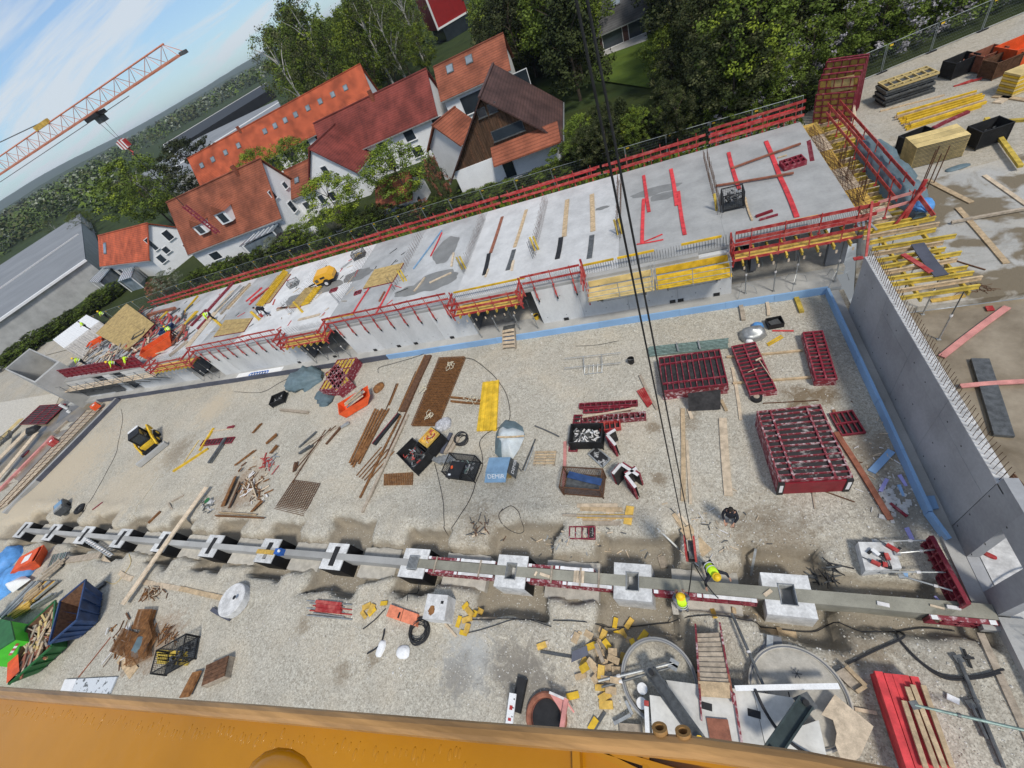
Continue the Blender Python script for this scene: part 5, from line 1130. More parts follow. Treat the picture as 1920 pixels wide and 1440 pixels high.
q=at(855,882,1.02);t=thing('black_cover','black plastic cover with an orange tag on the mesh crate','cover',(q.x,q.y,1.03),-.13);MB().prism([(-.45,-.5),(.45,-.5),(.5,.5),(-.42,.5)],-.02,.12).obj('sheet','black',t,**LW);MB().box((-.25,.1,.13),(.12,.18,.02),.4).obj('tag','orange',t,**LW);MB().box((-.22,-.35,.13),(.16,.1,.02)).obj('label_plate','white',t,**LW)
for k in range(4):p=at(820+k*8,862-k*.5+2,.1);MB().bar(p+V_((-.2,.05+.05*k,.15)),p+V_((.5,-.25,.2)),.26,.2).obj('steel_section','steel',label='pale steel section lying between the crates of the cluster',cat='steel section',group='pale sections between the crates')
for k in range(3):p,q=at(836+k*7,830+k*2,.1),at(846+k*7,812+k*4,.1);p2=at(828+k*7,850,.1);MB().bar(p2,q,.22,.14).obj('waler','wood_grey' if k else 'grey_board',label=['left grey','middle weathered','right weathered'][k]+' waler with slots lying behind the crate cluster',cat='waler')
p=at(866,825,.05);ring_obj('cable_coil',(p.x,p.y,0),.42,.035,'cable','coil of black cable behind the crate cluster','cable coil',k=5)
M('foil',(.45,.45,.46),.4,.35,8,.01,fine=.3);p=at(832,798);bag((p.x,p.y,0),.6,.5,.4,.35,'foil','crumpled grey sheeting beside the rust mesh mat','sheeting','sheeting',5)
# rebar mats, channels, bars
def mesh_mat(ps,n1,n2,r,lb,mat='rust',z=.05):
 g=MB();a,b,c,d=ps
 for i in range(n1+1):s=i/n1;g.bar(a.lerp(b,s),d.lerp(c,s),r*2,r*2)
 for i in range(n2+1):s=i/n2;g.bar(a.lerp(d,s)+V_((0,0,r*2)),b.lerp(c,s)+V_((0,0,r*2)),r*2,r*2)
 return g.obj('rebar_mat',mat,label=lb,cat='rebar mat')
for z,lb in ((.06,'lower rusty mesh mat of the dense pile by the steel channel'),(.14,'upper rusty mesh mat of the dense pile by the steel channel')):
 dx=0 if z>.1 else 2
 mesh_mat([at(x+dx,y+dx,z) for x,y in ((771,797),(819,797),(871,669),(823,671))],16,40,.018,lb)
mesh_mat([at(x,y,.06) for x,y in ((515,954),(569,967),(600,907),(550,900))],14,20,.016,'dark rusty mesh mat lying alone on the gravel','rust_dark');mesh_mat([at(x,y,.06) for x,y in ((720,910),(773,909),(774,887),(721,890))],16,8,.022,'small rusty mesh mat with pale tapes near the mesh crates')
bars([('steel_channel','channel','long brown steel channel lying beside the dense mesh mats','rust_dark',805,668,757,773,.55,.16),('steel_angle','steel angle','rusty angle along the long brown channel','rust',799,668,750,772,.12,.18),('steel_bar','steel bar','long rusty flat bar pointing at the footings','rust',752,780,676,934,.16,.06),('steel_bar','steel bar','longest grey-brown bar pointing at the footings','wood_grey',766,778,682,963,.18,.10),('steel_bar','steel bar','thin dark bar beside the longest bar','rust_dark',775,745,722,860,.1,.06),('channel','channel','black channel with a dark red edge lying among the rusty sheets','black',750,777,703,835,.26,.14),('red_edge','strip','dark red strip along the black channel','red_frame',747,777,700,834,.06,.16),
 ('rod','rod','long thin rod on the gravel behind the rust sheets','rust_dark',780,697,738,790,.04,.04),('rod','rod','second thin rod behind the rust sheets','rust_dark',744,720,722,772,.06,.05),('pipe','pipe','grey-brown pipe lying left of the orange tub','wood_grey',528,770,579,775,.2,.2),('steel_bar','steel bar','rusty bar sticking out behind the sheet bundle','rust',747,720,730,760,.10,.06)])
for k in range(7):p,q=at(704+k*4.2,766+(k % 3)*2,.08),at(655+k*3.5,868+(k % 3)*6-k*2,.08);MB().bar(p,q,.14,.05+.01*(k % 3)).obj('rust_strip','rust',label='rusty steel strip of the bundle lying beside the black channel',cat='steel strip',group='bundle of rusty strips')
for k in range(5):p,q=at(715+k*6,838+k*2,.06),at(668+k*5,900+k*3-8,.06);MB().bar(p,q,.06,.04).obj('rebar_rod','rust',label='rusty rod fanning out below the strip bundle',cat='rod',group='rods fanning out below the strips')
for k in range(6):p,q=at(610+k*5,806-k*2+(k % 2)*4,.06),at(548+k*4.5,905-k*14,.06);MB().bar(p,q,.05,.05).obj('rebar_rod','wood_grey' if k % 2 else 'rust_dark',label='thin long rod of the loose bundle behind the lone mesh mat',cat='rod',group='loose rod bundle')
for k,(x1,y1,x2,y2,lb) in enumerate([(640,800,612,832,'dark rebar bundle at the head of the loose rods'),(592,812,562,838,'dark steel bracket with a tail on the gravel'),(585,835,562,850,'dark steel plate with pale straps'),(556,868,552,884,'small dark bundle of short bars'),(477,845,441,872,'rusty stirrup bundle tied with wire'),(519,815,499,832,'rusty mesh cut-off lying on the gravel'),(490,795,474,812,'rust pile lying on a grey mesh cut-off'),(655,793,640,802,'small heap of grey clips'),(522,835,508,850,'brown steel cut-off above the red strap heap')]):
 p,q=at(x1,y1,.1),at(x2,y2,.1);g=MB()
 for j in range(6):o=V_((ru(-.12,.12),ru(-.12,.12),ru(-.05,.12)));g.bar(p+o,q+o*.6,.07,.06)
 g.obj('bar_bundle',['rust_dark','steel_dark','steel_dark','rust_dark','rust','rust','rust','steel','rust'][k],label=lb,cat='bar bundle')
q=at(671,762);t=tub('orange tub filled with boards and tubes beside the red panel stack',(q.x,q.y,0),.6,2.1,1.2,.75,'orange')
for k in range(8):p=V_((-.6+ru(-.2,.2),-.35+k*.1,.5+.05*(k % 3)));MB().bar(p,p+V_((1.6,ru(-.1,.3),.22)),.12,.05).obj('plank',['wood_pale','steel','wood'][k % 3],label='board or tube lying in the orange tub by the red stack',cat='board',group='load of the orange tub').matrix_world=Matrix.Translation((q.x,q.y,0)) @ Matrix.Rotation(.6,4,'Z') @ Matrix.Translation(p+V_((.8,.1,.11))-V_((0,0,.05)))
for bl,br,tl,nm,n in [((609,741),(646,738),(586,712),'red slatted panel of the left stack half under the tarpaulin, %s',7),((640,744),(666,723),(628,704),'red slatted panel of the uncovered right stack by the tarpaulin, %s',7)]:
 a,rz,L,Wd=frame3(bl,br,tl,.2)
 for i in range(n):
  form_panel(L,Wd,nm % (['bottom one','second from below','third from below','fourth from below','fifth from below','sixth from below','top one'][i]),V_((a.x,a.y,.02+i*.13)),rz,t=.11,nx=5,long_ribs=(.33,.66),group='red panel stacks by the tarpaulin',rim='red_frame' if i % 2 else 'red_worn',sheet='yellow_beam')
lump([at(532+k*8.5,718-k*2.2,.5)-V_((0,0,.5)) for k in range(9)],2.3,1.05,'tarpaulin','tarp','grey-green tarpaulin drawn over the left part of the red panel stacks','tarpaulin',seed=6);lump([at(598+k*3.0,735+k*3.2,.0) for k in range(8)],1.3,.3,'tarpaulin','tarp','tail of grey-green tarpaulin trailing on the gravel before the red panel stacks','tarpaulin',seed=7,wob=.4)
q=at(527,752);wire_box('small black crate on the gravel at the left of the tarpaulin',(q.x,q.y,0),.35,1.3,1.0,.55,fill=('black','steel_dark','white_worn'),solid=True,seed=31)
p=at(711,728);bag((p.x,p.y,0),.5,.4,.8,.3,'rust','heap of rusty wire tied with pale tape, behind the orange tub','wire heap','wire_heap',9)
# yellow boards
for k in range(6):p,q=at(897+k*6.2,808-k*.2,.05),at(908+k*5.0,717-k*.6,.05);MB().bar(p,q,.215,.10+.04*(k % 2)).obj('yellow_beam','yellow',label='yellow timber beam in the row lying on the gravel above the white sheet',cat='timber beam',group='row of yellow beams on the gravel')
bars([('lath','lath','pale lath along the right side of the row of yellow beams','wood_pale',925,806,934,712,.1,.08),('pipe','pipe','rusty pipe pair end behind the yellow beams','rust',846,746,902,753,.12,.12),('pipe','pipe','second rusty pipe behind the yellow beams','rust',846,753,900,758,.12,.12),('steel_rod','rod','grey steel rod lying right of the white plastic sheet','steel_dark',1003,799,1049,820,.07,.06),('steel_rod','rod','grey steel rod leaning towards the pallet','steel_dark',1004,824,980,882,.07,.06),('steel_rod','rod','second grey rod beside the pallet rod','steel',1001,838,984,884,.05,.05),('rod','rod','thin rod running from the lettered box','steel_dark',960,862,978,884,.05,.05)])
# ------------------------------------------------------------------ left half of the gravel
q=at(288,832);ld=thing('skid_steer_loader','yellow and black compact loader with a levelling beam on its front arms','loader',(q.x,q.y,0),ang(at(265,812),at(312,862))-.25)
g=MB();g.box((-.1,0,.55),(2.1,1.2,.55));g.box((-.95,0,.95),(.55,1.15,.5));g.obj('body','yellow',ld,**LW)
g=MB();g.box((.1,0,1.95),(1.35,1.05,.08));g.box((.1,0,.95),(1.3,1.0,.2))
for sx in (-.55,.72):
 for sy in (-.48,.48):g.box((sx,sy,1.4),(.09,.09,1.1))
g.obj('cab','black',ld,**LW);MB().box((-.62,0,2.0),(.35,1.0,.03)).obj('roof_panel','white',ld,**LW);MB().box((.1,0,1.4),(1.15,.9,.9)).obj('cab_glass','glass',ld,**LW)
for sy in (-1,1):
 g=MB();g.bar((-1.15,sy*.78,1.35),(.6,sy*.78,.95),.14,.24);g.bar((.6,sy*.78,.95),(1.5,sy*.72,.4),.13,.2);g.bar((-1.15,sy*.78,1.35),(-1.0,sy*.78,.8),.14,.2);g.obj('lift_arm','yellow',ld,**LW)
 MB().tube([(-.6,sy*.78,.8),(.5,sy*.78,.9)],.05,6).obj('ram','steel',ld,**LW)
 for sx in (-.62,.62):w=MB().cyl((sx,sy*.55,.4),.4,sy*.3,16,0,(0,1,0)).obj('wheel','rubber',ld,**LW);MB().cyl((sx,sy*.86,.4),.2,sy*.012,12,0,(0,1,0)).obj('rim','yellow',ld,**LW)
MB().box((1.55,0,.4),(.12,1.3,.4)).obj('quick_coupler','black',ld,**LW);MB().box((2.25,0,.25),(.35,2.9,.42)).obj('levelling_beam','concrete',ld,**LW);MB().bar((1.6,0,.4),(2.1,0,.4),.3,.12).obj('carrier','black',ld,**LW)
bars([('timber_beam','timber beam','upper yellow beam reaching under the red ladder panel','yellow',402,804,376,846,.16,.14),('timber_beam','timber beam','long yellow beam pointing at the compact loader','yellow',392,842,326,884,.18,.14),('lath','lath','thin yellow lath beside the long yellow beam','yellow_pale',374,826,345,868,.08,.06),('lath','lath','pale lath above the red ladder panel','wood_pale',390,809,437,804,.1,.06),('dark_beam','beam','dark grey beam laid over the red ladder panel','steel_dark',424,822,393,869,.26,.14,.16),('red_bar','bar','short red piece at the end of the pale lath','red_frame',428,803,440,800,.2,.12),
 ('red_bar','bar','thin red bar lying alone near the generator cart','red_frame',177,957,195,943,.10,.06),('steel_bar','steel bar','rusty angle lying between loader and footings','rust',282,982,303,960,.2,.1),('board','board','grey board right of the levelling string','wood_grey',323,941,345,929,.14,.05),('board','board','short grey board below the grey board','wood_grey',318,944,326,956,.12,.05),('plank','plank','very long pale plank bridging the footing row','wood_pale',388,914,231,1134,.42,.08,.34)])
narrow((374,836),(432,830),.62,.14,'red ladder-like panel lying across two yellow beams',10)
q=at(126,955);t=thing('generator_cart','blue-grey generator on a small cart at the left of the gravel','generator',(q.x,q.y,0),-.5);MB().box((0,0,.45),(1.5,.9,.55)).obj('housing','steel_dark',t,**LW);MB().box((-.2,0,.74),(.8,.7,.06)).obj('top_panel','blue_ply',t,**LW);MB().box((.45,0,.78),(.4,.7,.12)).obj('engine','steel',t,**LW);MB().bar((-.75,0,.5),(-1.3,0,.7),.06).obj('handle','steel',t,**LW)
for s in (-1,1):MB().cyl((0,s*.45,.22),.22,s*.12,12,0,(0,1,0)).obj('wheel','rubber',t,**LW)
q=at(152,955);t=thing('tyre','black tyre lying beside the generator cart','tyre',(q.x,q.y,0));MB().lathe([(.22,.02),(.48,.02),(.52,.12),(.48,.22),(.22,.22),(.2,.12),(.22,.02)],20).obj('tyre_body','rubber',t,**LW);MB().disc((0,0,.12),.21,16).obj('hub','steel_dark',t,**LW)
# scrap heap
for k,(x1,y1,x2,y2,w,mt,lb) in enumerate([(440,895,415,950,.5,'rust','stack of corrugated rusty sheets at the scrap heap'),(450,905,428,953,.3,'rust_dark','dark rusty sheets right of the corrugated stack'),(405,968,495,972,.2,'rust','long rusty strip at the foot of the scrap heap'),(412,962,480,966,.2,'wood','board behind the long rusty strip'),(472,905,480,932,.2,'wood_pale','upright pale board in the scrap heap'),(470,960,488,940,.5,'rust','rusty sheet at the right end of the scrap heap'),(447,885,452,878,.3,'rust','rust bundle at the top of the scrap heap')]):
 p,q=at(x1,y1,.12),at(x2,y2,.12);g=MB()
 for j in range(5):g.bar(p+V_((j*w*.2,0,.05*j)),q+V_((j*w*.2,0,.05*j*.6)),w*.24,.05)
 g.obj('scrap_sheet',mt,label=lb,cat='scrap sheet',group='scrap heap')
def litter(n,cx,cy,sx,sy,mats,lb,nm,cat,lmin=.2,lmax=.9,zmax=.15,w=(.03,.1),rot=None,z0=0.0):
 g=MB()
 for i in range(n):
  p=at(R3.gauss(cx,sx),R3.gauss(cy,sy),z0);p.z=(gh(p.x,p.y) if z0<.5 else z0)+ru(.02,zmax);a=ru(0,3.14) if rot is None else R3.gauss(rot,.4);L=ru(lmin,lmax);v=V_((cos(a),sin(a),ru(-.06,.06)))*L/2;ww=ru(*w);g.bar(p-v,p+v,ww,ru(.02,.06),R3.randrange(len(mats)))
 return g.obj(nm,list(mats),label=lb,cat=cat,kind='stuff')
litter(70,478,915,13,18,('rust','wood_pale','white_worn','rust_dark'),'scatter of pale straps, laths and rust in the scrap heap','scrap','scrap');litter(24,505,868,6,7,('red_bright','red_bright','steel'),'tangle of red lifting straps beside the scrap heap','straps','straps',w=(.05,.1));litter(30,392,948,6,6,('white_worn','steel','steel_dark'),'pale tools and a green-lidded pail by the long plank','tools','tools',.1,.4)
p=at(396,942);t=thing('pail','white pail with a green lid by the rusty sheets','pail',(p.x,p.y,0));MB().cyl((0,0,.0),.2,.35,14).obj('shell','white',t,**LW);MB().cyl((0,0,.35),.22,.03,14).obj('lid','green_skip',t,**LW)
# left trench with its rebar bed, slabs and forms beyond the edge beam
def poly_at(ps,z):return [at(x,y,z) for x,y in ps]
def sheet_(nm,ps,z,mat,zt=None):v=poly_at(ps,z);return MB().quad(*v).obj(nm,mat,kind='structure')
sheet_('trench_floor',[(0,960),(205,742),(120,748),(-90,940)],.012,'wet_brown');sheet_('concrete_apron',[(-60,850),(100,770),(115,735),(-30,760)],.03,'sand_concrete')
t=thing('rebar_mat','pale bed of parallel bars beside the grey edge beam at the far left','rebar mat',at(90,850));a,b,c,d=at(-20,965,.3),at(15,945,.3),at(187,768,.3),at(162,770,.3)
for k in range(75):s=k/74;MB().bar(a.lerp(d,s),b.lerp(c,s),.09,.04).obj('bar','wood_pale' if k % 3 else 'wood_grey',t)
for s in (0,.5,1):MB().bar(a.lerp(b,s)+V_((0,0,.04)),d.lerp(c,s)+V_((0,0,.04)),.05,.05).obj('cross_bar','rust_dark',t)
MB().bar(at(-30,950,.05),at(100,818,.05),.5,.35).obj('pink_kerb','red_pale',label='pinkish brick kerb along the brown trench at the far left',cat='kerb');MB().bar(at(103,812,.05),at(128,790,.05),.5,.35).obj('trench_kerb','wood_grey',label='grey kerb piece continuing the pinkish kerb',cat='kerb')
a,rz,L,Wd=frame3((80,793),(120,755),(45,783),.5);form_panel(L,Wd,'large dark red panel lying left of the brown trench',a-V_((0,0,.3)),rz,nx=9,long_ribs=(.3,.6))
for k,(x1,y1,x2,y2,w) in enumerate([(40,785,-40,862,1.2),(58,800,-30,888,1.2),(68,812,-10,905,.9)]):p,q=at(x1,y1,.5),at(x2,y2,.5);MB().bar(p,q,w,.06).obj('deck_sheet','yellow_pale' if k == 0 else 'wood_pale',label=['yellowish','middle pale','front pale'][k]+' sheet deck beside the brown trench',cat='deck sheet')
q=at(17,822,.55);wire_box('grey mesh crate on the pale deck at the left edge',(q.x,q.y,.54),-.6,1.6,1.1,.6,mat='steel_dark',fill=('steel_dark','steel'),seed=41);p=at(66,808,.55);bag((p.x,p.y,.54),.8,.6,.5,.7,'black','black tarred bag on the edge of the pale deck',seed=12)
for i,(px,py,lb) in enumerate([(183,764,'red box with a white mark by the bar bed'),(104,831,'red canister on the bar bed')]):p=at(px,py,.35);t=thing('red_box',lb,'box',(p.x,p.y,.36),-.4);MB().box((0,0,.25),(1.0,.8,.5)).obj('case','orange' if not i else 'red_bright',t,**LW);MB().box((0,0,.505),(.35,.3,.01)).obj('mark','white',t,**LW)
p=at(48,851);t=thing('red_disc','dark red disc lying in the brown trench','disc',(p.x,p.y,.02));MB().cyl((0,0,.01),.5,.08,18).obj('plate','maroon_sheet',t,**LW)
for px,py,lb in [(126,766,'white roll standing in the grey puddle of the trench'),(131,773,'small white roll beside the puddle')]:p=at(px,py,.05);MB().cyl(p,.18,.9 if px == 126 else .3,10).obj('roll','white',label=lb,cat='roll')
sheet_('puddle',[(105,795),(145,765),(165,750),(120,752)],.02,'concrete_dark')
# ------------------------------------------------------------------ lower left: skips, material piles
def skip(c4,h,mat,inner,lb,fillm=None,fin=.3):
 """open skip with sloped ends: c4 = rim corners (world, z = rim height)"""
 c=sum(c4,V_())/4;t=thing('skip',lb,'skip',(c.x,c.y,0));lo=[V_((c.x+(v.x-c.x)*.72,c.y+(v.y-c.y)*.72,.12)) for v in c4]
 for i in range(4):
  j=(i+1) % 4;out_=[lo[i],lo[j],c4[j],c4[i]];inn=[v+(V_((c.x,c.y,v.z))-v)*.035 for v in out_];MB().add(out_+inn,((0,1,2,3),(7,6,5,4),(3,2,6,7),(0,4,5,1),(1,5,6,2),(0,3,7,4))).obj('side_wall',mat,t)
  li=[v+(V_((c.x,c.y,v.z))-v)*.045 for v in out_];MB().quad(li[3],li[2],li[1],li[0]).obj('lining',inner,t)
  MB().bar(c4[i],c4[j],.1,.1).obj('rim',mat,t)
  for s in (.25,.5,.75):MB().bar(lo[i].lerp(lo[j],s)+(lo[i]-c)*.0,c4[i].lerp(c4[j],s)+(c4[i].lerp(c4[j],s)-c).normalized()*.05,.08,.12).obj('stiffener',mat,t)
 MB().quad(*[v+V_((0,0,.03)) for v in lo]).obj('floor',inner,t)
 if fillm:
  g=MB();rim=c4
  for k in range(120):
   u,v=ru(.12,.88),ru(.12,.88);p=rim[0].lerp(rim[1],u).lerp(rim[3].lerp(rim[2],u),v)-V_((0,0,ru(.0,.35)));a=R3.gauss(ang(rim[0],rim[3]),.5);L=ru(.3,1.5);d_=V_((cos(a),sin(a),ru(-.15,.15)))*L/2;g.bar(p-d_,p+d_,ru(.06,.2),.05,R3.randrange(len(fillm)))
  g.obj('wood_scraps',list(fillm),label='heap of wood scraps and boards filling the green skip',cat='wood scraps',kind='stuff')
 return t
def rimpts(ps,z):return [at(x,y,z) for x,y in ps]
skip(rimpts([(92,1208),(145,1162),(161,1087),(113,1127)],1.5),1.5,'blue_steel','rust_dark','empty dark blue skip with a rusty inside standing above the green skip')
skip(rimpts([(17,1283),(97,1212),(104,1126),(50,1175)],1.25),1.25,'green_skip','rust_dark','green skip with a red end heaped with wood scraps',('wood','wood_pale','wood_grey','wood_brown','yellow_pale'))
MB().add([at(12,1282,1.3),at(36,1258,1.3),at(34,1226,1.3),at(14,1243,1.3)]+[at(12,1282,1.36),at(36,1258,1.36),at(34,1226,1.36),at(14,1243,1.36)],BOXF).obj('skip_cover','orange',label='red cover sheet lying over the near end of the green skip',cat='cover')
c4=rimpts([(-40,1245),(30,1200),(22,1165),(-60,1150)],1.9);t=thing('green_container','bright green container cut by the left edge of the picture','container',(c4[0].x,c4[0].y,0));cc=sum(c4,V_())/4
MB().add([(v.x,v.y,.1) for v in c4]+list(c4),BOXF).obj('body','green_bright',t);MB().add([v+V_((0,0,.002)) for v in c4]+[v+V_((0,0,.08)) for v in c4],BOXF).obj('lid','green_skip',t);
for k in range(5):p,q=c4[0].lerp(c4[1],.45+k*.09),c4[0].lerp(c4[1],.45+k*.09+.085);o=V_((p.y-q.y,q.x-p.x,0)).normalized()*-.012;MB().bar(p+o-V_((0,0,.75-k*.09)),q+o-V_((0,0,.66-k*.09)),.02,.14).obj('warning_stripe','white' if k % 2 else 'red_bright',t)
# material piles in the far left corner
for k in range(16):p,q=at(-10+k*3.2,1165-k*1.2,.3),at(62+k*3.0,1090-k*0,.3);p=p.lerp(q,ru(0,.12));MB().bar(p,q,.14,.12).obj('steel_section',['steel','steel','steel_dark','rust','yellow_ply'][k % 5 if k>6 else k % 3],label='long steel section of the sorted pile beside the blue sheeting',cat='steel section',group='sorted pile of long sections')
for k,(x1,y1,x2,y2,mt,lb) in enumerate([(52,1120,80,1098,'wood','brown bundle of boards on the long sections'),(28,1150,60,1130,'yellow_ply','ochre bundle lying in front of the long sections'),(62,1142,98,1120,'steel','grey steel bundle behind the green skip'),(84,1080,118,1052,'wood_grey','dark heap of boards behind the blue skip')]):
 p,q=at(x1,y1,.4),at(x2,y2,.4);g=MB()
 for j in range(7):o=V_((ru(-.3,.3),ru(-.3,.3),ru(-.1,.2)));g.bar(p+o,q+o,.18,.1)
 g.obj('board_bundle',mt,label=lb,cat='bundle')
bag(tuple(at(25,1090,0)),2.2,1.3,.7,.9,'tarp_blue','blue sheeting heaped over goods in the lower left','sheeting','sheeting',20);bag(tuple(at(8,1060,0)),1.8,1.2,.9,.9,'tarp_blue','second blue sheeting heap at the left edge','sheeting','sheeting',21);mound([at(x,y,.5) for x,y in [(5,1100),(40,1078),(52,1085),(18,1110)]],.5,'white_sheet','white','white sheet tucked between the blue heaps','sheet',22,.3)
q=at(72,1056);t=tub('orange-red tub with a white plate in the material store',(q.x,q.y,0),.5,1.8,1.3,.9,'orange');MB().box((.2,0,.97),(.7,.6,.02)).obj('label_plate','white',t,**LW);MB().box((.1,0,.93),(1.9,1.3,.05)).obj('lid','orange',t,**LW)
for k in range(9):p,q=at(84+k*4,1078-k*2,.1),at(100+k*3.2,1040-k*.6,.1);MB().bar(p,q,.09,.07).obj('steel_section','steel_green' if k % 2 else 'steel',label='thin section standing slanted behind the orange-red tub',cat='steel section',group='thin sections behind the tub')
# pieces between the skips and the footings
t=thing('steel_ladder','grey grating ladder leading down into the footing trench','ladder',at(180,1030));a,b,c,d=at(153,1011,.25),at(162,1008,.25),at(213,1040,.0),at(207,1045,.0)
for p,q in ((a,d),(b,c)):MB().bar(p,q,.06,.12).obj('stringer','steel',t)
for k in range(13):s=(k+.5)/13;MB().bar(a.lerp(d,s),b.lerp(c,s),.16,.04).obj('rung','white_worn',t)
bars([('plank','plank','grey plank pair at the foot of the grating ladder','wood_grey',125,1052,190,1041,.5,.12),('plank','plank','pale grey timber running down from the ladder foot','wood_pale',188,1045,236,1081,.28,.08),('plank','plank','pinkish board passing beneath the very long plank','wood_pale',234,1080,250,1086,.34,.06),('plank','plank','pale board pointing to the round concrete cover','wood_pale',268,1091,342,1105,.3,.06),('plank','plank','reddish board touching the round concrete cover','wood',340,1104,420,1122,.28,.06),('dark_beam','beam','dark steel beam below the round concrete cover','grey_board',401,1143,434,1161,.22,.16),('red_rod','rod','thin reddish rod in front of the white panel','wood_brown',148,1270,208,1195,.05,.04),('dark_beam','beam','dark beam sticking out behind the blue skip','steel_dark',180,1108,200,1094,.3,.2)])
p=at(447,1128);t=thing('manhole_cover_slab','thick round concrete cover slab lying on the gravel below the footings','concrete slab',(p.x,p.y,.0));ax=V_((0,0,1));base=V_((0,0,.02));MB().lathe([(.001,.0),(.86,.0),(.9,.04),(.9,.46),(.86,.5),(.001,.5)],36,base,0,ax).obj('slab','concrete_white',t,**LW)
r_=ax.normalized();MB().disc(base+r_*.503+V_((.45,.1,.2)),.12,12,0,ax).obj('lifting_hole','black',t,**LW)
q4=at(345,1230);wire_box('black mesh crate with yellow boards beside it',(q4.x,q4.y,0),.55,1.9,1.15,.95,seed=51,fill=('black','steel_dark'),fillz=.3)
for k in range(4):p,q=at(296,1222+k*6,.1),at(352,1226+k*6,.1);MB().bar(p,q,.2,.1).obj('timber_beam','yellow_beam',label='yellow beam sticking out left of the black mesh crate',cat='timber beam',group='yellow beams at the black mesh crate')
a,rz,L,Wd=frame3((376,1286),(421,1262),(378,1262),.5);t=thing('wooden_crate','dark weathered timber box right of the mesh crate','crate',(a.x,a.y,0),.45)
for k in range(5):MB().box((.65,.1+k*.19,.4),(1.4,.17,.05)).obj('slat','rust_dark',t,**LW)
for s in (0,1):MB().box((.65,s*.9,.2),(1.4,.06,.4)).obj('side','wood_grey',t,**LW);MB().box((s*1.3,.45,.19),(.06,.84,.38)).obj('end','wood_grey',t,**LW)
mesh_mat([at(x,y,.15) for x,y in ((338,1308),(355,1306),(378,1258),(362,1262))],8,22,.022,'rusty mesh pile with white tapes cut by the yellow crane arm')
for bl,br,tl,lb in [((215,1222),(250,1236),(238,1180),'rusty stirrup cages at the left of the rust heap'),((256,1180),(282,1180),(268,1145),'rusty stirrup bundle at the top of the rust heap'),((245,1250),(285,1230),(245,1208),'rusty stirrup bundle at the foot of the rust heap'),((270,1235),(295,1195),(262,1200),'brown-grey stirrup bundle at the right of the rust heap')]:
 a,b,c=at(*bl,.1),at(*br,.1),at(*tl,.1);g=MB()
 for k in range(22):
  s=k/21;p=a.lerp(c,s);v=(b-a);g.tube([p,p+v,p+v+V_((0,0,.3)),p+V_((0,0,.3)),p],.02,4)
 g.obj('stirrup_bundle','rust',label=lb,cat='stirrups',group='rust heap')
litter(60,240,1205,16,22,('rust','white_worn','wood_pale','rust_dark'),'pale straps and rusty bars strewn over the rust heap','scrap','scrap');litter(25,315,1190,10,8,('rust','rust_dark'),'loose rusty bars right of the rust heap','scrap','scrap',w=(.03,.05));litter(40,290,1115,8,6,('rust','rust_dark','wood_pale'),'clump of rusty wire near the pale board','wire','wire',w=(.02,.05),zmax=.3)
p=at(268,1210,.3);bag(tuple(at(270,1212)),.5,.6,.3,.5,'tarp','crumpled blue-green sheet in the rust heap','sheet','crumpled_sheet',25)
bars([('board','board','pale board lying beside the rust heap','wood',228,1232,252,1262,.6,.06),('board','board','grey board crossing the pale board by the rust heap','wood_grey',228,1268,250,1240,.3,.05)])
a,b,c,d=at(113,1297,.1),at(205,1301,.1),at(219,1269,.1),at(122,1274,.1);M('speckled',(.62,.65,.67),.6,.1,3,col2=(.12,.13,.13),pos=(.56,.6),fine=.1)
t=thing('speckled_board','white panel speckled with dark spots lying above the crane arm','panel',a);MB().add([v-V_((0,0,.09)) for v in (a,b,c,d)]+[a,b,c,d],BOXF).obj('sheet','speckled',t);m0,m1=a.lerp(b,.24),d.lerp(c,.24);MB().add([v+V_((0,0,.002)) for v in (a,m0,m1,d)]+[v+V_((0,0,.02)) for v in (a,m0,m1,d)],BOXF).obj('cover_sheet','white',t)
# ------------------------------------------------------------------ lower middle
for k in range(7):p,q=at(575+(k % 3)*6,1126+k*4.6,.1),at(660-(k % 2)*14,1131+k*4.6+3,.1);MB().tube([p,p.lerp(q,.25),q],.035,6).obj('prop_tube','red_bright' if k in (2,4) else 'steel',label='steel prop in the bundle lying on the gravel with red sleeves' if k not in (2,4) else 'red-sleeved prop in the bundle lying on the gravel',cat='prop',group='bundle of props on the gravel')
for k in range(3):p,q=at(593,1128+k*7,.16),at(640,1133+k*7,.16);MB().bar(p,q,.16,.12).obj('red_sleeve','red_bright',label=['upper','middle','lower'][k]+' red steel sleeve in the prop bundle',cat='sleeve')
a,b,c,d=at(726,1156,.15),at(781,1175,.15),at(785,1152,.15),at(734,1134,.15);t=thing('orange_box','orange flat case with a black handle lying on the gravel','case',(a.x,a.y,0));MB().add([(v.x,v.y,.0) for v in (a,b,c,d)]+[v+V_((0,0,.1)) for v in (a,b,c,d)],BOXF).obj('shell','orange_pale',t);m=a.lerp(c,.42);MB().box((m.x,m.y,.265),(.08,.25,.03),-.1).obj('handle','black',t);MB().bar(a.lerp(b,.5)+V_((0,0,.11)),d.lerp(c,.5)+V_((0,0,.11)),.02,.012).obj('seam','rust_dark',t)
p=at(818,1152);t=thing('concrete_block','pale concrete block with a rust stain standing behind the orange case','concrete block',(p.x,p.y,0));c4=rimpts([(792,1160),(833,1163),(840,1116),(802,1113)],.85);MB().add([(v.x,v.y,0) for v in c4]+list(c4),BOXF).obj('block','concrete_white',t);m=c4[0].lerp(c4[2],.35);blob('rust_stain',m.x,m.y,.853,.16,.2,'rust',3,t);m=c4[0].lerp(c4[2],.7);MB().box((m.x+.1,m.y,.856),(.14,.12,.012)).obj('dark_mark','black',t)
p=at(790,1185);ring_obj('cable_coil',(p.x,p.y,0),.48,.022,'cable','heap of coiled black cable beside the orange case','cable coil',k=9,jit=.14)
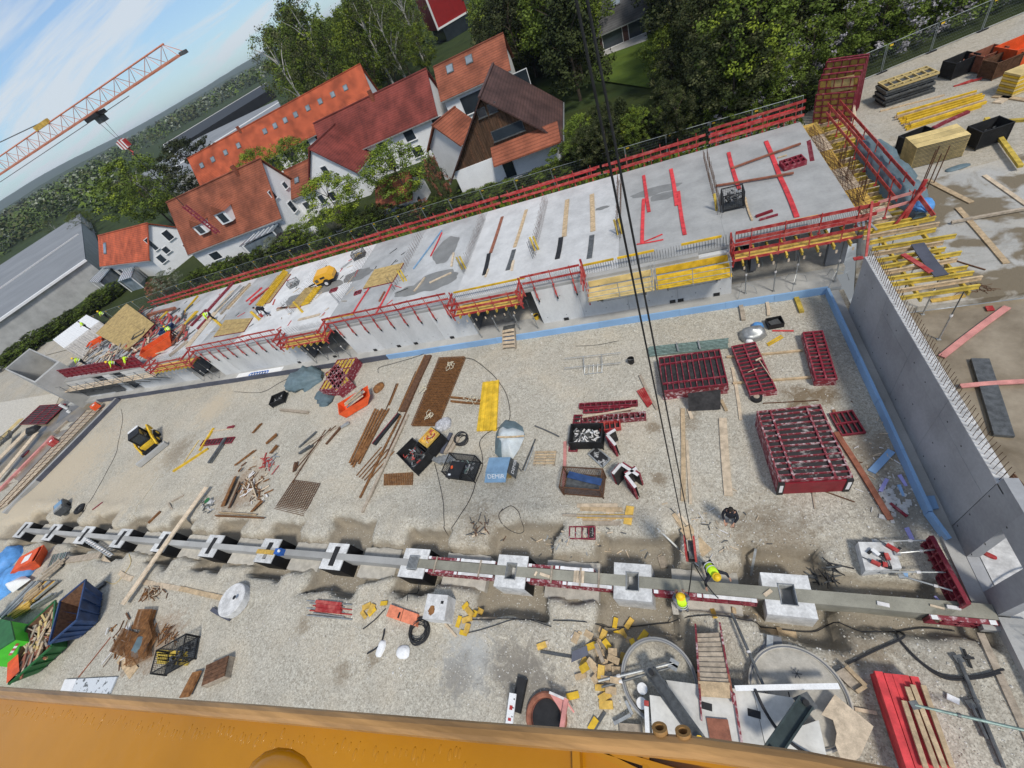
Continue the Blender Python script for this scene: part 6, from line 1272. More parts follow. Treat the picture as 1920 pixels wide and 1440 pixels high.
for px,py,rz,lb in [(715,1216,-.1,'white sack lying upright on the gravel'),(757,1223,.1,'white sack lying crossways on the gravel')]:p=at(px,py);bag((p.x,p.y,gh(p.x,p.y)),.20 if px == 715 else .34,.36 if px == 715 else .27,rz,.14,'white',lb,'sack','sack',px)
OFF=[(690,1138,.5),(701,1148,.9),(684,1153,-.5),(722,1132,.15),(700,1143,1.4),(875,1137,.8),(882,1148,-.6),(888,1152,1.3),(878,1162,.4),(863,1167,1.45),(879,1180,1.5),(872,1188,-.1),(891,1141,-.3),(1146,1159,1.4),(1173,1160,1.0),(1154,1180,.3),(1163,1184,-1.0),(1202,1188,.95),(1127,1186,1.2),(1104,1190,-.4),(1118,1180,.9),(1135,1205,-.8),(1120,1215,-1.1),(1148,1222,.05),(1166,1232,1.4),(1130,1240,-.2),(1115,1250,-.9),(1100,1255,.6),(1142,1252,.3),(1160,1258,.1),(1130,1262,1.5),(1112,1245,-.6),(1125,1228,-1.2),(1108,1212,.5),(1140,1275,.02),(1158,1278,.0),(1128,1290,.1),(1147,1295,.0),(1135,1306,.6),(1075,1305,.35),(1137,1322,.15),(1113,1358,1.0),(1018,1212,.45),(1081,1197,1.2),(1178,1197,-.2),(1185,1205,-1.1),(1090,1268,.4),(1150,1236,-.3),(1097,1243,1.1),(1120,1272,.8)]
for i,(px,py,rz) in enumerate(OFF):
 p=at(px,py);lay=.02+.10*(i % 4 if 1095<px<1170 and 1190<py<1300 else 0);L,w_=ru(.34,.5),ru(.18,.26);yl=px<900 or i % 3 == 0 or py>1300 or (1140<px<1210 and py<1192)
 v=V_((cos(rz),sin(rz),ru(-.12,.12)))*L/2;c=V_((p.x,p.y,gh(p.x,p.y)+lay+.05));MB().bar(c-v,c+v,w_,.05 if i % 2 else .09).obj('offcut','yellow' if yl and i % 2 else 'yellow_ply' if yl else 'wood',label='yellow panel offcut lying on the gravel near the crane foot' if yl else 'bare wood offcut in the heap near the crane foot',cat='offcut',group='yellow offcuts' if yl else 'wood offcuts')
bars([('timber','timber','wood stick between the concrete block and the yellow offcuts','wood_pale',836,1170,857,1194,.1,.06),('timber','timber','thin stick beside the yellow offcuts','wood_pale',897,1160,915,1150,.08,.05),('lath','lath','pale lath at the left of the wood heap','wood_pale',1008,1217,1030,1205,.12,.06),('lath','lath','long pale lath at the top of the wood heap','wood',1085,1186,1122,1198,.1,.06),('lath','lath','white lath slanting at the top of the wood heap','white_worn',1073,1198,1083,1186,.1,.05),('beam','beam','wood beam standing out of the middle of the heap','wood_grey',1118,1208,1132,1242,.14,.12,.3),('steel_bar','steel bar','grey bar left of the black sheet','steel_dark',1015,1222,1072,1232,.1,.06),('steel_bar','steel bar','grey bar under the yellow offcut by the pipe shaft','steel_dark',1135,1335,1115,1368,.1,.06)])
a,b,c,d=at(1071,1242,.3),at(1103,1228,.3),at(1100,1210,.42),at(1073,1222,.42);MB().add([v-V_((0,0,.03)) for v in (a,b,c,d)]+[a,b,c,d],BOXF).obj('black_sheet','grey_board',label='dark blue-grey sheet lying on the wood heap',cat='sheet')
for k,(x1,y1,x2,y2) in enumerate([(1122,1277,1264,1243),(1128,1288,1262,1250)]):p,q=at(x1,y1,.35),at(x2,y2,.35);t=thing('steel_prop',['upper','lower'][k]+' grey push-pull prop lying over the wood heap and the round shaft','prop',p);MB().tube([p,q],.045,8).obj('outer_tube','steel_dark' if k else 'steel',t);m=p.lerp(q,.25);MB().tube([m,m.lerp(q,.06)],.07,8).obj('collar','white_worn',t);MB().box(q,(.3,.2,.08),-.4).obj('head_plate','steel',t)
# boards near the row
for k in range(6):p,q=at(1082+k % 3*6,948+k*6.5,.06+.03*(k % 2)),at(1158+(k % 2)*12-(k % 3)*3,948+k*6.5+(k % 2),.06+.03*(k % 2));MB().bar(p,q,.2,.06).obj('board',['wood_pale','wood','wood_pale','yellow_ply','wood','wood_grey'][k],label=['rearmost','second','third','fourth','fifth','front'][k]+' board of the board pile above the small eight-cell panel',cat='board',group='board pile')
bars([('board','board','long thin board lying across the board pile','wood_grey',1055,966,1189,969,.1,.06,.16),('board','board','ochre plywood strip right of the board pile','yellow_ply',1182,950,1177,985,.36,.04),('board','board','wide pale board lying slantwise by the crane hook','wood',1285,990,1326,1038,.5,.06),('board','board','narrow board behind the wide slanting board','wood',1263,966,1288,1000,.16,.06),('board','board','thin board end beside the narrow board','wood_pale',1272,966,1290,985,.12,.05),('stick','stick','stick lying near the bent wire at the left of the boards','wood_pale',887,1007,915,995,.08,.05),('steel_bar','steel bar','pointed steel bar near the wide slanting board','steel',1232,992,1272,1022,.07,.06),('steel_prop','prop','steel prop lying behind the first footing','steel',1410,1066,1418,1024,.09,.08),('board','board','grey board standing in the pit of the second footing','wood_grey',1235,1030,1242,1052,.3,.06)])
litter(26,900,990,16,8,('steel_dark','rust_dark'),'small dark wires and ties scattered left of the boards','wire_ends','wire',.15,.6,.06,(.02,.04));litter(30,1560,1070,14,8,('cable','steel_dark'),'dark cable ends by the tool block','cable_ends','cable',.2,.7,.06,(.02,.05));litter(40,1080,1010,60,14,('steel_dark','wood_pale','steel'),'little ties and splinters around the eight-cell panel','ties','ties',.1,.4,.05,(.02,.05));litter(50,1330,1000,50,40,('wood_pale','steel_dark','white_worn'),'splinters and ties round the crane hook','ties','ties',.08,.35,.04,(.02,.05));litter(40,1640,850,50,60,('wood_pale','white_worn','rust_dark'),'splinters by the blue upstand','ties','ties',.08,.3,.04,(.02,.04))
# foam cut-offs and rubble
for ps,mt,lb in [(((1627,881),(1642,888),(1679,848),(1665,841)),'blue_foam','large blue foam sheet lying on the gravel'),(((1647,920),(1655,922),(1667,899),(1660,896)),'lilac_foam','lilac foam strip lying in the rubble'),(((1683,891),(1697,911),(1702,910),(1690,889)),'lilac_foam','lilac foam strip at the blue upstand'),(((1682,909),(1692,930),(1697,930),(1689,908)),'blue_foam','blue foam strip beside the upstand'),(((1737,930),(1748,955),(1761,953),(1752,929)),'blue_foam','blue foam piece lying on the wall footing'),(((1696,990),(1707,1012),(1715,1011),(1704,988)),'lilac_foam','lilac foam strip above the struts'),(((1693,1071),(1694,1082),(1703,1082),(1702,1071)),'blue_foam','small blue foam piece between the struts'),(((1681,1126),(1697,1127),(1696,1119),(1686,1120)),'lilac_foam','lilac foam scrap behind the wide beam'),(((1751,1118),(1764,1130),(1767,1129),(1755,1117)),'lilac_foam','thin lilac foam strip near the red form')]:
 v=[at(x,y,.06 if 'footing' not in lb else .2) for x,y in ps];MB().add([p-V_((0,0,.05)) for p in v]+v,BOXF).obj('foam_piece',mt,label=lb,cat='foam',group='foam cut-offs')
g=MB()
for k in range(60):
 p=at(R3.gauss(1668,12),R3.gauss(935,14));s=ru(.04,.12);g.box((p.x,p.y,s*.3),(s*2,s*1.4,s*.6),ru(0,3))
g.obj('rubble','concrete_white',label='broken pale concrete pieces beside the blue upstand',cat='rubble',kind='stuff')
# people, hook, ropes
p=at(1369,985);person('person in dark clothes with dark hair reading something held in both hands',(p.x,p.y,gh(p.x,p.y)),pi-.3,top='cloth_dark',legs='cloth_grey',helmet=None,arms='work')
p=at(1283,1150);person('worker with yellow helmet and yellow vest standing at the second footing by the chain',(p.x,p.y+.1,gh(p.x,p.y+.1)+.02),.15,sleeve='cloth_grey',legs='cloth_grey',bend=.15)
p=at(1335,1085);person('worker with yellow helmet bending over the beam with both arms spread',(p.x-.1,p.y+.25,-.05),pi+.45,sleeve='cloth_dark',bend=1.05,arms='wide',stride=.15)
hz0=4.2;H0=at(1293,1020,hz0)
for dx in (-.1,.1):p=V_((H0.x+dx,H0.y,hz0));MB().tube([p,p+V_((-dx-.34,0,26))],.016,6).obj('crane_rope','black',label='%s black steel hoist rope hanging down to the red hook block' % ('left' if dx<0 else 'right'),cat='crane rope')
t=thing('hook_block','red crane hook block hanging on two ropes above the footings','hook block',(H0.x,H0.y,hz0-.9));h=hz0;pass
for s in (-1,1):
 g=MB();g.v=[(H0.x+s*.14+e,H0.y+y,z) for e in (-.03,.03) for y,z in ((-.28,h),(.28,h),(.38,h-.6),(.18,h-1.3),(-.18,h-1.3),(-.38,h-.6))];g.f=[tuple(range(6)),tuple(range(11,5,-1))]+[(i,(i+1) % 6,6+(i+1) % 6,6+i) for i in range(6)];g.m=[0]*8;g.obj('side_plate','red_bright',t)
MB().cyl((H0.x-.06,H0.y,h-.55),.3,.18,18,0,(1,0,0)).obj('sheave','steel_dark',t);MB().box((H0.x,H0.y,h-1.3),(.32,.3,.2)).obj('swivel','black',t)
MB().tube([(H0.x,H0.y,h-1.35),(H0.x,H0.y,h-1.55),(H0.x+.14,H0.y,h-1.7),(H0.x+.02,H0.y,h-1.85),(H0.x-.14,H0.y,h-1.75)],.05,6).obj('hook','steel_dark',t)
e1,e2,e3=at(1289,1124,.55),at(1347,1122,.6),at(1320,1110,.7);top=V_((H0.x,H0.y,h-1.8))
def hang(a,b,sag,n=10):return [a.lerp(b,i/n)+V_((0,0,-sag*sin(pi*i/n))) for i in range(n+1)]
MB().tube(hang(top,e1,.25),.022,5).obj('chain_sling','black',label='chain sling hanging from the hook to the worker by the footing',cat='chain');MB().tube(hang(top,e2,.45),.022,5).obj('chain_sling','black',label='chain sling hanging from the hook to the bending worker',cat='chain');MB().tube(hang(top,top+V_((.15,.05,-.8)),.02),.022,5).obj('chain_sling','black',label='short loose chain end below the hook',cat='chain')
# formwork along the ground beams
for (xa,xb,sgn,lb,rim) in [(PX[3]+.8,PX[2]-.85,-1,'red beam form on the near side between the fourth and third footings','red_worn'),(PX[3]+.8,PX[2]-.85,1,'red beam form on the far side between the fourth and third footings','red_worn'),(PX[2]+.8,PX[1]-.8,-1,'red beam form on the near side between the third and second footings','red_worn'),(PX[2]+.8,PX[1]-1.6,1,'red beam form on the far side between the third and second footings','red_worn'),(PX[1]+.8,PX[0]-1.0,-1,'red beam form on the near side where the workers stand','red_frame'),(WX-1.7,WX-.08,-1,'short red beam form against the grey wall','red_frame')]:
 n_=max(1,round((xb-xa)/1.9));t=thing('beam_form',lb,'formwork panel',((xa+xb)/2,ROW+sgn*.3,-.3),0,'red beam forms');y=ROW+sgn*.235
 for i in range(n_):
  a_,b_=xa+(xb-xa)*i/n_,xa+(xb-xa)*(i+1)/n_-.01
  MB().box(((a_+b_)/2,y+sgn*.012,.0),(b_-a_,.02,.62)).obj('facing','dark_sheet',t)
  g=MB()
  for z in (-.28,.0,.30):g.box(((a_+b_)/2,y+sgn*.08,z),(b_-a_,.12,.05))
  k=max(3,int((b_-a_)/.4))
  for j in range(k+1):g.box((a_+.025+(b_-a_-.05)*j/k,y+sgn*.079,0),(.045,.11,.57))
  g.obj('frame',rim,t)
  MB().box(((a_+b_)/2,y+sgn*.07,.332),(b_-a_-.02,.13,.012)).obj('top_rim','red_worn' if i % 2 == 0 else 'white_worn',t)
  for e in (a_+.12,b_-.12):MB().box((e,y+sgn*.08,.345),(.16,.13,.02)).obj('label_plate','white',t)
for i,(x,w) in enumerate([(-12.3,'left'),(-9.8,'right'),(-6.2,'second left'),(-4.1,'second right'),(-4.9,'middle')]):MB().box((x,ROW,.36),(.07,.75,.05)).obj('spacer','wood_grey',label=w+' spacer bar clamped across the formed ground beam',cat='spacer',group='spacer bars')
for k in range(4):MB().box((-5.15+k*.12,ROW,.31+.01*(k % 2)),(.1,.5,.05),ru(-.1,.1)).obj('wood_strip','wood_pale',label='pale wood strip of the row laid on the beam between the spacers',cat='wood strip',group='wood strips on the beam')
bars([('wood_strip','wood strip','pale strip on the beam left of the middle spacer','wood_pale',1013,1076,1031,1082,.12,.05,.3),('wood_strip','wood strip','slanting strip on the beam by the third footing','wood_pale',1003,1080,1007,1072,.08,.05,.3),('wood_strip','wood strip','pale strip lying on the beam by the first footing','wood_pale',1433,1117,1446,1107,.12,.05,.3),('wood_strip','wood strip','white strip on the wide beam','white_worn',1644,1131,1667,1136,.12,.05,.3),('wood_strip','wood strip','ochre strip on the far side beam by the fifth footing','yellow_ply',483,1034,514,1037,.25,.06,.3),('block','block','wood block by the red form at the wall','wood',1747,1160,1778,1140,.3,.3,.0),('yellow_board','board','ochre board on the pale slab beside the workers','yellow_ply',1334,1134,1341,1158,.16,.05),('board','board','long board below the workers form','wood',1372,1140,1422,1147,.2,.1)])
p=at(529,1037,.3);t=thing('blue_canister','blue canister with a white cap standing on the beam','canister',(p.x,p.y,.29));MB().box((0,0,.2),(.45,.32,.4),.1).obj('body','blue',t,**LW);MB().cyl((.18,0,.4),.08,.08,10).obj('cap','white',t,**LW)
g=MB()
for k in range(8):g.box((PX[3]-.28+k*.08,ROW,.40),(.03,.66,.05))
for s in (-1,1):g.box((PX[3],ROW+s*.3,.37),(.62,.04,.05))
g.obj('steel_grid','steel',label='steel grid laid over the pocket of the fourth footing',cat='grid')
sheet_('blinding_slab',[(1258,1128),(1365,1138),(1368,1158),(1262,1152)],-.38,'sand_concrete');
# tool block with tools, red form and struts at the grey wall
t=thing('concrete_block','low concrete block covered with red power tools','concrete block',at(1650,1045));c4=rimpts([(1623,1070),(1691,1065),(1675,1017),(1609,1016)],.55);MB().add([(v.x,v.y,-.1) for v in c4]+list(c4),BOXF).obj('block','footing',t)
def tool(px,py,rz,lb,L=.5,mat='red_bright',z=.56):
 p=at(px,py,z);t=thing('power_tool',lb,'power tool',(p.x,p.y,z),rz);MB().box((0,0,.07),(L*.5,.12,.13)).obj('body',mat,t,**LW);MB().tube([(L*.25,0,.07),(L*.75,0,.06)],.02,6).obj('bit','steel_dark',t,**LW);MB().box((-L*.2,-.1,.05),(.09,.16,.08)).obj('handle','black',t,**LW)
tool(1672,1029,2.4,'red hammer drill with a long bit at the back of the tool block',.7);tool(1662,1045,-1.5,'red drill lying in the middle of the tool block',.45);tool(1641,1057,2.6,'red grinder lying at the left of the tool block',.5);tool(1658,1060,1.4,'small red screwdriver at the front of the tool block',.3);tool(1640,1037,-.9,'white cartridge gun on the tool block',.5,'white')
p1,p2=at(1752,1003,1.0),at(1823,1132,1.0);L=(p2-p1).length;form_panel(L,1.1,'tall dark red wall form propped upright by four struts',V_((p1.x,p1.y,-.15)),ang(p1,p2),nx=8,long_ribs=(.33,.66),tilt=(pi/2,0),sheet='maroon_sheet')
for k,(x1,y1,x2,y2) in enumerate([(1640,1015,1757,1013),(1682,1037,1760,1030),(1655,1072,1773,1073),(1690,1080,1805,1113)]):
 p,q=at(x1,y1,.3 if k != 1 else .6),at(x2,y2,.6);t=thing('strut',['rear','second','third','front'][k]+' grey strut holding the upright red form','strut',p);MB().tube([p,q],.03,8).obj('tube','steel',t);m=p.lerp(q,.55);MB().tube([m,m.lerp(q,.15)],.05,8).obj('collar','white_worn',t);MB().box(p,(.16,.16,.05)).obj('foot_plate','steel',t)
bars([('board','board','dark board between the red form and the beam','wood_grey',1762,1118,1795,1125,.5,.04),('stick','stick','small stick behind the wide beam','wood_pale',1633,1108,1636,1120,.1,.1),('stick','stick','pale stick lying behind the wide beam near the struts','wood_pale',1700,1117,1724,1123,.1,.06),('stick','stick','pale splintered stick on the beam at the red form','wood_pale',1743,1135,1770,1142,.06,.05,.3),('clamp','clamp','white clamp on the beam at the red form','white_worn',1774,1138,1800,1142,.1,.08,.3)])
p=at(1856,1042,.14);g=MB();bag((p.x,p.y,.15),.16,.08,-.6,.06,'red_bright','red glove lying on the pale floor seen through the doorway','glove','glove',30)
# ------------------------------------------------------------------ crane foot
M('ballast',(.60,.585,.54),.8,.14,1.2,.002,fine=.07,fscale=8)
def ballast(ps,z0,z1,lb,slot=None):
 t=thing('ballast_slab',lb,'concrete slab',at(*ps[0],z1),0,'crane ballast slabs');v=[at(x,y,z1) for x,y in ps];MB().prism([(p.x,p.y) for p in v],z0,z1).obj('slab','ballast',t)
 for s in (slot or []):p=at(*s,z1);MB().box((p.x,p.y,z1+.004),(.36,.2,.008),-.08).obj('lifting_slot','black',t)
ballast([(1249,1275),(1308,1283),(1372,1290),(1412,1296),(1435,1402),(1330,1395),(1262,1314)],.05,.6,'left of the two grey ballast slabs under the wooden steps, with a slot',[(1324,1324)]);ballast([(1413,1297),(1487,1308),(1493,1330),(1437,1405),(1425,1352)],.05,.6,'right grey ballast slab with a slot beside the black cable',[(1414,1338)])
ballast([(1218,1303),(1238,1306),(1290,1378),(1300,1400),(1225,1400)],.05,.85,'pale triangular ballast slab with a red and white post, left of the strut');ballast([(1535,1350),(1555,1440),(1470,1440),(1452,1418),(1500,1362)],.05,.7,'grey ballast slab right of the green strut')
def strut(p1,p2,z1,z2,w,mat,lb):
 a,b=at(*p1,z1),at(*p2,z2);t=thing('crane_strut',lb,'crane strut',a,0,'crane foot struts');MB().bar(a,b,w,.06).obj('web',mat,t);d_=(b-a).normalized();s=V_((-d_.y,d_.x,0)).normalized()*w/2
 for k in (-1,1):MB().bar(a+s*k,b+s*k,.05,w*.8).obj('flange',mat,t)
 MB().box(a,(w*1.3,w*1.2,.12),.5).obj('foot','steel_dark',t);MB().cyl(a-V_((0,0,.0)),.09,.16,10).obj('bolt','black',t);MB().cyl(b,.12,.12,10).obj('pin','yellow',t)
strut((1222,1262),(1312,1388),.8,1.6,.34,'steel_dark','dark crane foot strut running to the lower right over the round shaft');M('green_steel',(.045,.06,.058),.45,.25,2);strut((1510,1318),(1447,1410),.9,1.6,.36,'green_steel','green-grey crane foot strut running to the lower left')
def ringshaft(px,py,r,lb,h=.35,mat='concrete',inner='concrete_dark',z=-.1,lid=False,th=.12):
 p=at(px,py);t=thing('concrete_ring',lb,'concrete ring',(p.x,p.y,z),0);MB().lathe([(r-th,0),(r,0),(r,h),(r-.03,h+.02),(r-th+.03,h+.02),(r-th,h),(r-th,0)],48).obj('ring',mat,t,**LW);MB().lathe([(r-.10,h+.022),(r-.07,h+.03),(r-.05,h+.022)],48).obj('rim_groove','concrete_dark',t,**LW)
 MB().disc((0,0,h-.06 if lid else .06),r-th,40).obj('cover' if lid else 'bottom',mat if lid else inner,t,**LW);return t
ringshaft(1236,1275,1.32,'round concrete shaft ring under the dark crane strut',inner='gravel');ringshaft(1496,1305,1.42,'round pale concrete base with a cross mark under the green strut',mat='sand_concrete',lid=True,h=.3)
p=at(1494,1263,.25);
for k in range(3):a=k*1.05;v=V_((cos(a),sin(a),0))*.14;MB().bar(p-v,p+v,.03,.02).obj('cross_mark','steel_dark',label='dark stroke of the cross mark on the round concrete base',cat='mark',group='strokes of the cross mark')
for px,py,lb in [(1207,1293,'upper white plastic pail by the round shaft'),(1206,1320,'lower white plastic pail beside the ballast slab')]:p=at(px,py);t=thing('pail',lb,'pail',(p.x,p.y,0),0,'white pails');MB().lathe([(.13,0),(.17,.38),(.18,.4),(.15,.4),(.001,.37)],16).obj('shell','white',t,**LW)
t=thing('wooden_stair','wooden site stair with red-brown stringers descending to the ballast slabs','stair',at(1340,1230));a,b,c,d=at(1312,1294,.65),at(1372,1298,.65),at(1306,1192,.05),at(1352,1190,.05);a2=at(1311,1284,1.25);
for p,q in ((a,c),(b,d)):MB().bar(p+V_((0,0,.05)),q+V_((0,0,.05)),.07,.26).obj('stringer','wood_brown',t);MB().bar(p+V_((0,-.3,.15)),q+V_((0,.35,.1)),.06,.16).obj('side_rail','red_worn',t)
for k in range(11):s=(k+.7)/11;MB().bar(a.lerp(c,s)+V_((0,0,.14)),b.lerp(d,s)+V_((0,0,.14)),.17,.04).obj('tread','wood_grey',t)
MB().bar(a.lerp(c,.02)+V_((0,0,.12)),b.lerp(d,.02)+V_((0,0,.12)),.42,.04).obj('landing','wood',t)
bars([('red_rail','rail','thin red rail lying over the right ballast slab from the stair foot','red_worn',1376,1300,1392,1400,.07,.07,.62),('red_rail','rail','thin red rail lying over the left ballast slab from the stair foot','red_worn',1311,1290,1316,1352,.05,.05,.62),('white_post','post','white beam lying across the round concrete base','white',1378,1291,1572,1287,.15,.1,.72),('white_post','post','white post with a red head beside the triangular ballast slab','white',1213,1325,1216,1398,.14,.14,.6),('red_marker','marker','red head of the white post by the triangular slab','red_bright',1213,1314,1213,1324,.15,.15,.6),('board','board','brown board with joints lying at the foot of the ballast slabs','wood_brown',1328,1368,1369,1372,.6,.04,.62),('board','board','thin pale board on the gravel right of the stair','wood',1427,1170,1440,1278,.1,.06),('board','board','pale board upright from the first footing to the round base','wood',1465,1168,1474,1240,.16,.08),('board','board','wood board across below the first footing','wood',1432,1172,1500,1180,.24,.05),('board','board','short brown board at the rim of the round base','wood_brown',1446,1234,1470,1246,.18,.08),('board','board','thin board along the right of the round base','wood',1555,1250,1600,1335,.1,.06),('board','board','stake beside the round base','wood',1505,1232,1511,1222,.1,.06),('board','board','board lying from the ply sheet to the red timber stack','wood_pale',1604,1329,1645,1337,.1,.06)])
p,q=at(1372,1150,.3),at(1438,1300,.5);t=thing('steel_prop','long grey prop slanting from the beam to the ballast slabs','prop',p);MB().tube([p,q],.05,8).obj('outer_tube','steel_dark',t);m=p.lerp(q,.5);MB().tube([m,m.lerp(q,.06)],.07,8).obj('collar','white_worn',t)
sheet_('grey_patch',[(1440,1190),(1465,1195),(1470,1238),(1420,1225)],.012,'concrete_dark');v=[at(x,y,.1) for x,y in ((1436,1236),(1449,1234),(1450,1192),(1438,1190))];MB().add([p-V_((0,0,.05)) for p in v]+v,BOXF).obj('grey_sheet','steel',label='small grey sheet on the ground below the first footing',cat='sheet')
# ply sheet, small box form, red timber stack
v=[at(x,y,.5) for x,y in ((1540,1340),(1562,1350),(1569,1375),(1566,1395),(1583,1440),(1612,1420),(1638,1362),(1565,1302))];MB().prism([(p.x,p.y) for p in v],.46,.5).obj('ply_sheet','yellow_pale' if False else 'wood_pale',label='pale plywood sheet with a torn edge leaning by the round base',cat='plywood sheet')
v=[at(x,y,.2) for x,y in ((1605,1298),(1622,1287),(1585,1250),(1566,1261))];t=thing('box_form','small wooden box form lying right of the round base','box form',v[0]);MB().add([p-V_((0,0,.1)) for p in v]+v,BOXF).obj('sheet','wood_grey',t);MB().bar(v[2]+V_((0,0,.06)),v[1]+V_((0,0,.06)),.12,.16).obj('timber','wood',t);MB().bar(v[0]+V_((0,0,.06)),v[1]+V_((0,0,.06)),.1,.14).obj('timber','wood',t)
a,b=at(1640,1257,.75),at(1722,1268,.75);dn=at(1700,1440,.75)-at(1640,1257,.75);dn.normalize();dn=V_((dn.x,dn.y,0));u_=(b-a).normalized();
for k in range(5):
 for lay in range(5):
  p=a+u_*((b-a).length*(k+.5)/5+ru(-.01,.01))+V_((0,0,-.08-lay*.145-.02));p=p+dn*ru(0,.04);MB().bar(p,p+dn*4.6,(b-a).length/5-.012,.138).obj('red_beam','red_wood',label='red square beam of the block stack, row %d from left, layer %d from top' % (k+1,lay+1),cat='beam',group='block stack of red beams')
for x1,y1,x2,y2,lb in [(1700,1288,1755,1440,'left pale timber lying on the red beam stack'),(1710,1284,1770,1440,'second pale timber lying on the red beam stack'),(1694,1314,1735,1440,'short pale timber lying on the red beam stack'),(1730,1285,1785,1440,'right pale timber along the edge of the red beam stack')]:p,q=at(x1,y1,.8),at(x2,y2,.8);MB().bar(p+V_((0,0,.03)),q+V_((0,0,.03)),.12,.08).obj('timber','wood',label=lb,cat='timber')
for (x1,y1,x2,y2,z,r,lb) in [(1715,1322,1925,1370,.85,.04,'grey-green prop lying over the red beam stack towards the low wall'),(1797,1235,1882,1440,.1,.06,'dark long prop lying on the gravel before the low wall'),(1820,1320,1850,1385,.1,.05,'short dark prop beside the long one')]:
 p,q=at(x1,y1,z),at(x2,y2,z);t=thing('steel_prop',lb,'prop',p);MB().tube([p,q],r,8).obj('outer_tube','steel_green' if z>.5 else 'steel_dark',t);MB().box(p,(.2,.2,.06),.3).obj('foot_plate','steel_dark',t);m=p.lerp(q,.4);MB().tube([m,m.lerp(q,.05)],r*1.5,8).obj('collar','steel_dark',t)
p=at(1785,1311);MB().box((p.x,p.y,.06),(.26,.16,.08),-.4).obj('white_tin','white',label='small white tin lying on the gravel before the low wall',cat='tin');p=at(1813,1235);t=thing('hammer','dark hammer lying on the gravel before the low wall','hammer',p);MB().bar(p+V_((0,-.25,.05)),p+V_((0,.25,.05)),.05).obj('handle','black',t);MB().bar(p+V_((-.1,.0,.06)),p+V_((.15,.03,.06)),.07).obj('head','black',t)
# red barrier, pipe shaft with red guard, steel rail at the crane arm
p,q=at(962,1300,.6),at(950,1395,.6);t=thing('barrier','white barrier plank with red fields standing on a grey foot','barrier',q);MB().bar(p,q.lerp(p,-.3),.28,.06).obj('plank','white',t)
for k in range(3):m=p.lerp(q,.25+.25*k);MB().bar(m,m.lerp(q,.12),.12,.075).obj('red_field','red_bright',t)
for k in range(5):m=p.lerp(q,.1+.18*k)+V_((.09,0,0));MB().bar(m,m.lerp(q,.03),.05,.08).obj('slot','black',t)
p0=at(976,1288,.1);MB().box((p0.x,p0.y-.25,.1),(.38,1.1,.2),-.1).obj('foot','rubber',t)
p=at(1026,1345);t=thing('pipe_shaft','open round shaft with a reddish inside, half hidden by the crane arm','shaft',(p.x,p.y,-.1));MB().lathe([(.55,-1.5),(.58,.3),(.62,.35),(.72,.35),(.78,.3),(.78,-.2)],40).obj('ring','wood_brown',t,**LW);MB().lathe([(.54,-1.5),(.57,.2)],40).obj('lining','pvc_red',t,**LW);MB().disc((0,0,.17),.56,32).obj('bottom','black',t,**LW)  # black disc near the rim paints the darkness down the shaft
t=thing('red_guard','pale red steel guard frame standing at the open shaft','guard',at(1058,1345));MB().bar(at(1062,1310,.6),at(1052,1375,.6),.16,.1).obj('beam','red_pale',t);MB().bar(at(1062,1312,.62),at(1030,1298,.62),.08,.05).obj('rail','white_worn',t);MB().bar(at(1062,1315,.6),at(1076,1335,.3),.06,.05).obj('rail','red_pale',t);MB().add([at(1030,1300,.5),at(1060,1313,.5),at(1056,1340,.5),at(1030,1300,.52),at(1060,1313,.52),at(1056,1340,.52)],((0,2,1),(3,4,5),(0,1,4,3),(1,2,5,4),(2,0,3,5))).obj('plate','red_pale',t)
bars([('steel_angle','steel angle','bent grey steel profile by the round shaft','steel',1152,1357,1184,1340,.1,.08,.1),('steel_angle','steel angle','second leg of the bent grey profile by the round shaft','steel',1186,1340,1174,1314,.1,.08,.1),('dark_grate','grate','dark wooden grate below the round shaft','wood_grey',1163,1373,1206,1376,.5,.1,.05)])
# rusty-coloured cables and wires on the ground
def cable(pts,r,lb,z=.06,nm='cable',cat='cable',mat='cable',grp='cables on the ground'):
 w=[at(x,y,0) for x,y in pts];o=[]
 for i in range(len(w)-1):
  p0,p1,p2,p3=w[max(i-1,0)],w[i],w[i+1],w[min(i+2,len(w)-1)]
  for k in range(5):
   t=k/5;o.append(.5*((2*p1)+(p2-p0)*t+(2*p0-5*p1+4*p2-p3)*t*t+(3*p1-p0-3*p2+p3)*t ** 3))
 o.append(w[-1])
 for v in o:v.z=(gh(v.x,v.y) if v.y<20 else 0)+z
 MB().tube(o,r,5).obj(nm,mat,label=lb,cat=cat,group=grp)
cable([(871,672),(890,676),(915,695),(932,712),(950,740),(957,780),(945,797),(915,812),(900,830),(904,850),(905,875),(893,905),(885,930),(860,975),(830,1005)],.022,'black cable winding from the mesh mats past the white sheet to the footings')
cable([(816,870),(825,905),(833,950),(834,985),(826,1000)],.018,'thin black cable running down from the mesh crates');cable([(1035,1176),(980,1160),(935,1172),(905,1182),(880,1188)],.018,'thin cable left part along the foot of the excavation');cable([(880,1163),(960,1160),(1060,1165),(1150,1168),(1230,1160),(1330,1153),(1400,1163),(1450,1168),(1530,1175),(1570,1160),(1620,1182),(1680,1180),(1740,1172),(1800,1178)],.02,'long thin cable following the near side of the footing row')
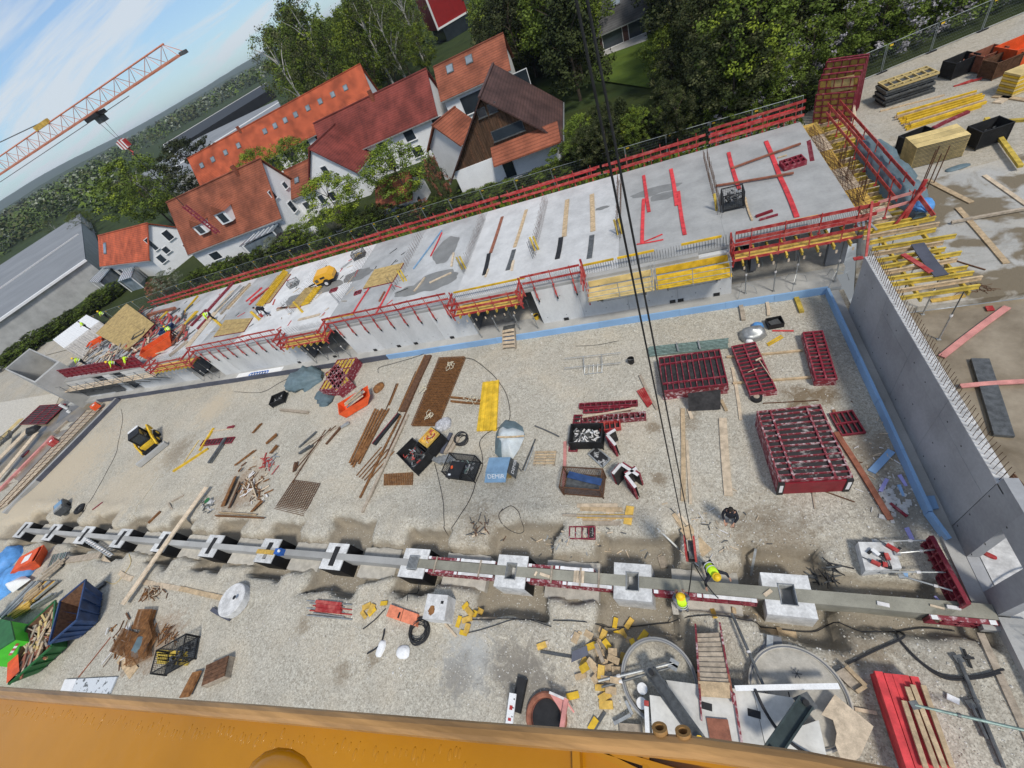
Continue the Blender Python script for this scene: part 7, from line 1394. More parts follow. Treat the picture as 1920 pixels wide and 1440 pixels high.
cable([(1588,1245),(1640,1220),(1690,1197),(1697,1182),(1688,1180),(1682,1190),(1690,1205),(1730,1245),(1775,1268),(1830,1268),(1880,1255)],.035,'thick black cable with a loop before the low wall');cable([(1690,1205),(1720,1238),(1770,1272),(1830,1272),(1875,1262)],.03,'second thick black cable beside the looped one');cable([(1196,1212),(1215,1198),(1235,1195),(1260,1215),(1290,1250),(1310,1262)],.03,'black hose curving over the round shaft ring',.3);cable([(1240,1195),(1242,1210),(1265,1230),(1285,1258)],.02,'thin hose beside the black hose at the round shaft',.3);cable([(1413,1297),(1428,1330),(1450,1365),(1480,1395),(1520,1420),(1570,1445)],.05,'thick black crane cable running over the right ballast slab',.95);cable([(1413,1297),(1420,1340),(1432,1380),(1438,1402)],.02,'thin black cable on the right ballast slab',.62);cable([(1475,1300),(1480,1325),(1484,1350)],.02,'thin loop of cable at the edge of the right ballast slab',.63)
cable([(228,768),(230,790),(222,830),(218,850),(205,876),(170,940),(150,970)],.016,'thin dark line running down the left gravel past the loader',.02);cable([(300,890),(262,945),(255,960)],.02,'pale string with a stake below the levelling beam',.02,mat='rope');cable([(710,700),(712,690),(740,682),(780,670),(800,662)],.018,'thin cable behind the steel channel');cable([(440,735),(490,736),(525,718),(560,700)],.018,'thin cable along the foundation left of the tarpaulin');cable([(1160,640),(1120,648),(1080,650)],.012,'thin wire by the blue upstand');cable([(940,960),(960,950),(975,965),(968,985),(945,985),(936,968),(944,955)],.018,'loop of thin wire lying above the third footing',.02);cable([(690,1226),(712,1212),(720,1195),(722,1180)],.04,'bent black hose above the white sacks');cable([(682,1180),(705,1163),(726,1143)],.03,'straight dark rod left of the orange case');cable([(782,1020),(775,1060),(772,1090),(771,1130)],.025,'dark cable hanging over the fourth footing down to the orange case',.3);cable([(240,1020),(246,1045),(244,1062),(225,1088),(212,1095),(200,1090)],.02,'yellow hose by the grating ladder',.03,mat='yellow_pale');cable([(1850,1125),(1870,1100),(1900,1080),(1930,1070)],.025,'black cable hanging from the doorway',.3)
for px,py,rr_,lb in [(793,728,.5,'pale tape bundle on the long channel'),(848,683,.7,'pale tape at the head of the mesh mats'),(805,780,.6,'pale tape at the foot of the mesh mats'),(882,752,.6,'pale tape round the rusty pipes')]:
 c=at(px,py,.22);g=MB();
 for k in range(6):a0=ru(0,6.28);c2=c+V_((ru(-.5,.5),ru(-.4,.4),0))*rr_;g.tube([c2+V_((rr_*ru(.2,.7)*cos(a0+j*.8)*(1-j*.1),rr_*ru(.1,.6)*sin(a0+j*.8),.03*(j % 2))) for j in range(6)],.022,4)
 g.obj('tape','rope',label=lb,cat='tape')
# blue print on the white film over the foundation ledge
t=thing('printed_film','white film with a blue print hanging over the foundation ledge','film',(-41,20.5,.3));p,q=at(462,704,.52),at(497,698,.52);MB().box(((p.x+q.x)/2,20.9,.312),(6.5,.75,.012)).obj('film','white',t)
for k in range(7):x=p.x+(q.x-p.x)*(k+.5)/7;MB().lathe([(.12,0),(.12,.01),(.27,.01),(.27,0)],12,(x,20.85,.32)).obj('print_ring','blue',t)

# ------------------------------------------------------------------ yellow crane arm below the camera
ZA=17.55;FRW=random.Random(8);wb=MB()
t=thing('crane_boom','yellow steel arm of the crane running along the bottom edge of the picture','crane arm',(-1,-.3,ZA));M('reflect_orange',(.36,.20,.075),.2,.3,3,fine=.05,rnd=0,stretch=(1,9,1))
E1=[at(x,y,ZA) for x,y in ((-500,1262),(0,1304),(470,1340),(900,1377),(1082,1391),(1300,1409),(1520,1441),(1960,1530))]
pl=[(p.x,p.y) for p in E1]+[(E1[-1].x+.2,-1.6),(E1[0].x,-1.6)];MB().prism(pl,ZA-.25,ZA).obj('top_plate','crane_yellow',t)
E2=[at(x,y,ZA+.03) for x,y in ((-500,1258),(0,1299),(470,1336),(900,1373),(1082,1387),(1300,1403),(1520,1435),(1960,1524))]
MB().tube(E2,.024,10).obj('edge_tube','reflect_orange',t)  # brownish tube colour has the sky and ground reflection painted in
for i,(a,b,w) in enumerate([((1082,1392),(1092,1700),.02),((1088,1392),(1900,1640),.014),((1088,1392),(1700,1700),.014),((1150,1402),(1560,1470),.012)]):MB().bar(at(*a,ZA+.015),at(*b,ZA+.015),w,.035).obj('stiffener','crane_yellow',t)
for px,py in ((1212,1402),(1215,1404)):p=at(px,py,ZA);MB().bar(p,p+V_((.0,-.09,.02)),.012,.05).obj('stiffener','crane_yellow',t)
for px,py in ((1243,1379),(1287,1386)):p=at(px,py,ZA+.02);MB().lathe([(.011,0),(.019,0),(.019,.06),(.011,.06),(.011,.0)],16,p-V_((0,.03,.02)),0,(-.1,.75,.65)).obj('pipe_stub','reflect_orange',t)
for k in range(110):p=E1[1].lerp(E1[3],k/109+FRW.uniform(-.004,.004))+V_((0,-.04-.035*FRW.random(),.0));wb.sph(p,.003+.004*FRW.random(),6,(1.0,2.6,.16))
wb.obj('weld_bead','crane_yellow',t,smooth=True)['kind']='stuff'
p=at(520,1480,ZA);MB().sph(p-V_((0,0,.02)),.13,12,(1.3,.8,.5)).obj('weld_boss','crane_yellow',t,smooth=True)
# ------------------------------------------------------------------ yard on the right
slab=[(1610,420),(1700,300),(1800,320),(2100,240),(2100,525),(1920,549),(1748,572),(1600,590)]
ground_mat('wet_slab',(.46,.45,.42),(.38,.37,.34),20,(.30,.26,.19),wet=(.20,.165,.115),pebmix=.1)
v=[at(x,y,.3) for x,y in slab];MB().prism([(p.x,p.y) for p in v],.0,.31).obj('concrete_slab','wet_slab',kind='structure')
stack((1667,165),(1763,133),(1648,152),1.7,8,6,['%s yellow-edged panel of the dark stack by the fence' % o for o in ('lowest','second','third','fourth','fifth','sixth','seventh','top')],'yellow-edged panel stack',z0=.29,rim='yellow_pale',sheet='steel_dark',jog=.12,low='steel_dark')
a,rz,L,Wd=frame3((1720,278),(1821,252),(1700,257),1.6)
for i in range(15):
 t=thing('slab_form','pale formwork panel number %s from below in the neat stack between two black crates' % ['one','two','three','four','five','six','seven','eight','nine','ten','eleven','twelve','thirteen','fourteen','fifteen'][i],'formwork panel',(a.x,a.y,.31+i*.088),rz,'neat stack of pale panels');MB().box((L/2,Wd/2,.035),(L-.03,Wd-.03,.05)).obj('core','steel_dark',t,**LW)
 for k in range(3):MB().box((L/2,Wd*(k+.5)/3,.045),(L,Wd/3-.03,.05)).obj('board','yellow_pale',t,**LW)
for k in range(14):p,q=at(1678+(k % 7)*4.5,222+(k % 7)*3.6,.3),at(1826+(k % 7)*3.2,180+(k % 7)*3.4,.3);o=V_((ru(-.2,.2),0,.09+.18*(k // 7)));MB().bar(p+o,q+o,.1,.16).obj('timber_beam','yellow' if k % 4 else 'wood',label='yellow beam in the loose pile between the two panel stacks',cat='timber beam',group='loose pile of yellow beams')
bars([('red_channel','channel','dark red channel lying in front of the yellow beam pile','red_frame',1748,243,1815,212,.22,.15,.3),('timber','timber','pale timber left of the yellow beam pile','wood',1650,210,1770,180,.14,.08,.3),('board','board','pale board lying on the wet part of the slab','wood',1736,338,1821,381,.26,.06,.31),('board','board','long board crossed by a grey pole on the slab','wood',1795,391,1886,495,.24,.06,.31),('pole','pole','grey pole crossing the long board on the slab','wood_grey',1783,419,1925,393,.14,.12,.37),('board','board','thin-edged board lying by the pale puddle edge','wood_pale',1845,330,1925,386,.2,.05,.31),('beam','beam','yellowish beam leaning over the crate in the yard','yellow_beam',1848,225,1912,315,.22,.16,.5),('beam','beam','yellow beam lying across behind the leaning beam','yellow_beam',1840,232,1920,228,.2,.16,.8),('rod','rod','dark rod lying on the slab at the beam ends','rust_dark',1750,475,1847,507,.05,.05,.31),('orange_board','board','orange board at the front edge of the slab','yellow_ply',1745,565,1808,555,.22,.05,.31),('pink_board','board','pale red board leaning down on the muddy floor','red_pale',1765,670,1888,577,.26,.06,.01),('red_board','board','red board lying across the dark steel planks','red_pale',1800,725,1925,716,.2,.06,.1),('dark_plank','plank','dark steel plank bundle lying on the muddy floor','steel_dark',1835,676,1880,820,.55,.14,.01),('red_board','board','small red board piece on the muddy floor','red_bright',1848,580,1862,579,.3,.06,.01),('wood_board','board','light boards in the upper right corner of the yard','wood_pale',1868,195,1925,160,.5,.08,.3),('wood_board','board','second light board in the upper right corner','wood',1862,182,1925,190,.3,.08,.3)])
for px,py,rz,lb,mt,fl in [(1712,283,.3,'black crate left of the neat pale stack','black',None),(1843,268,.2,'black crate right of the neat pale stack','black',('black','steel_dark')),(1792,140,.3,'dark crate of scrap at the back fence','black',('wood_brown','steel')),(1842,128,.3,'red-brown crate at the back fence','wood_brown',('red_frame','orange_pale')),(1868,140,.3,'dark crate with red straps before the red crate','rust_dark',('red_bright','black'))]:q=at(px,py,.3);wire_box(lb,(q.x,q.y,.3),rz,1.5,1.1,1.1,mat=mt,fill=fl,solid=True,seed=int(px))
q=at(1905,118,.3);tub('orange bin in the upper right corner of the yard',(q.x,q.y,.3),.3,2.0,1.6,1.3,'orange')
q=at(1905,165,.3)
for k in range(9):MB().box((q.x+.3,q.y-.2,.4+k*.14),(2.4,1.1,.11),.3).obj('slab_form','yellow' if k % 2 else 'yellow_pale',label='yellow panel of the small stack cut by the right edge',cat='formwork panel',group='small yellow stack')
for k in range(5):p=at(1788+k*7,162-k*2,.35);MB().bar(p,p+V_((.8,ru(-.3,.3),.05)),.1,.08).obj('red_brace','red_bright',label='red brace lying on the gravel before the dark crate',cat='brace',group='red braces in the yard')
# standing panels at the back corner
P0,Q0=at(1524,232,.3),at(1586,229,.3);rz=ang(P0,Q0);L=(Q0-P0).length+.3;ca,sa=cos(rz),sin(rz)
for k in range(6):
 hh=[2.2,3.0,3.2,3.4,3.7,3.7][k];o=P0+V_((-sa,ca,0))*(.42*k)-V_((ca,sa,0))*(.04*k);form_panel(L,hh,['frontmost','second','third','fourth','fifth','rearmost'][k]+' red-framed panel standing in the group at the back corner',o,rz,nx=5,long_ribs=(.2,.4,.6,.8),tilt=(pi/2*1.04,0),sheet='yellow_ply',group='standing panels at the back corner',t=.14)
MB().bar(P0+V_((ca*.9,sa*.9+.2,2.5)),P0+V_((ca*L*.9,sa*L*.9+.2,2.65)),.05,.9).obj('plywood_sheet','plywood',label='plain plywood sheet tucked between the standing panels',cat='plywood sheet')
for k in range(3):MB().bar(Q0+V_((.35+.1*k,-.2,.0)),Q0+V_((.15,.5+.3*k,2.6)),.07,.12).obj('timber','wood_pale',label='%s timber leaning on the standing panels' % ('front','middle','rear')[k],cat='timber')
g=MB()
for px,py in ((1726,352),(1732,345),(1750,345),(1735,360)):p=at(px,py,.3);g.tube([p,p+V_((.1,0,2.2))],.03,5)
g.obj('rebar_post','rust_dark',label='tall bars standing at the corner of the slab behind the grey tarpaulin',cat='rebar')
bag(tuple(at(1795,315,.31)),.6,.22,.2,.1,'tarp','small crumpled sheet lying before the neat pale stack','sheet','crumpled_sheet',50)
g=MB()
for k in range(16):p=at(ru(1800,1860),ru(530,548),.32);a_=ru(0,3);v_=V_((cos(a_),sin(a_),0))*.4;g.tube([p-v_,p,p+V_((v_.y,v_.x,0))*.6],.014,4)
g.obj('bent_bars','rust_dark',label='bent dark bars scattered on the slab near its front edge',cat='rebar',kind='stuff')
mesh_mat([at(x,y,1.4) for x,y in ((1868,925),(1925,1010),(1960,960),(1900,890))],12,12,.02,'rebar mesh standing behind the step of the grey wall','rust_dark')
# ------------------------------------------------------------------ mesh fence
fp=thing('mesh_fence','grey mesh fence panel at the right end, next to the standing panels','fence',(12.0,39.0,.3),0,'mesh fence panels');FW=3.5
g=MB()
for x in (0,FW-.06):g.tube([(x,0,0),(x,0,2.0)],.024,5)
for z in (.12,2.0):g.tube([(0,0,z),(FW-.06,0,z)],.022,5)
M('galv',(.30,.33,.33),.5,.15,4,metal=.4);M('galv_mesh',(.12,.14,.14),.6,.2,5);g.obj('frame','galv',fp,**LW);g=MB()
for k in range(1,28):g.bar((k*.125,0,.12),(k*.125,0,2),.007)
for k in range(1,8):g.bar((0,0,.12+k*.235),(FW,0,.12+k*.235),.007)
g.obj('wire_mesh','galv_mesh',fp,**LW);MB().box((0,0,.06),(.7,.22,.14)).obj('foot','rubber',fp,**LW);MB().box((.25,-.03,1.85),(.24,.01,.11)).obj('yellow_tag','yellow',fp,**LW)
FP=[(10.5,40.8),(4.3,41.2),(-10,41.8),(-22,42.2),(-72,42),(-98,40)]
pts=[];
for (xa,ya),(xb,yb) in zip(FP,FP[1:]):
 n_=max(1,round(math.hypot(xb-xa,yb-ya)/FW))
 for i in range(n_):pts.append(((xa+(xb-xa)*(i+1)/n_,ya+(yb-ya)*(i+1)/n_),math.atan2(ya-yb,xa-xb),math.hypot(xb-xa,yb-ya)/n_/FW))
for i,((x,y),rz,sc) in enumerate(pts):
 if i:dup(fp,(x,y,.3),rz,'grey mesh fence panel '+('before the dark wood' if x>-9 else 'below the timber house' if x>-24 else 'by the shed and round tank' if x>-44 else 'below the dormer house' if x>-70 else 'at the far left end of the fence'),scale=(sc,1,1))
 else:fp.location=(x,y,.3);fp.rotation_euler=(0,0,rz)
for i in range(8):dup(fp,(14+i*3.42,44.3+i*1.0,.3),.28,'grey mesh fence panel at the back of the yard on the right','yard fence panels')
# ------------------------------------------------------------------ houses
def tile_mat(name,c,dark=.7,sc=17.0):
 mt=M(name,c,.8,.34,.45,fine=.14,fscale=5);t=mt.node_tree;b=t.nodes['Principled BSDF'];s=N(t,'ShaderNodeSeparateXYZ');g=[n for n in t.nodes if n.type == 'NEW_GEOMETRY'][0];t.links.new(g.outputs['Position'],s.inputs[0])
 f=MA(t,'FRACT',MA(t,'MULTIPLY',s.outputs['Z'],4.2));src=b.inputs['Base Color'].links[0].from_socket;mu=N(t,'ShaderNodeVectorMath',operation='SCALE');t.links.new(src,mu.inputs[0]);t.links.new(MA(t,'ADD',MA(t,'MULTIPLY',MA(t,'GREATER_THAN',f,.3),1-dark),dark),mu.inputs['Scale']);t.links.new(mu.outputs[0],b.inputs['Base Color'])
tile_mat('tile_orange',(.40,.085,.035));tile_mat('tile_red',(.19,.042,.032));tile_mat('tile_brown',(.24,.075,.04));tile_mat('tile_dark',(.085,.045,.038));tile_mat('tile_grey',(.09,.09,.09));M('render_white',(.82,.82,.81),.85,.04,1,rnd=.02);M('dark_timber',(.09,.05,.028),.85,.45,2.0,fine=.25,stretch=(6,6,.5));M('hall_roof',(.23,.24,.25),.7,.1,.1,rnd=.05);M('hall_black',(.012,.012,.014),.6,.2,.3);M('facade_red',(.25,.012,.012),.6,.08,1)
def wall_win(par,o,ux,nrm,wins,glass='glass',fr='white'):
 for (u,z,w,h) in wins:
  c=o+ux*u+V_((0,0,z));f=MB().bar(c-ux*(w/2+.08)+nrm*.02,c+ux*(w/2+.08)+nrm*.02,.10,h+.16).obj('window',fr,par);MB().bar(c-ux*w/2+nrm*.05,c+ux*w/2+nrm*.05,.08,h).obj('pane',glass,f);MB().bar(c-ux*(w/2+.15)+nrm*.1-V_((0,0,h/2+.1)),c+ux*(w/2+.15)+nrm*.1-V_((0,0,h/2+.1)),.25,.06).obj('sill',fr,f)
def house(lb,A,B,D,ze,zr,roof,wall='render_white',wf=(),wr=(),wl=(),sky=(),over=.4,gz=.3,gable=None,dorm=(),chim=(),cat='house'):
 """A-B: front eave corners on plan, D: depth to the ridge; ze, zr: eave and ridge heights"""
 A,B=V_((A[0],A[1],0)),V_((B[0],B[1],0));ux=(B-A).normalized();uy=V_((-ux.y,ux.x,0));L=(B-A).length;t=thing('house',lb,cat,(A+B)/2+V_((0,0,gz)));Z=lambda z:V_((0,0,z))
 C,E=B+uy*2*D,A+uy*2*D
 g=MB();g.add([A+Z(gz),B+Z(gz),C+Z(gz),E+Z(gz),A+Z(ze),B+Z(ze),C+Z(ze),E+Z(ze)],BOXF);g.obj('wall',wall,t)
 for p,q in ((A,E),(B,C)):s=.01 if p == A else -.01;g=MB();m=(p+q)/2;g.add([p+Z(ze),q+Z(ze),m+Z(zr-.1),p+ux*s*20+Z(ze),q+ux*s*20+Z(ze),m+ux*s*20+Z(zr-.1)],((0,1,2),(5,4,3),(0,2,5,3),(2,1,4,5)));g.obj('gable',gable or wall,t)
 sl=(zr-ze)/D;R0,R1=A+uy*D-ux*over,B+uy*D+ux*over
 for s in (1,-1):
  e0,e1=(A if s>0 else E)-ux*over-uy*over*s,(B if s>0 else C)+ux*over-uy*over*s;ez=ze-over*sl
  MB().add([e0+Z(ez),e1+Z(ez),R1+Z(zr),R0+Z(zr),e0+Z(ez+.2),e1+Z(ez+.2),R1+Z(zr+.2),R0+Z(zr+.2)],BOXF if s>0 else [f[::-1] for f in BOXF]).obj('roof',roof,t);MB().bar(e0+Z(ez+.02)-uy*s*.08,e1+Z(ez+.02)-uy*s*.08,.14,.14).obj('gutter','steel',t)
 MB().bar(R0+Z(zr+.22),R1+Z(zr+.22),.3,.14).obj('ridge',roof,t)
 for u,v,w,h in sky:
  c=A+ux*L*u+uy*D*v+Z(ze+(zr-ze)*v+.24);dd=(uy+Z(sl)).normalized()*h/2;f=MB().bar(c-dd,c+dd,w+.2,.16,up=ux.cross(dd)).obj('roof_window','steel_dark',t);MB().bar(c-dd*.8,c+dd*.8,w,.2,up=ux.cross(dd)).obj('pane','glass_pale',f)
 for u,v,w in dorm:
  c=A+ux*L*u+uy*D*v+Z(ze+(zr-ze)*v);hh=w*.75;f=MB().add([c-ux*w/2-uy*.9,c+ux*w/2-uy*.9,c+ux*w/2+uy*1.5,c-ux*w/2+uy*1.5]+[q+Z(hh) for q in (c-ux*w/2-uy*.9,c+ux*w/2-uy*.9,c+ux*w/2+uy*1.5,c-ux*w/2+uy*1.5)],BOXF).obj('dormer','render_white',t)
  a_,b_,m_=c-ux*w*.6-uy*1.1+Z(hh),c+ux*w*.6-uy*1.1+Z(hh),c-uy*1.1+Z(hh+w*.55);g=MB();bk=uy*2.9;g.add([a_,b_,m_,a_+bk,b_+bk,m_+bk],((0,1,2),(5,4,3),(0,2,5,3),(2,1,4,5)));g.obj('dormer_roof',roof,f);MB().bar(c-ux*w*.28-uy*.92+Z(hh*.5),c+ux*w*.28-uy*.92+Z(hh*.5),.06,hh*.75).obj('pane','glass',f)
 for u,v in chim:c=A+ux*L*u+uy*D*v;MB().box((c.x,c.y,zr-.1),(.5,.5,2.0)).obj('chimney','tile_brown',t)
 wall_win(t,A,ux,-uy,wf);wall_win(t,B,uy,ux,wr);wall_win(t,E,-uy,-ux,wl);return t
def h4(lb,eL,eR,rL,ze,slope,roof,**k):
 a,b=at(*eL,ze),at(*eR,ze);ux=(b-a).xy.normalized();D=4.0
 for _ in range(30):
  zr=ze+D*slope;r=at(*rL,zr);D=.5*D+.5*max(2.0,min(9,(r.xy-a.xy).dot(V_((-ux.y,ux.x)))))
 return house(lb,a.xy,b.xy,D,ze,zr,roof,**k)
dk=[(u,.62,.8,1.0) for u in (.34,.41,.48,.55,.62,.7,.78,.86)]
h4('long terrace with a bright orange tiled roof and a row of roof windows',(383,357),(700,190),(500,230),6.0,.85,'tile_orange',sky=[(u,.62,.8,1.1) for u in (.05,.12,.2,.28,.44,.5,.56,.62,.69,.76,.83,.9)],chim=[(.32,.95)],wf=[(u,4.2,2.2,2.2) for u in range(6,46,4)],wl=[(4,6,1.2,1.2)])
h4('long row house with a dark red tiled roof behind the two garden trees',(612,302),(815,212),(690,194),5.5,.85,'tile_red',wf=[(u,z,1.6,1.4) for u in (5,10,15,20) for z in (1.8,4.2)],sky=[(.2,.2,.8,1.0)],chim=[(.55,.9)])
h4('row house with an orange-brown roof partly hidden by the timber house',(830,184),(952,128),(860,107),6.5,.85,'tile_brown',sky=[(.2,.7,.9,1.2),(.5,.7,.9,1.2)],wf=[(4,4.5,3.4,2.2),(11,4.5,3,2.2)])
h4('white house with an orange roof, a solar panel and three gable windows',(189,496),(279,484),(183,444),4.2,.9,'tile_orange',wr=[(2.2,5.6,.7,2.2),(3.2,3.6,1.0,1.0),(1.4,3.0,1.0,1.3),(5.5,5.2,1.2,1.6),(6.5,2.0,1.0,1.2)],wf=[(3,1.8,1.6,1.4),(7,1.8,2,1.6)],sky=[(.15,.5,1.6,2.4)])
h4('white house with a brown-red tiled roof and two small white dormers',(353,470),(522,403),(420,344),4.0,.95,'tile_brown',wr=[(3.6,3.4,1.0,1.5),(1.8,6.3,.9,1.2),(5.4,6.0,.8,.8)],wf=[(4,1.8,2.0,1.2),(17,1.8,1.6,1.2)],dorm=[(.28,.22,2.0),(.55,.24,2.3)],chim=[(.78,.92)])
h4('small white house with a brown roof joined to the dormer house',(542,373),(590,352),(555,310),4.2,.9,'tile_brown',sky=[(.4,.45,.7,1.0)],wf=[(2,2.4,1.0,1.0),(5,2.4,.9,1.2)])
A=at(612,395,.3);t=house('white gabled house with a dark red roof half hidden by a garden tree',(A.x,A.y+11),(A.x+.01,A.y),4.6,4.2,8.8,'tile_red',wr=[(3,2,1.2,1.3),(6,2,1.2,1.3),(4.6,5.6,1.0,1.2)])
h4('small tiled garden shed with white walls among the shrubs',(711,390),(769,371),(709,345),2.4,.7,'tile_brown',wr=[(1.5,1.2,.8,.8)])
# timber house: gable to the site, white ground floor, small lean-to roof
A=at(872,368,.3);B=at(1054,303,.3);ux=(B-A).xy.normalized().to_3d();uy=V_((-ux.y,ux.x,0));Lw=(B-A).length
ap=atY(922,173,A.y+ux.y*Lw*.45+.3);zr=ap.z;er=atY(1046,236,B.y)
t=house('steep gabled house clad in dark vertical boards above a white ground floor',(A+uy*11).xy,A.xy,Lw/2,3.1,zr,'tile_dark',wall='render_white',gable='dark_timber',over=.7,wr=[(Lw*.55,1.5,1.2,2.0)],sky=[],chim=[])
nb=44
for k in range(nb):
 u=(k+.5)/nb;x=Lw*u;top=3.1+(zr-3.3)*(1-abs(2*u-1));p=A+ux*x-uy*.05
 if top>3.4:MB().bar((p.x,p.y,3.0),(p.x,p.y,top),.9*Lw/nb,.05+.03*(k % 2),up=uy).obj('board','dark_timber' if (k*7) % 5 else 'rust_dark',t)
wall_win(t,A-uy*.06,ux,-uy,[(Lw*.62,4.9,3.4,.9),(Lw*.46,7.4,.8,.7),(Lw*.56,7.4,.8,.7)],fr='steel_dark')
g=MB();a_,b_=A+ux*Lw*.42,A+ux*(Lw+.6);g.add([v+V_((0,0,z)) for v,z in ((a_-uy*1.7,2.5),(b_-uy*1.7,2.5),(b_-uy*.02,3.9),(a_-uy*.02,3.9),(a_-uy*1.7,2.65),(b_-uy*1.7,2.65),(b_-uy*.02,4.05),(a_-uy*.02,4.05))],BOXF);g.obj('porch_roof','tile_brown',t)
MB().bar(A+V_((0,0,1.65))-uy*.1,B+V_((0,0,1.65))-uy*.1,.18,2.7).obj('ground_floor','render_white',t);m_=A+ux*Lw*.52-uy*.22+V_((0,0,1.5));MB().bar(m_-ux*.6,m_+ux*.6,.08,2.2).obj('glass_door','glass',t)
h4('brick-red tiled annex on the left of the timber house',(862,268),(896,238),(858,201),4.6,.8,'tile_brown')
def block(nm,lb,ps,z,mat,cat,roof=None,z0=0.0,th=.3):
 v=[at(x,y,z) for x,y in ps];t=thing(nm,lb,cat,(sum((p.x for p in v))/len(v),sum((p.y for p in v))/len(v),z0));MB().prism([(p.x,p.y) for p in v],z0,z-th).obj('wall',mat,t);MB().prism([(p.x,p.y) for p in v],z-th+.002,z).obj('roof',roof or mat,t);return t,v
t,v=block('industrial_hall','long low industrial hall with a pale grey roof at the left edge',[(-60,640),(160,487),(150,400),(0,497),(-120,575)],6,'concrete','hall','hall_roof');a_,b_=at(-40,570,6),at(147,440,6);MB().bar(a_+V_((0,0,.15)),b_+V_((0,0,.15)),.8,.3).obj('roof_ridge','white_worn',t);MB().bar(v[0]+V_((0,0,-.1)),v[1]+V_((0,0,-.1)),1.2,.4).obj('gutter','white',t)
t,v=block('industrial_hall','grey-roofed hall behind the orange terrace',[(253,334),(333,337),(533,213),(520,187),(372,258)],6,'concrete','hall','hall_roof');MB().bar(at(300,330,6.1),at(522,192,6.1),1.0,.3).obj('roof_ridge','white',t)
t,v=block('black_hall','black-fronted hall beyond the grey-roofed hall',[(318,284),(508,166),(500,155),(306,272)],6.5,'hall_black','hall','hall_black');MB().bar(v[3]+V_((0,0,.1)),v[2]+V_((0,0,.1)),1.2,.5).obj('parapet','white_worn',t);MB().bar(v[0]+V_((0,0,-.2)),v[3]+V_((0,0,-.2)),1.2,.5).obj('parapet','white',t)
t=thing('red_building','modern building with a deep red facade cut by the top edge','building',(-73,208,2));A_,B_=at(835,66,2.5),at(882,38,2.5);u_=(B_-A_).normalized();w_=V_((-u_.y,u_.x,0));q=[A_,B_,B_+w_*12,A_+w_*12];MB().add([(p.x,p.y,.5) for p in q]+[(p.x,p.y,5) for p in q],BOXF).obj('base','glass',t);MB().add([V_((p.x,p.y,4.6))-u_*(1.5 if i in (0,3) else 0) for i,p in enumerate(q)]+[V_((p.x,p.y,24))-u_*(1.5 if i in (0,3) else 0) for i,p in enumerate(q)],BOXF).obj('facade','facade_red',t);MB().bar(A_-u_*1.5-w_*.1+V_((0,0,2.3)),B_-w_*.1+V_((0,0,2.3)),.3,.5).obj('ledge','white',t);MB().bar((A_-u_*1.6).xy.to_3d()+V_((0,0,4.5)),(A_-u_*1.6).xy.to_3d()+V_((0,0,24)),.5,.5).obj('corner_trim','white',t);wall_win(t,A_-w_*.1,u_,-w_,[(10.5,z,1.5,2.4) for z in (7,11,15,19)])
A_=at(1128,100,.3);B_=at(1216,62,.3);house('dark house with a grey tiled roof above a lawn and terrace',A_.xy,B_.xy,4.5,3.0,7.5,'tile_grey',wall='tile_dark',wf=[(2,1.6,3,2),(6,1.6,3,2)],sky=[(.45,.5,1.2,1.6)])
ground_mat('lawn',(.10,.15,.025),(.07,.11,.02),12,(.06,.09,.02),pebmix=.2);MB().quad(*[at(x,y,.5) for x,y in ((1120,150),(1220,165),(1235,60),(1100,95))]).obj('lawn','lawn',kind='structure');MB().quad(*[at(x,y,.52) for x,y in ((1122,108),(1215,75),(1212,60),(1118,92))]).obj('terrace','concrete',kind='structure')
# garden things beyond the fence
p=at(640,428,.4);t=thing('round_tank','big round greenish tank standing among the garden shrubs','tank',(p.x,p.y,.3));M('mossy',(.25,.24,.15),.85,.25,1.2,fine=.1);MB().sph((0,0,1.5),1.5,16,(1,1,1)).obj('shell','mossy',t,**LW,smooth=True);MB().cyl((0,0,0),.9,.3,16).obj('foot','concrete',t,**LW)
p=at(588,448,.4);t=thing('gas_tank','white lying gas tank on legs behind the fence','tank',(p.x,p.y,.3),.35);MB().lathe([(.001,-1.5),(.35,-1.42),(.6,-1.15),(.62,-1),(.62,1),(.6,1.15),(.35,1.42),(.001,1.5)],18,(0,0,1.1),0,(1,0,0)).obj('shell','white',t,**LW,smooth=True);MB().cyl((-.5,0,1.65),.3,.3,12).obj('dome','white',t,**LW)
for s in (-1,1):MB().box((s*.9,0,.3),(.15,.8,.6)).obj('leg','white_worn',t,**LW)
for k,(c4,z,mt,lb) in enumerate([([(448,462),(468,443),(524,416),(512,432)],3,'glass_pale','glass veranda roof at the front of the dormer house'),([(510,458),(520,438),(563,425),(548,445)],2.6,'black','black-roofed garden hut left of the white gas tank'),([(166,527),(193,500),(212,497),(185,530)],3.2,'glass_pale','glazed porch at the left of the white house'),([(220,528),(232,505),(252,500),(245,520)],3.0,'glass_pale','curved glass conservatory at the foot of the white house')]):
 v=[at(x,y,z) for x,y in c4];c=sum(v,V_())/4;t=thing('garden_hut' if k == 1 else 'glass_porch',lb,'hut' if k == 1 else 'porch',(c.x,c.y,.3));MB().add([q_-V_((0,0,.1)) for q_ in v]+v,BOXF).obj('roof',mt,t)
 for i in range(4):q_=v[i].lerp(c,.06);MB().bar((q_.x,q_.y,.3),(q_.x,q_.y,z-.1),.14).obj('post','white' if k != 1 else 'black',t)
 for i in range(1,6):s=i/6;MB().bar(v[0].lerp(v[3],s)+V_((0,0,.03)),v[1].lerp(v[2],s)+V_((0,0,.03)),.1,.08).obj('roof_bar','white' if k != 1 else 'black',t)
 MB().add([(q_.x,q_.y,.3) for q_ in [w.lerp(c,.15) for w in v]]+[(q_.x,q_.y,z-.3) for q_ in [w.lerp(c,.15) for w in v]],BOXF).obj('wall','glass_pale' if k != 1 else 'steel_dark',t)
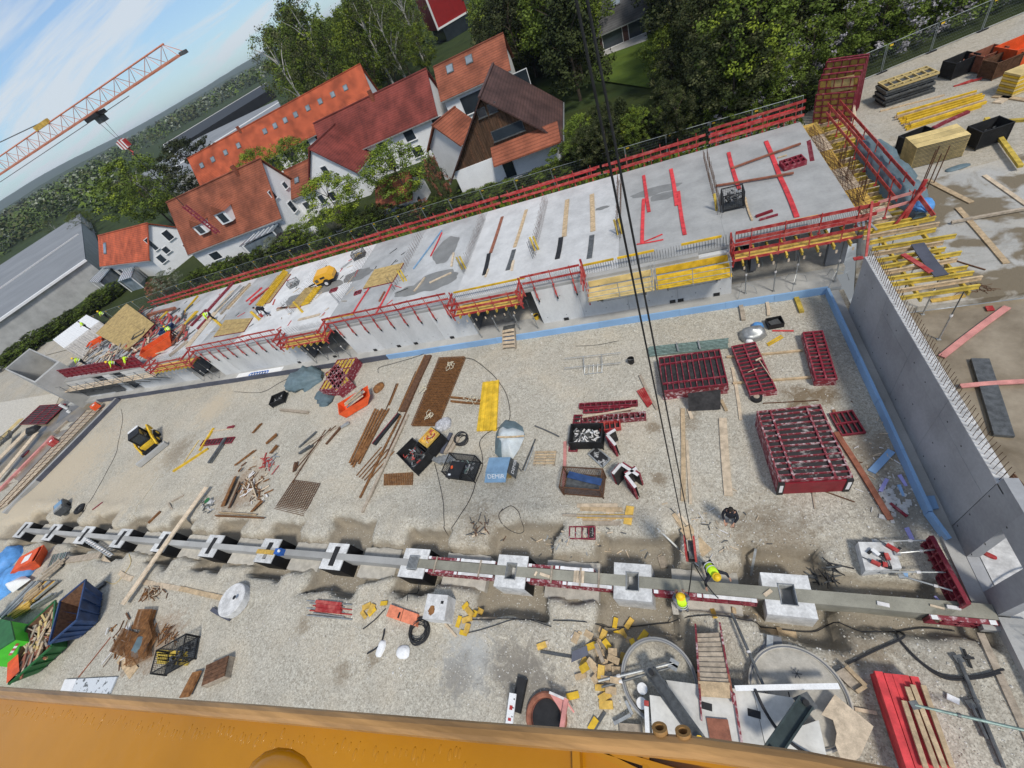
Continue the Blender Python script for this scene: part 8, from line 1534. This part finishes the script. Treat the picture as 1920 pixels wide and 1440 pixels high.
# ------------------------------------------------------------------ tower crane beyond the building
YJ,ZJ=35.2,21.7;XT,XE=atY(343,103,YJ).x,-92.0;M('crane_orange',(.62,.24,.15),.5,.1,2)
t=thing('tower_crane_jib','orange lattice jib of a tower crane reaching in from the left over the site','crane',(XT-20,YJ,ZJ),0);n_=26;dx=(XE-XT)/n_
for s in (-.45,.45):MB().bar((XT,YJ+s,ZJ),(XE,YJ+s,ZJ),.10,.10).obj('lower_chord','crane_orange',t)
MB().tube([(XT-.9,YJ,ZJ+.95),(XE,YJ,ZJ+1.15)],.06,6).obj('upper_chord','crane_orange',t)
for i in range(n_):
 x0,x1=XT+dx*i,XT+dx*(i+1);xm=(x0+x1)/2;g=MB()
 for s in (-.45,.45):g.tube([(x0,YJ+s,ZJ),(xm,YJ,ZJ+1.0),(x1,YJ+s,ZJ)],.026,4)
 g.tube([(x0,YJ-.45,ZJ),(x1,YJ+.45,ZJ)],.03,4);g.tube([(x0,YJ-.45,ZJ),(x0,YJ+.45,ZJ)],.03,4);g.obj('lattice_bay','crane_orange',t)
MB().box((XT+.2,YJ,ZJ),(.4,.6,.22)).obj('jib_head','steel_dark',t);xk=atY(85,240,YJ).x;MB().box((xk,YJ,ZJ+1.15),(2.4,.3,.35)).obj('tie_bracket','yellow_ply',t);MB().tube([(xk,YJ,ZJ+1.3),(XE,YJ,ZJ+4)],.04,5).obj('tie_rod','steel_dark',t);MB().tube([(XT-8,YJ,ZJ-.35),(XE,YJ,ZJ-.6)],.025,4).obj('trolley_rope','steel_dark',t)
q=atY(232,270,YJ);t=thing('crane_trolley','dark crane trolley under the lattice jib','trolley',(q.x,YJ,ZJ));MB().box((q.x,YJ,ZJ-.25),(1.9,1.1,.3)).obj('carriage','black',t);MB().box((q.x+.3,YJ,ZJ-.6),(.7,.7,.5)).obj('rope_drum','steel_dark',t)
for s in (-.5,.5):MB().tube([(q.x+s*.8,YJ,ZJ-.5),(q.x+s*.35,YJ,q.z+.5)],.025,4).obj('hoist_rope','steel_dark',t)
b=thing('hook_block','red and white striped hook block hanging below the far jib','hook block',(q.x,YJ,q.z));
for k in range(6):MB().box((q.x-.5+k*.2,YJ,q.z),(.195,.35,.9-.12*abs(k-2.5))).obj('stripe_plate','red_bright' if k % 2 else 'white',b)
MB().tube([(q.x,YJ,q.z-.4),(q.x+.15,YJ,q.z-.8),(q.x-.1,YJ,q.z-.95)],.08,6).obj('hook','red_bright',b)
q2,q3=atY(345,386,YJ),atY(409,437,YJ);MB().tube([(q.x,YJ,q.z-.7),(q2.x,YJ,q2.z)],.04,5).obj('chain_sling','black',label='long chain below the striped hook block',cat='chain');t=thing('hanging_form','dark red ladder-like form hanging from the far crane before the dormer house','formwork panel',(q2.x,YJ,q3.z));a_,b_=V_((q2.x,YJ,q2.z)),V_((q3.x,YJ,q3.z))
for s in (-.3,.3):MB().bar(a_+V_((s,0,0)),b_+V_((s,0,0)),.12,.14).obj('side_bar','red_frame',t)
for k in range(12):p=a_.lerp(b_,(k+.5)/12);MB().bar(p-V_((.3,0,0)),p+V_((.3,0,0)),.10,.10).obj('rung','red_frame',t)
# ------------------------------------------------------------------ trees
def leaf_mat(name,c,c2):
 mt=M(name,c,.7,.3,.9,col2=c2,pos=(.35,.62),fine=.18,fscale=1.6,rnd=.22,spec=.15);return mt
leaf_mat('leaf_dark',(.018,.028,.009),(.05,.062,.018));leaf_mat('leaf_mid',(.07,.11,.015),(.14,.19,.03));leaf_mat('leaf_bright',(.12,.18,.016),(.24,.29,.03));leaf_mat('leaf_olive',(.05,.06,.022),(.11,.115,.045));leaf_mat('leaf_silver',(.13,.15,.09),(.28,.30,.22));leaf_mat('leaf_far',(.045,.07,.018),(.10,.14,.035));leaf_mat('blossom',(.22,.21,.22),(.40,.38,.40));M('bark',(.09,.07,.05),.9,.3,4);M('bark_pale',(.42,.40,.36),.9,.25,4)
def crown_mesh(name,seed,mats,shape,n=90,m=32,leaf=.03,extra=0.0):
 """unit crown 1 high: leaf clumps over a lumpy outline with gaps"""
 rr=random.Random(seed);g=MB()
 for k in range(n):
  z=rr.random();a=rr.uniform(0,6.283)
  prof={'round':math.sqrt(max(.02,1-(2*z-1) ** 2))*.5,'cone':(1-z)*.36+.04,'col':.22*(1-abs(2*z-.9) ** 3)+.03,'spread':.55*math.sqrt(max(.02,1-(1.6*z-.7) ** 2))}[shape]
  r=prof*math.sqrt(rr.uniform(.12,1))*(1+.35*nz2(cos(a)*1.5+seed,sin(a)*1.5,1,z*2));c=V_((r*cos(a),r*sin(a),.04+.94*z));cr=rr.uniform(.05,.105);mi=1 if extra and rr.random()<extra else 0
  for j in range(m):
   d=V_((rr.gauss(0,1),rr.gauss(0,1),rr.gauss(0,.7)));d=d.normalized()*cr*rr.uniform(.35,1);p=c+d;u=V_((rr.gauss(0,1),rr.gauss(0,1),rr.gauss(0,.5))).normalized();v=u.cross(d+V_((0,0,.03))).normalized();s=leaf*rr.uniform(.6,1.3);s *= .78;u *= s;v *= s*.7
   g.add([p-u,p-v*.8,p+u,p+v],((0,1,2,3),),mi)
 return g.mesh(name,mats)
def trunk_mesh(seed,mat):
 rr=random.Random(seed);g=MB();g.tube([(0,0,-.03),(.01,0,.3),(-.01,.01,.6),(.01,0,.92)],[.028,.02,.012,.003],7)
 for k in range(9):a=rr.uniform(0,6.28);z=rr.uniform(.25,.75);L=rr.uniform(.15,.35);g.tube([(0,0,z),(L*.5*cos(a),L*.5*sin(a),z+L*.4),(L*cos(a),L*sin(a),z+L*.65)],[.010,.006,.002],5)
 return g.mesh('trunk',mat)
KIND={}
for kd,(shape,mats,n_,m_,lf,ex,bk) in {'conifer':('cone',['leaf_dark'],200,52,.021,0,'bark'),'dark':('round',['leaf_dark','leaf_olive'],200,50,.021,.3,'bark'),'green':('round',['leaf_mid','leaf_bright'],200,50,.019,.25,'bark'),'bright':('round',['leaf_bright','leaf_mid'],200,50,.019,.35,'bark'),'poplar':('col',['leaf_mid','leaf_bright'],190,50,.018,.3,'bark'),'olive':('round',['leaf_olive','leaf_mid'],120,40,.015,.3,'bark_pale'),'silver':('round',['leaf_silver','leaf_olive'],140,44,.02,.3,'bark'),'lilac':('spread',['leaf_mid','blossom'],170,46,.022,.22,'bark'),'bush':('spread',['leaf_mid','leaf_dark'],150,50,.028,.4,'bark'),'dbush':('spread',['leaf_dark','leaf_mid'],150,50,.028,.25,'bark'),'rbush':('spread',['leaf_olive','wood_brown'],120,44,.026,.5,'bark')}.items():
 KIND[kd]=[(crown_mesh('crown',10*i+len(kd),mats,shape,n_,m_,lf,ex),trunk_mesh(i+len(kd),bk)) for i in range(2)]
TR=random.Random(5)
def tree(kd,x,y,h,w,lb,grp=None,z=.3,nm='tree',cat='tree'):
 cm,tm=KIND[kd][TR.randrange(2)];t=thing(nm,lb,cat,(x,y,z),TR.uniform(0,6.28),grp)
 lo=.0 if kd in ('bush','dbush','rbush','lilac') else .12 if kd == 'conifer' else .22
 o=bpy.data.objects.new('crown',cm);COL.objects.link(o);o.parent=t;o.scale=(w,w,h*(1-lo));o.location=(0,0,h*lo)
 o=bpy.data.objects.new('trunk',tm);COL.objects.link(o);o.parent=t;o.scale=(h*.6,h*.6,h)
 return t
def clear(x,y,h,w=0):
 # would a tree here stand before the halls, the red building, the lawn or the timber house as seen from the crane?
 for z in (.3,h*.5,h*.95):
  px,py=proj(x,y,z)
  if 235<px<545 and py>268-(px-306)*.603 and y>105:return False
  if px<195 and py>492-px*.65 and (x<-100):return False
  if 770<px<905 and -60<py<72:return False
  if 1105<px<1228 and 5<py<190 and y<98:return False
  if 855<px<1062 and 110<py<300 and y<63:return False
 return True
def free(x,y):  # keep trees off the houses, lawn and halls
 for (a,b,c,d) in ((-24,44,-7,62),(-9,60,4,98),(-100,84,-45,108),(-60,60,-24,84),(-46,49,-33,62),(-82,47,-42,74),(-118,50,-88,76),(-38,43,-25,50),(-28,60,-10,80),(-175,52,-118,100)):
  if a<x<c and b<y<d:return False
 return True
for k in range(330):
 x,y=TR.uniform(-24,28),42+66*TR.random() ** 1.4
 if not free(x,y) or (x>9 and y<49) or (-13<x<6 and 62<y<66 and False):continue
 if x>11.5 and y<62 and k % 2:continue
 kd=TR.choice(('conifer','conifer','dark','dark','green' if y>60 else 'dark','green'));h=TR.uniform(6.5,11) if y<58 else TR.uniform(10,16)
 if -9<x<3 and y<60:h=TR.uniform(3.5,5.5)
 if not clear(x,y,h) or (x<-6.5 and y<64):continue
 if x>4 and kd == 'green' and k % 3:kd='dark'
 tree(kd,x,y,h,h*TR.uniform(.62,.85),('tall ' if h>11 else 'low ')+{'conifer':'dark conifer','dark':'dark broad evergreen','green':'green tree'}[kd]+' in the wood '+('behind the yard fence' if x>18 else 'behind the standing panels' if x>11 else 'between crane ropes and standing panels' if x>3 else 'left of the dark house' if x<-9 else 'round the lawn'),'wood behind the fence')
for x,y,h,w,kd,lb in [(16,56,12,11,'bright','fresh yellow-green tree at the top right of the wood'),(20,58,10,9,'bright','second yellow-green tree beside the lilac bushes'),(1.5,58,6,5,'green','light green shrub tree beside the lawn'),(-39.5,46.5,7.6,8.4,'bright','leafy garden tree before the white gabled house'),(-29.0,46.8,8.2,8.4,'green','leafy garden tree left of the timber house'),(-24.2,46.5,5.5,2.2,'rbush','tall ivy-clad column of leaves beside the timber house'),(-34,45.0,3,4,'dbush','dark shrub before the tiled shed'),(-69,70,10,9,'bright','bright tree between terrace and row house'),(-62,72,9,8,'green','green tree before the terrace windows'),(-118,82,17,19,'green','big dense tree behind the orange-roofed white house'),(-104,88,15,16,'dark','dark bushy tree between the halls and the terrace'),(-130,92,15,15,'olive','bare olive tree behind the big dense tree'),(-76,44.0,3.8,5,'silver','white-flowering bush at the left end of the fence'),(-80,44.5,3,4,'rbush','dark reddish bush beside the white-flowering bush'),(3,66,13,5,'olive','bare pale trunk with few leaves at the edge of the lawn'),(-7.0,46.0,4.5,4.0,'green','yellow-green shrub right of the timber house'),(-52,45.0,3.2,3.4,'silver','grey-green shrub by the glass veranda'),(-47.5,45.5,3.6,4.4,'green','green shrub left of the big round tank')]:
 tree(kd,x,y,h,w,lb)
for k in range(34):x=-72+k*1.9+TR.uniform(-.6,.6);y=44.0+TR.uniform(-.4,1.2);(tree(TR.choice(('bush','bush','dbush','rbush' if k % 6 == 0 else 'bush')),x,y,TR.uniform(1.5,2.8) if x<-22 else TR.uniform(.8,1.4),TR.uniform(2.6,3.8),'leafy shrub in the hedge row '+('below the terrace end' if x<-52 else 'by the tanks' if x<-34 else 'below the shed and timber house'),'hedge row along the fence',nm='shrub',cat='shrub') if not (-50<x<-44 or -43<x<-38.5) else None)
for k in range(16):x=-9+k*1.35;tree('dbush' if k % 4 else 'bush',x,43.4+TR.uniform(-.3,.8),TR.uniform(2.0,3.6),3.4,'dark leafy shrub behind the right part of the mesh fence','dark shrubs behind the fence',nm='shrub',cat='shrub')
for k,(x,y,h) in enumerate([(5.5,42.6,3.2),(7.5,43.2,3.4),(9.4,43.6,3.6),(13,48,4.6),(15.5,48.4,4.6),(18.2,49.2,5.2),(21,50,5.4),(24,51,5.5),(27,52,5.6)]):tree('lilac',x,y,h,h*1.05,'%s lilac bush with pale blossom behind the fence, counted from the crane ropes' % ['first','second','third','fourth','fifth','sixth','seventh','eighth','ninth'][k],'lilac bushes',nm='shrub',cat='shrub')
for k in range(80):
 x,y=TR.uniform(-112,-26),TR.uniform(112,175)
 if y<112+(x+125)*0:continue
 kd=TR.choice(('poplar','green','olive','bright','green','olive'));h=TR.uniform(15,22)*(1.25 if x>-112 and x<-80 and y<140 else 1)
 if x<-108:h *= .75
 if not clear(x,y,h):continue
 tree(kd,x,y,h,h*TR.uniform(.5,.7)*(1.5 if kd == 'poplar' else 1),{'poplar':'tall upright poplar','green':'round green tree','olive':'half-bare pale-stemmed tree','bright':'fresh light green tree'}[kd]+' in the belt behind the '+('left end' if x<-85 else 'middle' if x<-55 else 'right end')+' of the terrace roofs','tree belt behind the terrace')
for k in range(40):x,y=TR.uniform(-60,-8),TR.uniform(92,130);tree(TR.choice(('green','dark','bright','green')),x,y,TR.uniform(10,17),TR.uniform(8,12),'leafy tree behind the row houses','trees behind the row houses') if free(x,y) and clear(x,y,14) else None
for k in range(16):p=at(TR.uniform(-20,200),TR.uniform(400,440),.5);x,y=(p.x,p.y) if p.length<420 else (-200,140);tree(TR.choice(('silver','green','olive')),x,y,TR.uniform(7,11),TR.uniform(8,12),'bushy tree beyond the long industrial hall','trees beyond the hall')
for k in range(20):p=at(6+k*11.5+TR.uniform(-4,4),690-k*7.2+TR.uniform(-4,4),.3);tree('bush' if k % 3 else 'dbush',p.x,p.y,TR.uniform(1.6,2.6),TR.uniform(3.5,5),'dense hedge shrub between the industrial hall and the white container','hedge by the industrial hall',nm='shrub',cat='shrub')
# woods that read as one mass, far off
g=MB();FR=random.Random(3);cnt=0
while cnt<3000:
 d_=210*(2600/210) ** FR.random();az=rad(FR.uniform(18,84));x,y=-d_*cos(az),d_*sin(az)
 if x>-60 and y<420:continue
 hit=0
 for (x0,y0,x1,y1) in ((-460,85,-120,130),(-440,240,-210,400)):
  if x0<x<x1 and y0<y<y1:hit=1
 if hit and FR.random()<.97:continue
 h=FR.uniform(7,13)*(1+d_/2500)
 if not clear(x,y,h):continue
 cnt += 1;mi=FR.choice((0,0,0,1,2,2,3));zb=terr(x,y)-1
 for k in range(56 if d_<700 else 30):
  a=FR.uniform(0,6.28);z=FR.random();r=h*.5*math.sqrt(max(.05,1-(2*z-1) ** 2))*FR.uniform(.4,1);c=V_((x+r*cos(a),y+r*sin(a),zb+h*z));u=V_((FR.gauss(0,1),FR.gauss(0,1),FR.gauss(0,.4))).normalized()*h*(.10 if d_<700 else .15);v=u.cross(V_((FR.gauss(0,.4),FR.gauss(0,.4),1))).normalized()*h*(.08 if d_<700 else .12);g.add([c-u,c-v,c+u,c+v],((0,1,2,3),),mi)
g.obj('forest',['leaf_far','leaf_mid','leaf_olive','leaf_silver'],label='far mixed woods stretching to the horizon at the left',cat='forest',kind='stuff')
# weeds and grass along the bank
g=MB()
for k in range(9000):
 x=FR.uniform(-75,11);y=FR.uniform(39.0,46) if k % 3 else FR.uniform(38.2,43);s=FR.uniform(.08,.28);a=FR.uniform(0,3.14);z=.3;g.add([(x-s*cos(a),y-s*sin(a),z),(x+s*cos(a),y+s*sin(a),z),(x+FR.uniform(-.1,.1),y+FR.uniform(-.1,.1),z+s*1.8)],((0,1,2),),FR.choice((0,0,1,2)))
g.obj('grass',['leaf_mid','leaf_bright','leaf_dark'],label='rough grass and weeds on the bank along the mesh fence',cat='grass',kind='stuff')
# ------------------------------------------------------------------ haze
hb=MB().box((-1500,1500,46),(14000,14000,102)).obj('haze','white',label='thin blue haze lying over the far woods and hills',cat='haze',kind='stuff')
hm=bpy.data.materials.new('haze');hm.use_nodes=True;ht=hm.node_tree;ht.nodes.clear();ho=N(ht,'ShaderNodeOutputMaterial');hv=N(ht,'ShaderNodeVolumePrincipled');hv.inputs['Density'].default_value=.00011;hv.inputs['Color'].default_value=(.80,.88,1.0,1);hv.inputs['Anisotropy'].default_value=.2;ht.links.new(hv.outputs[0],ho.inputs['Volume']);hb.data.materials.clear();hb.data.materials.append(hm)
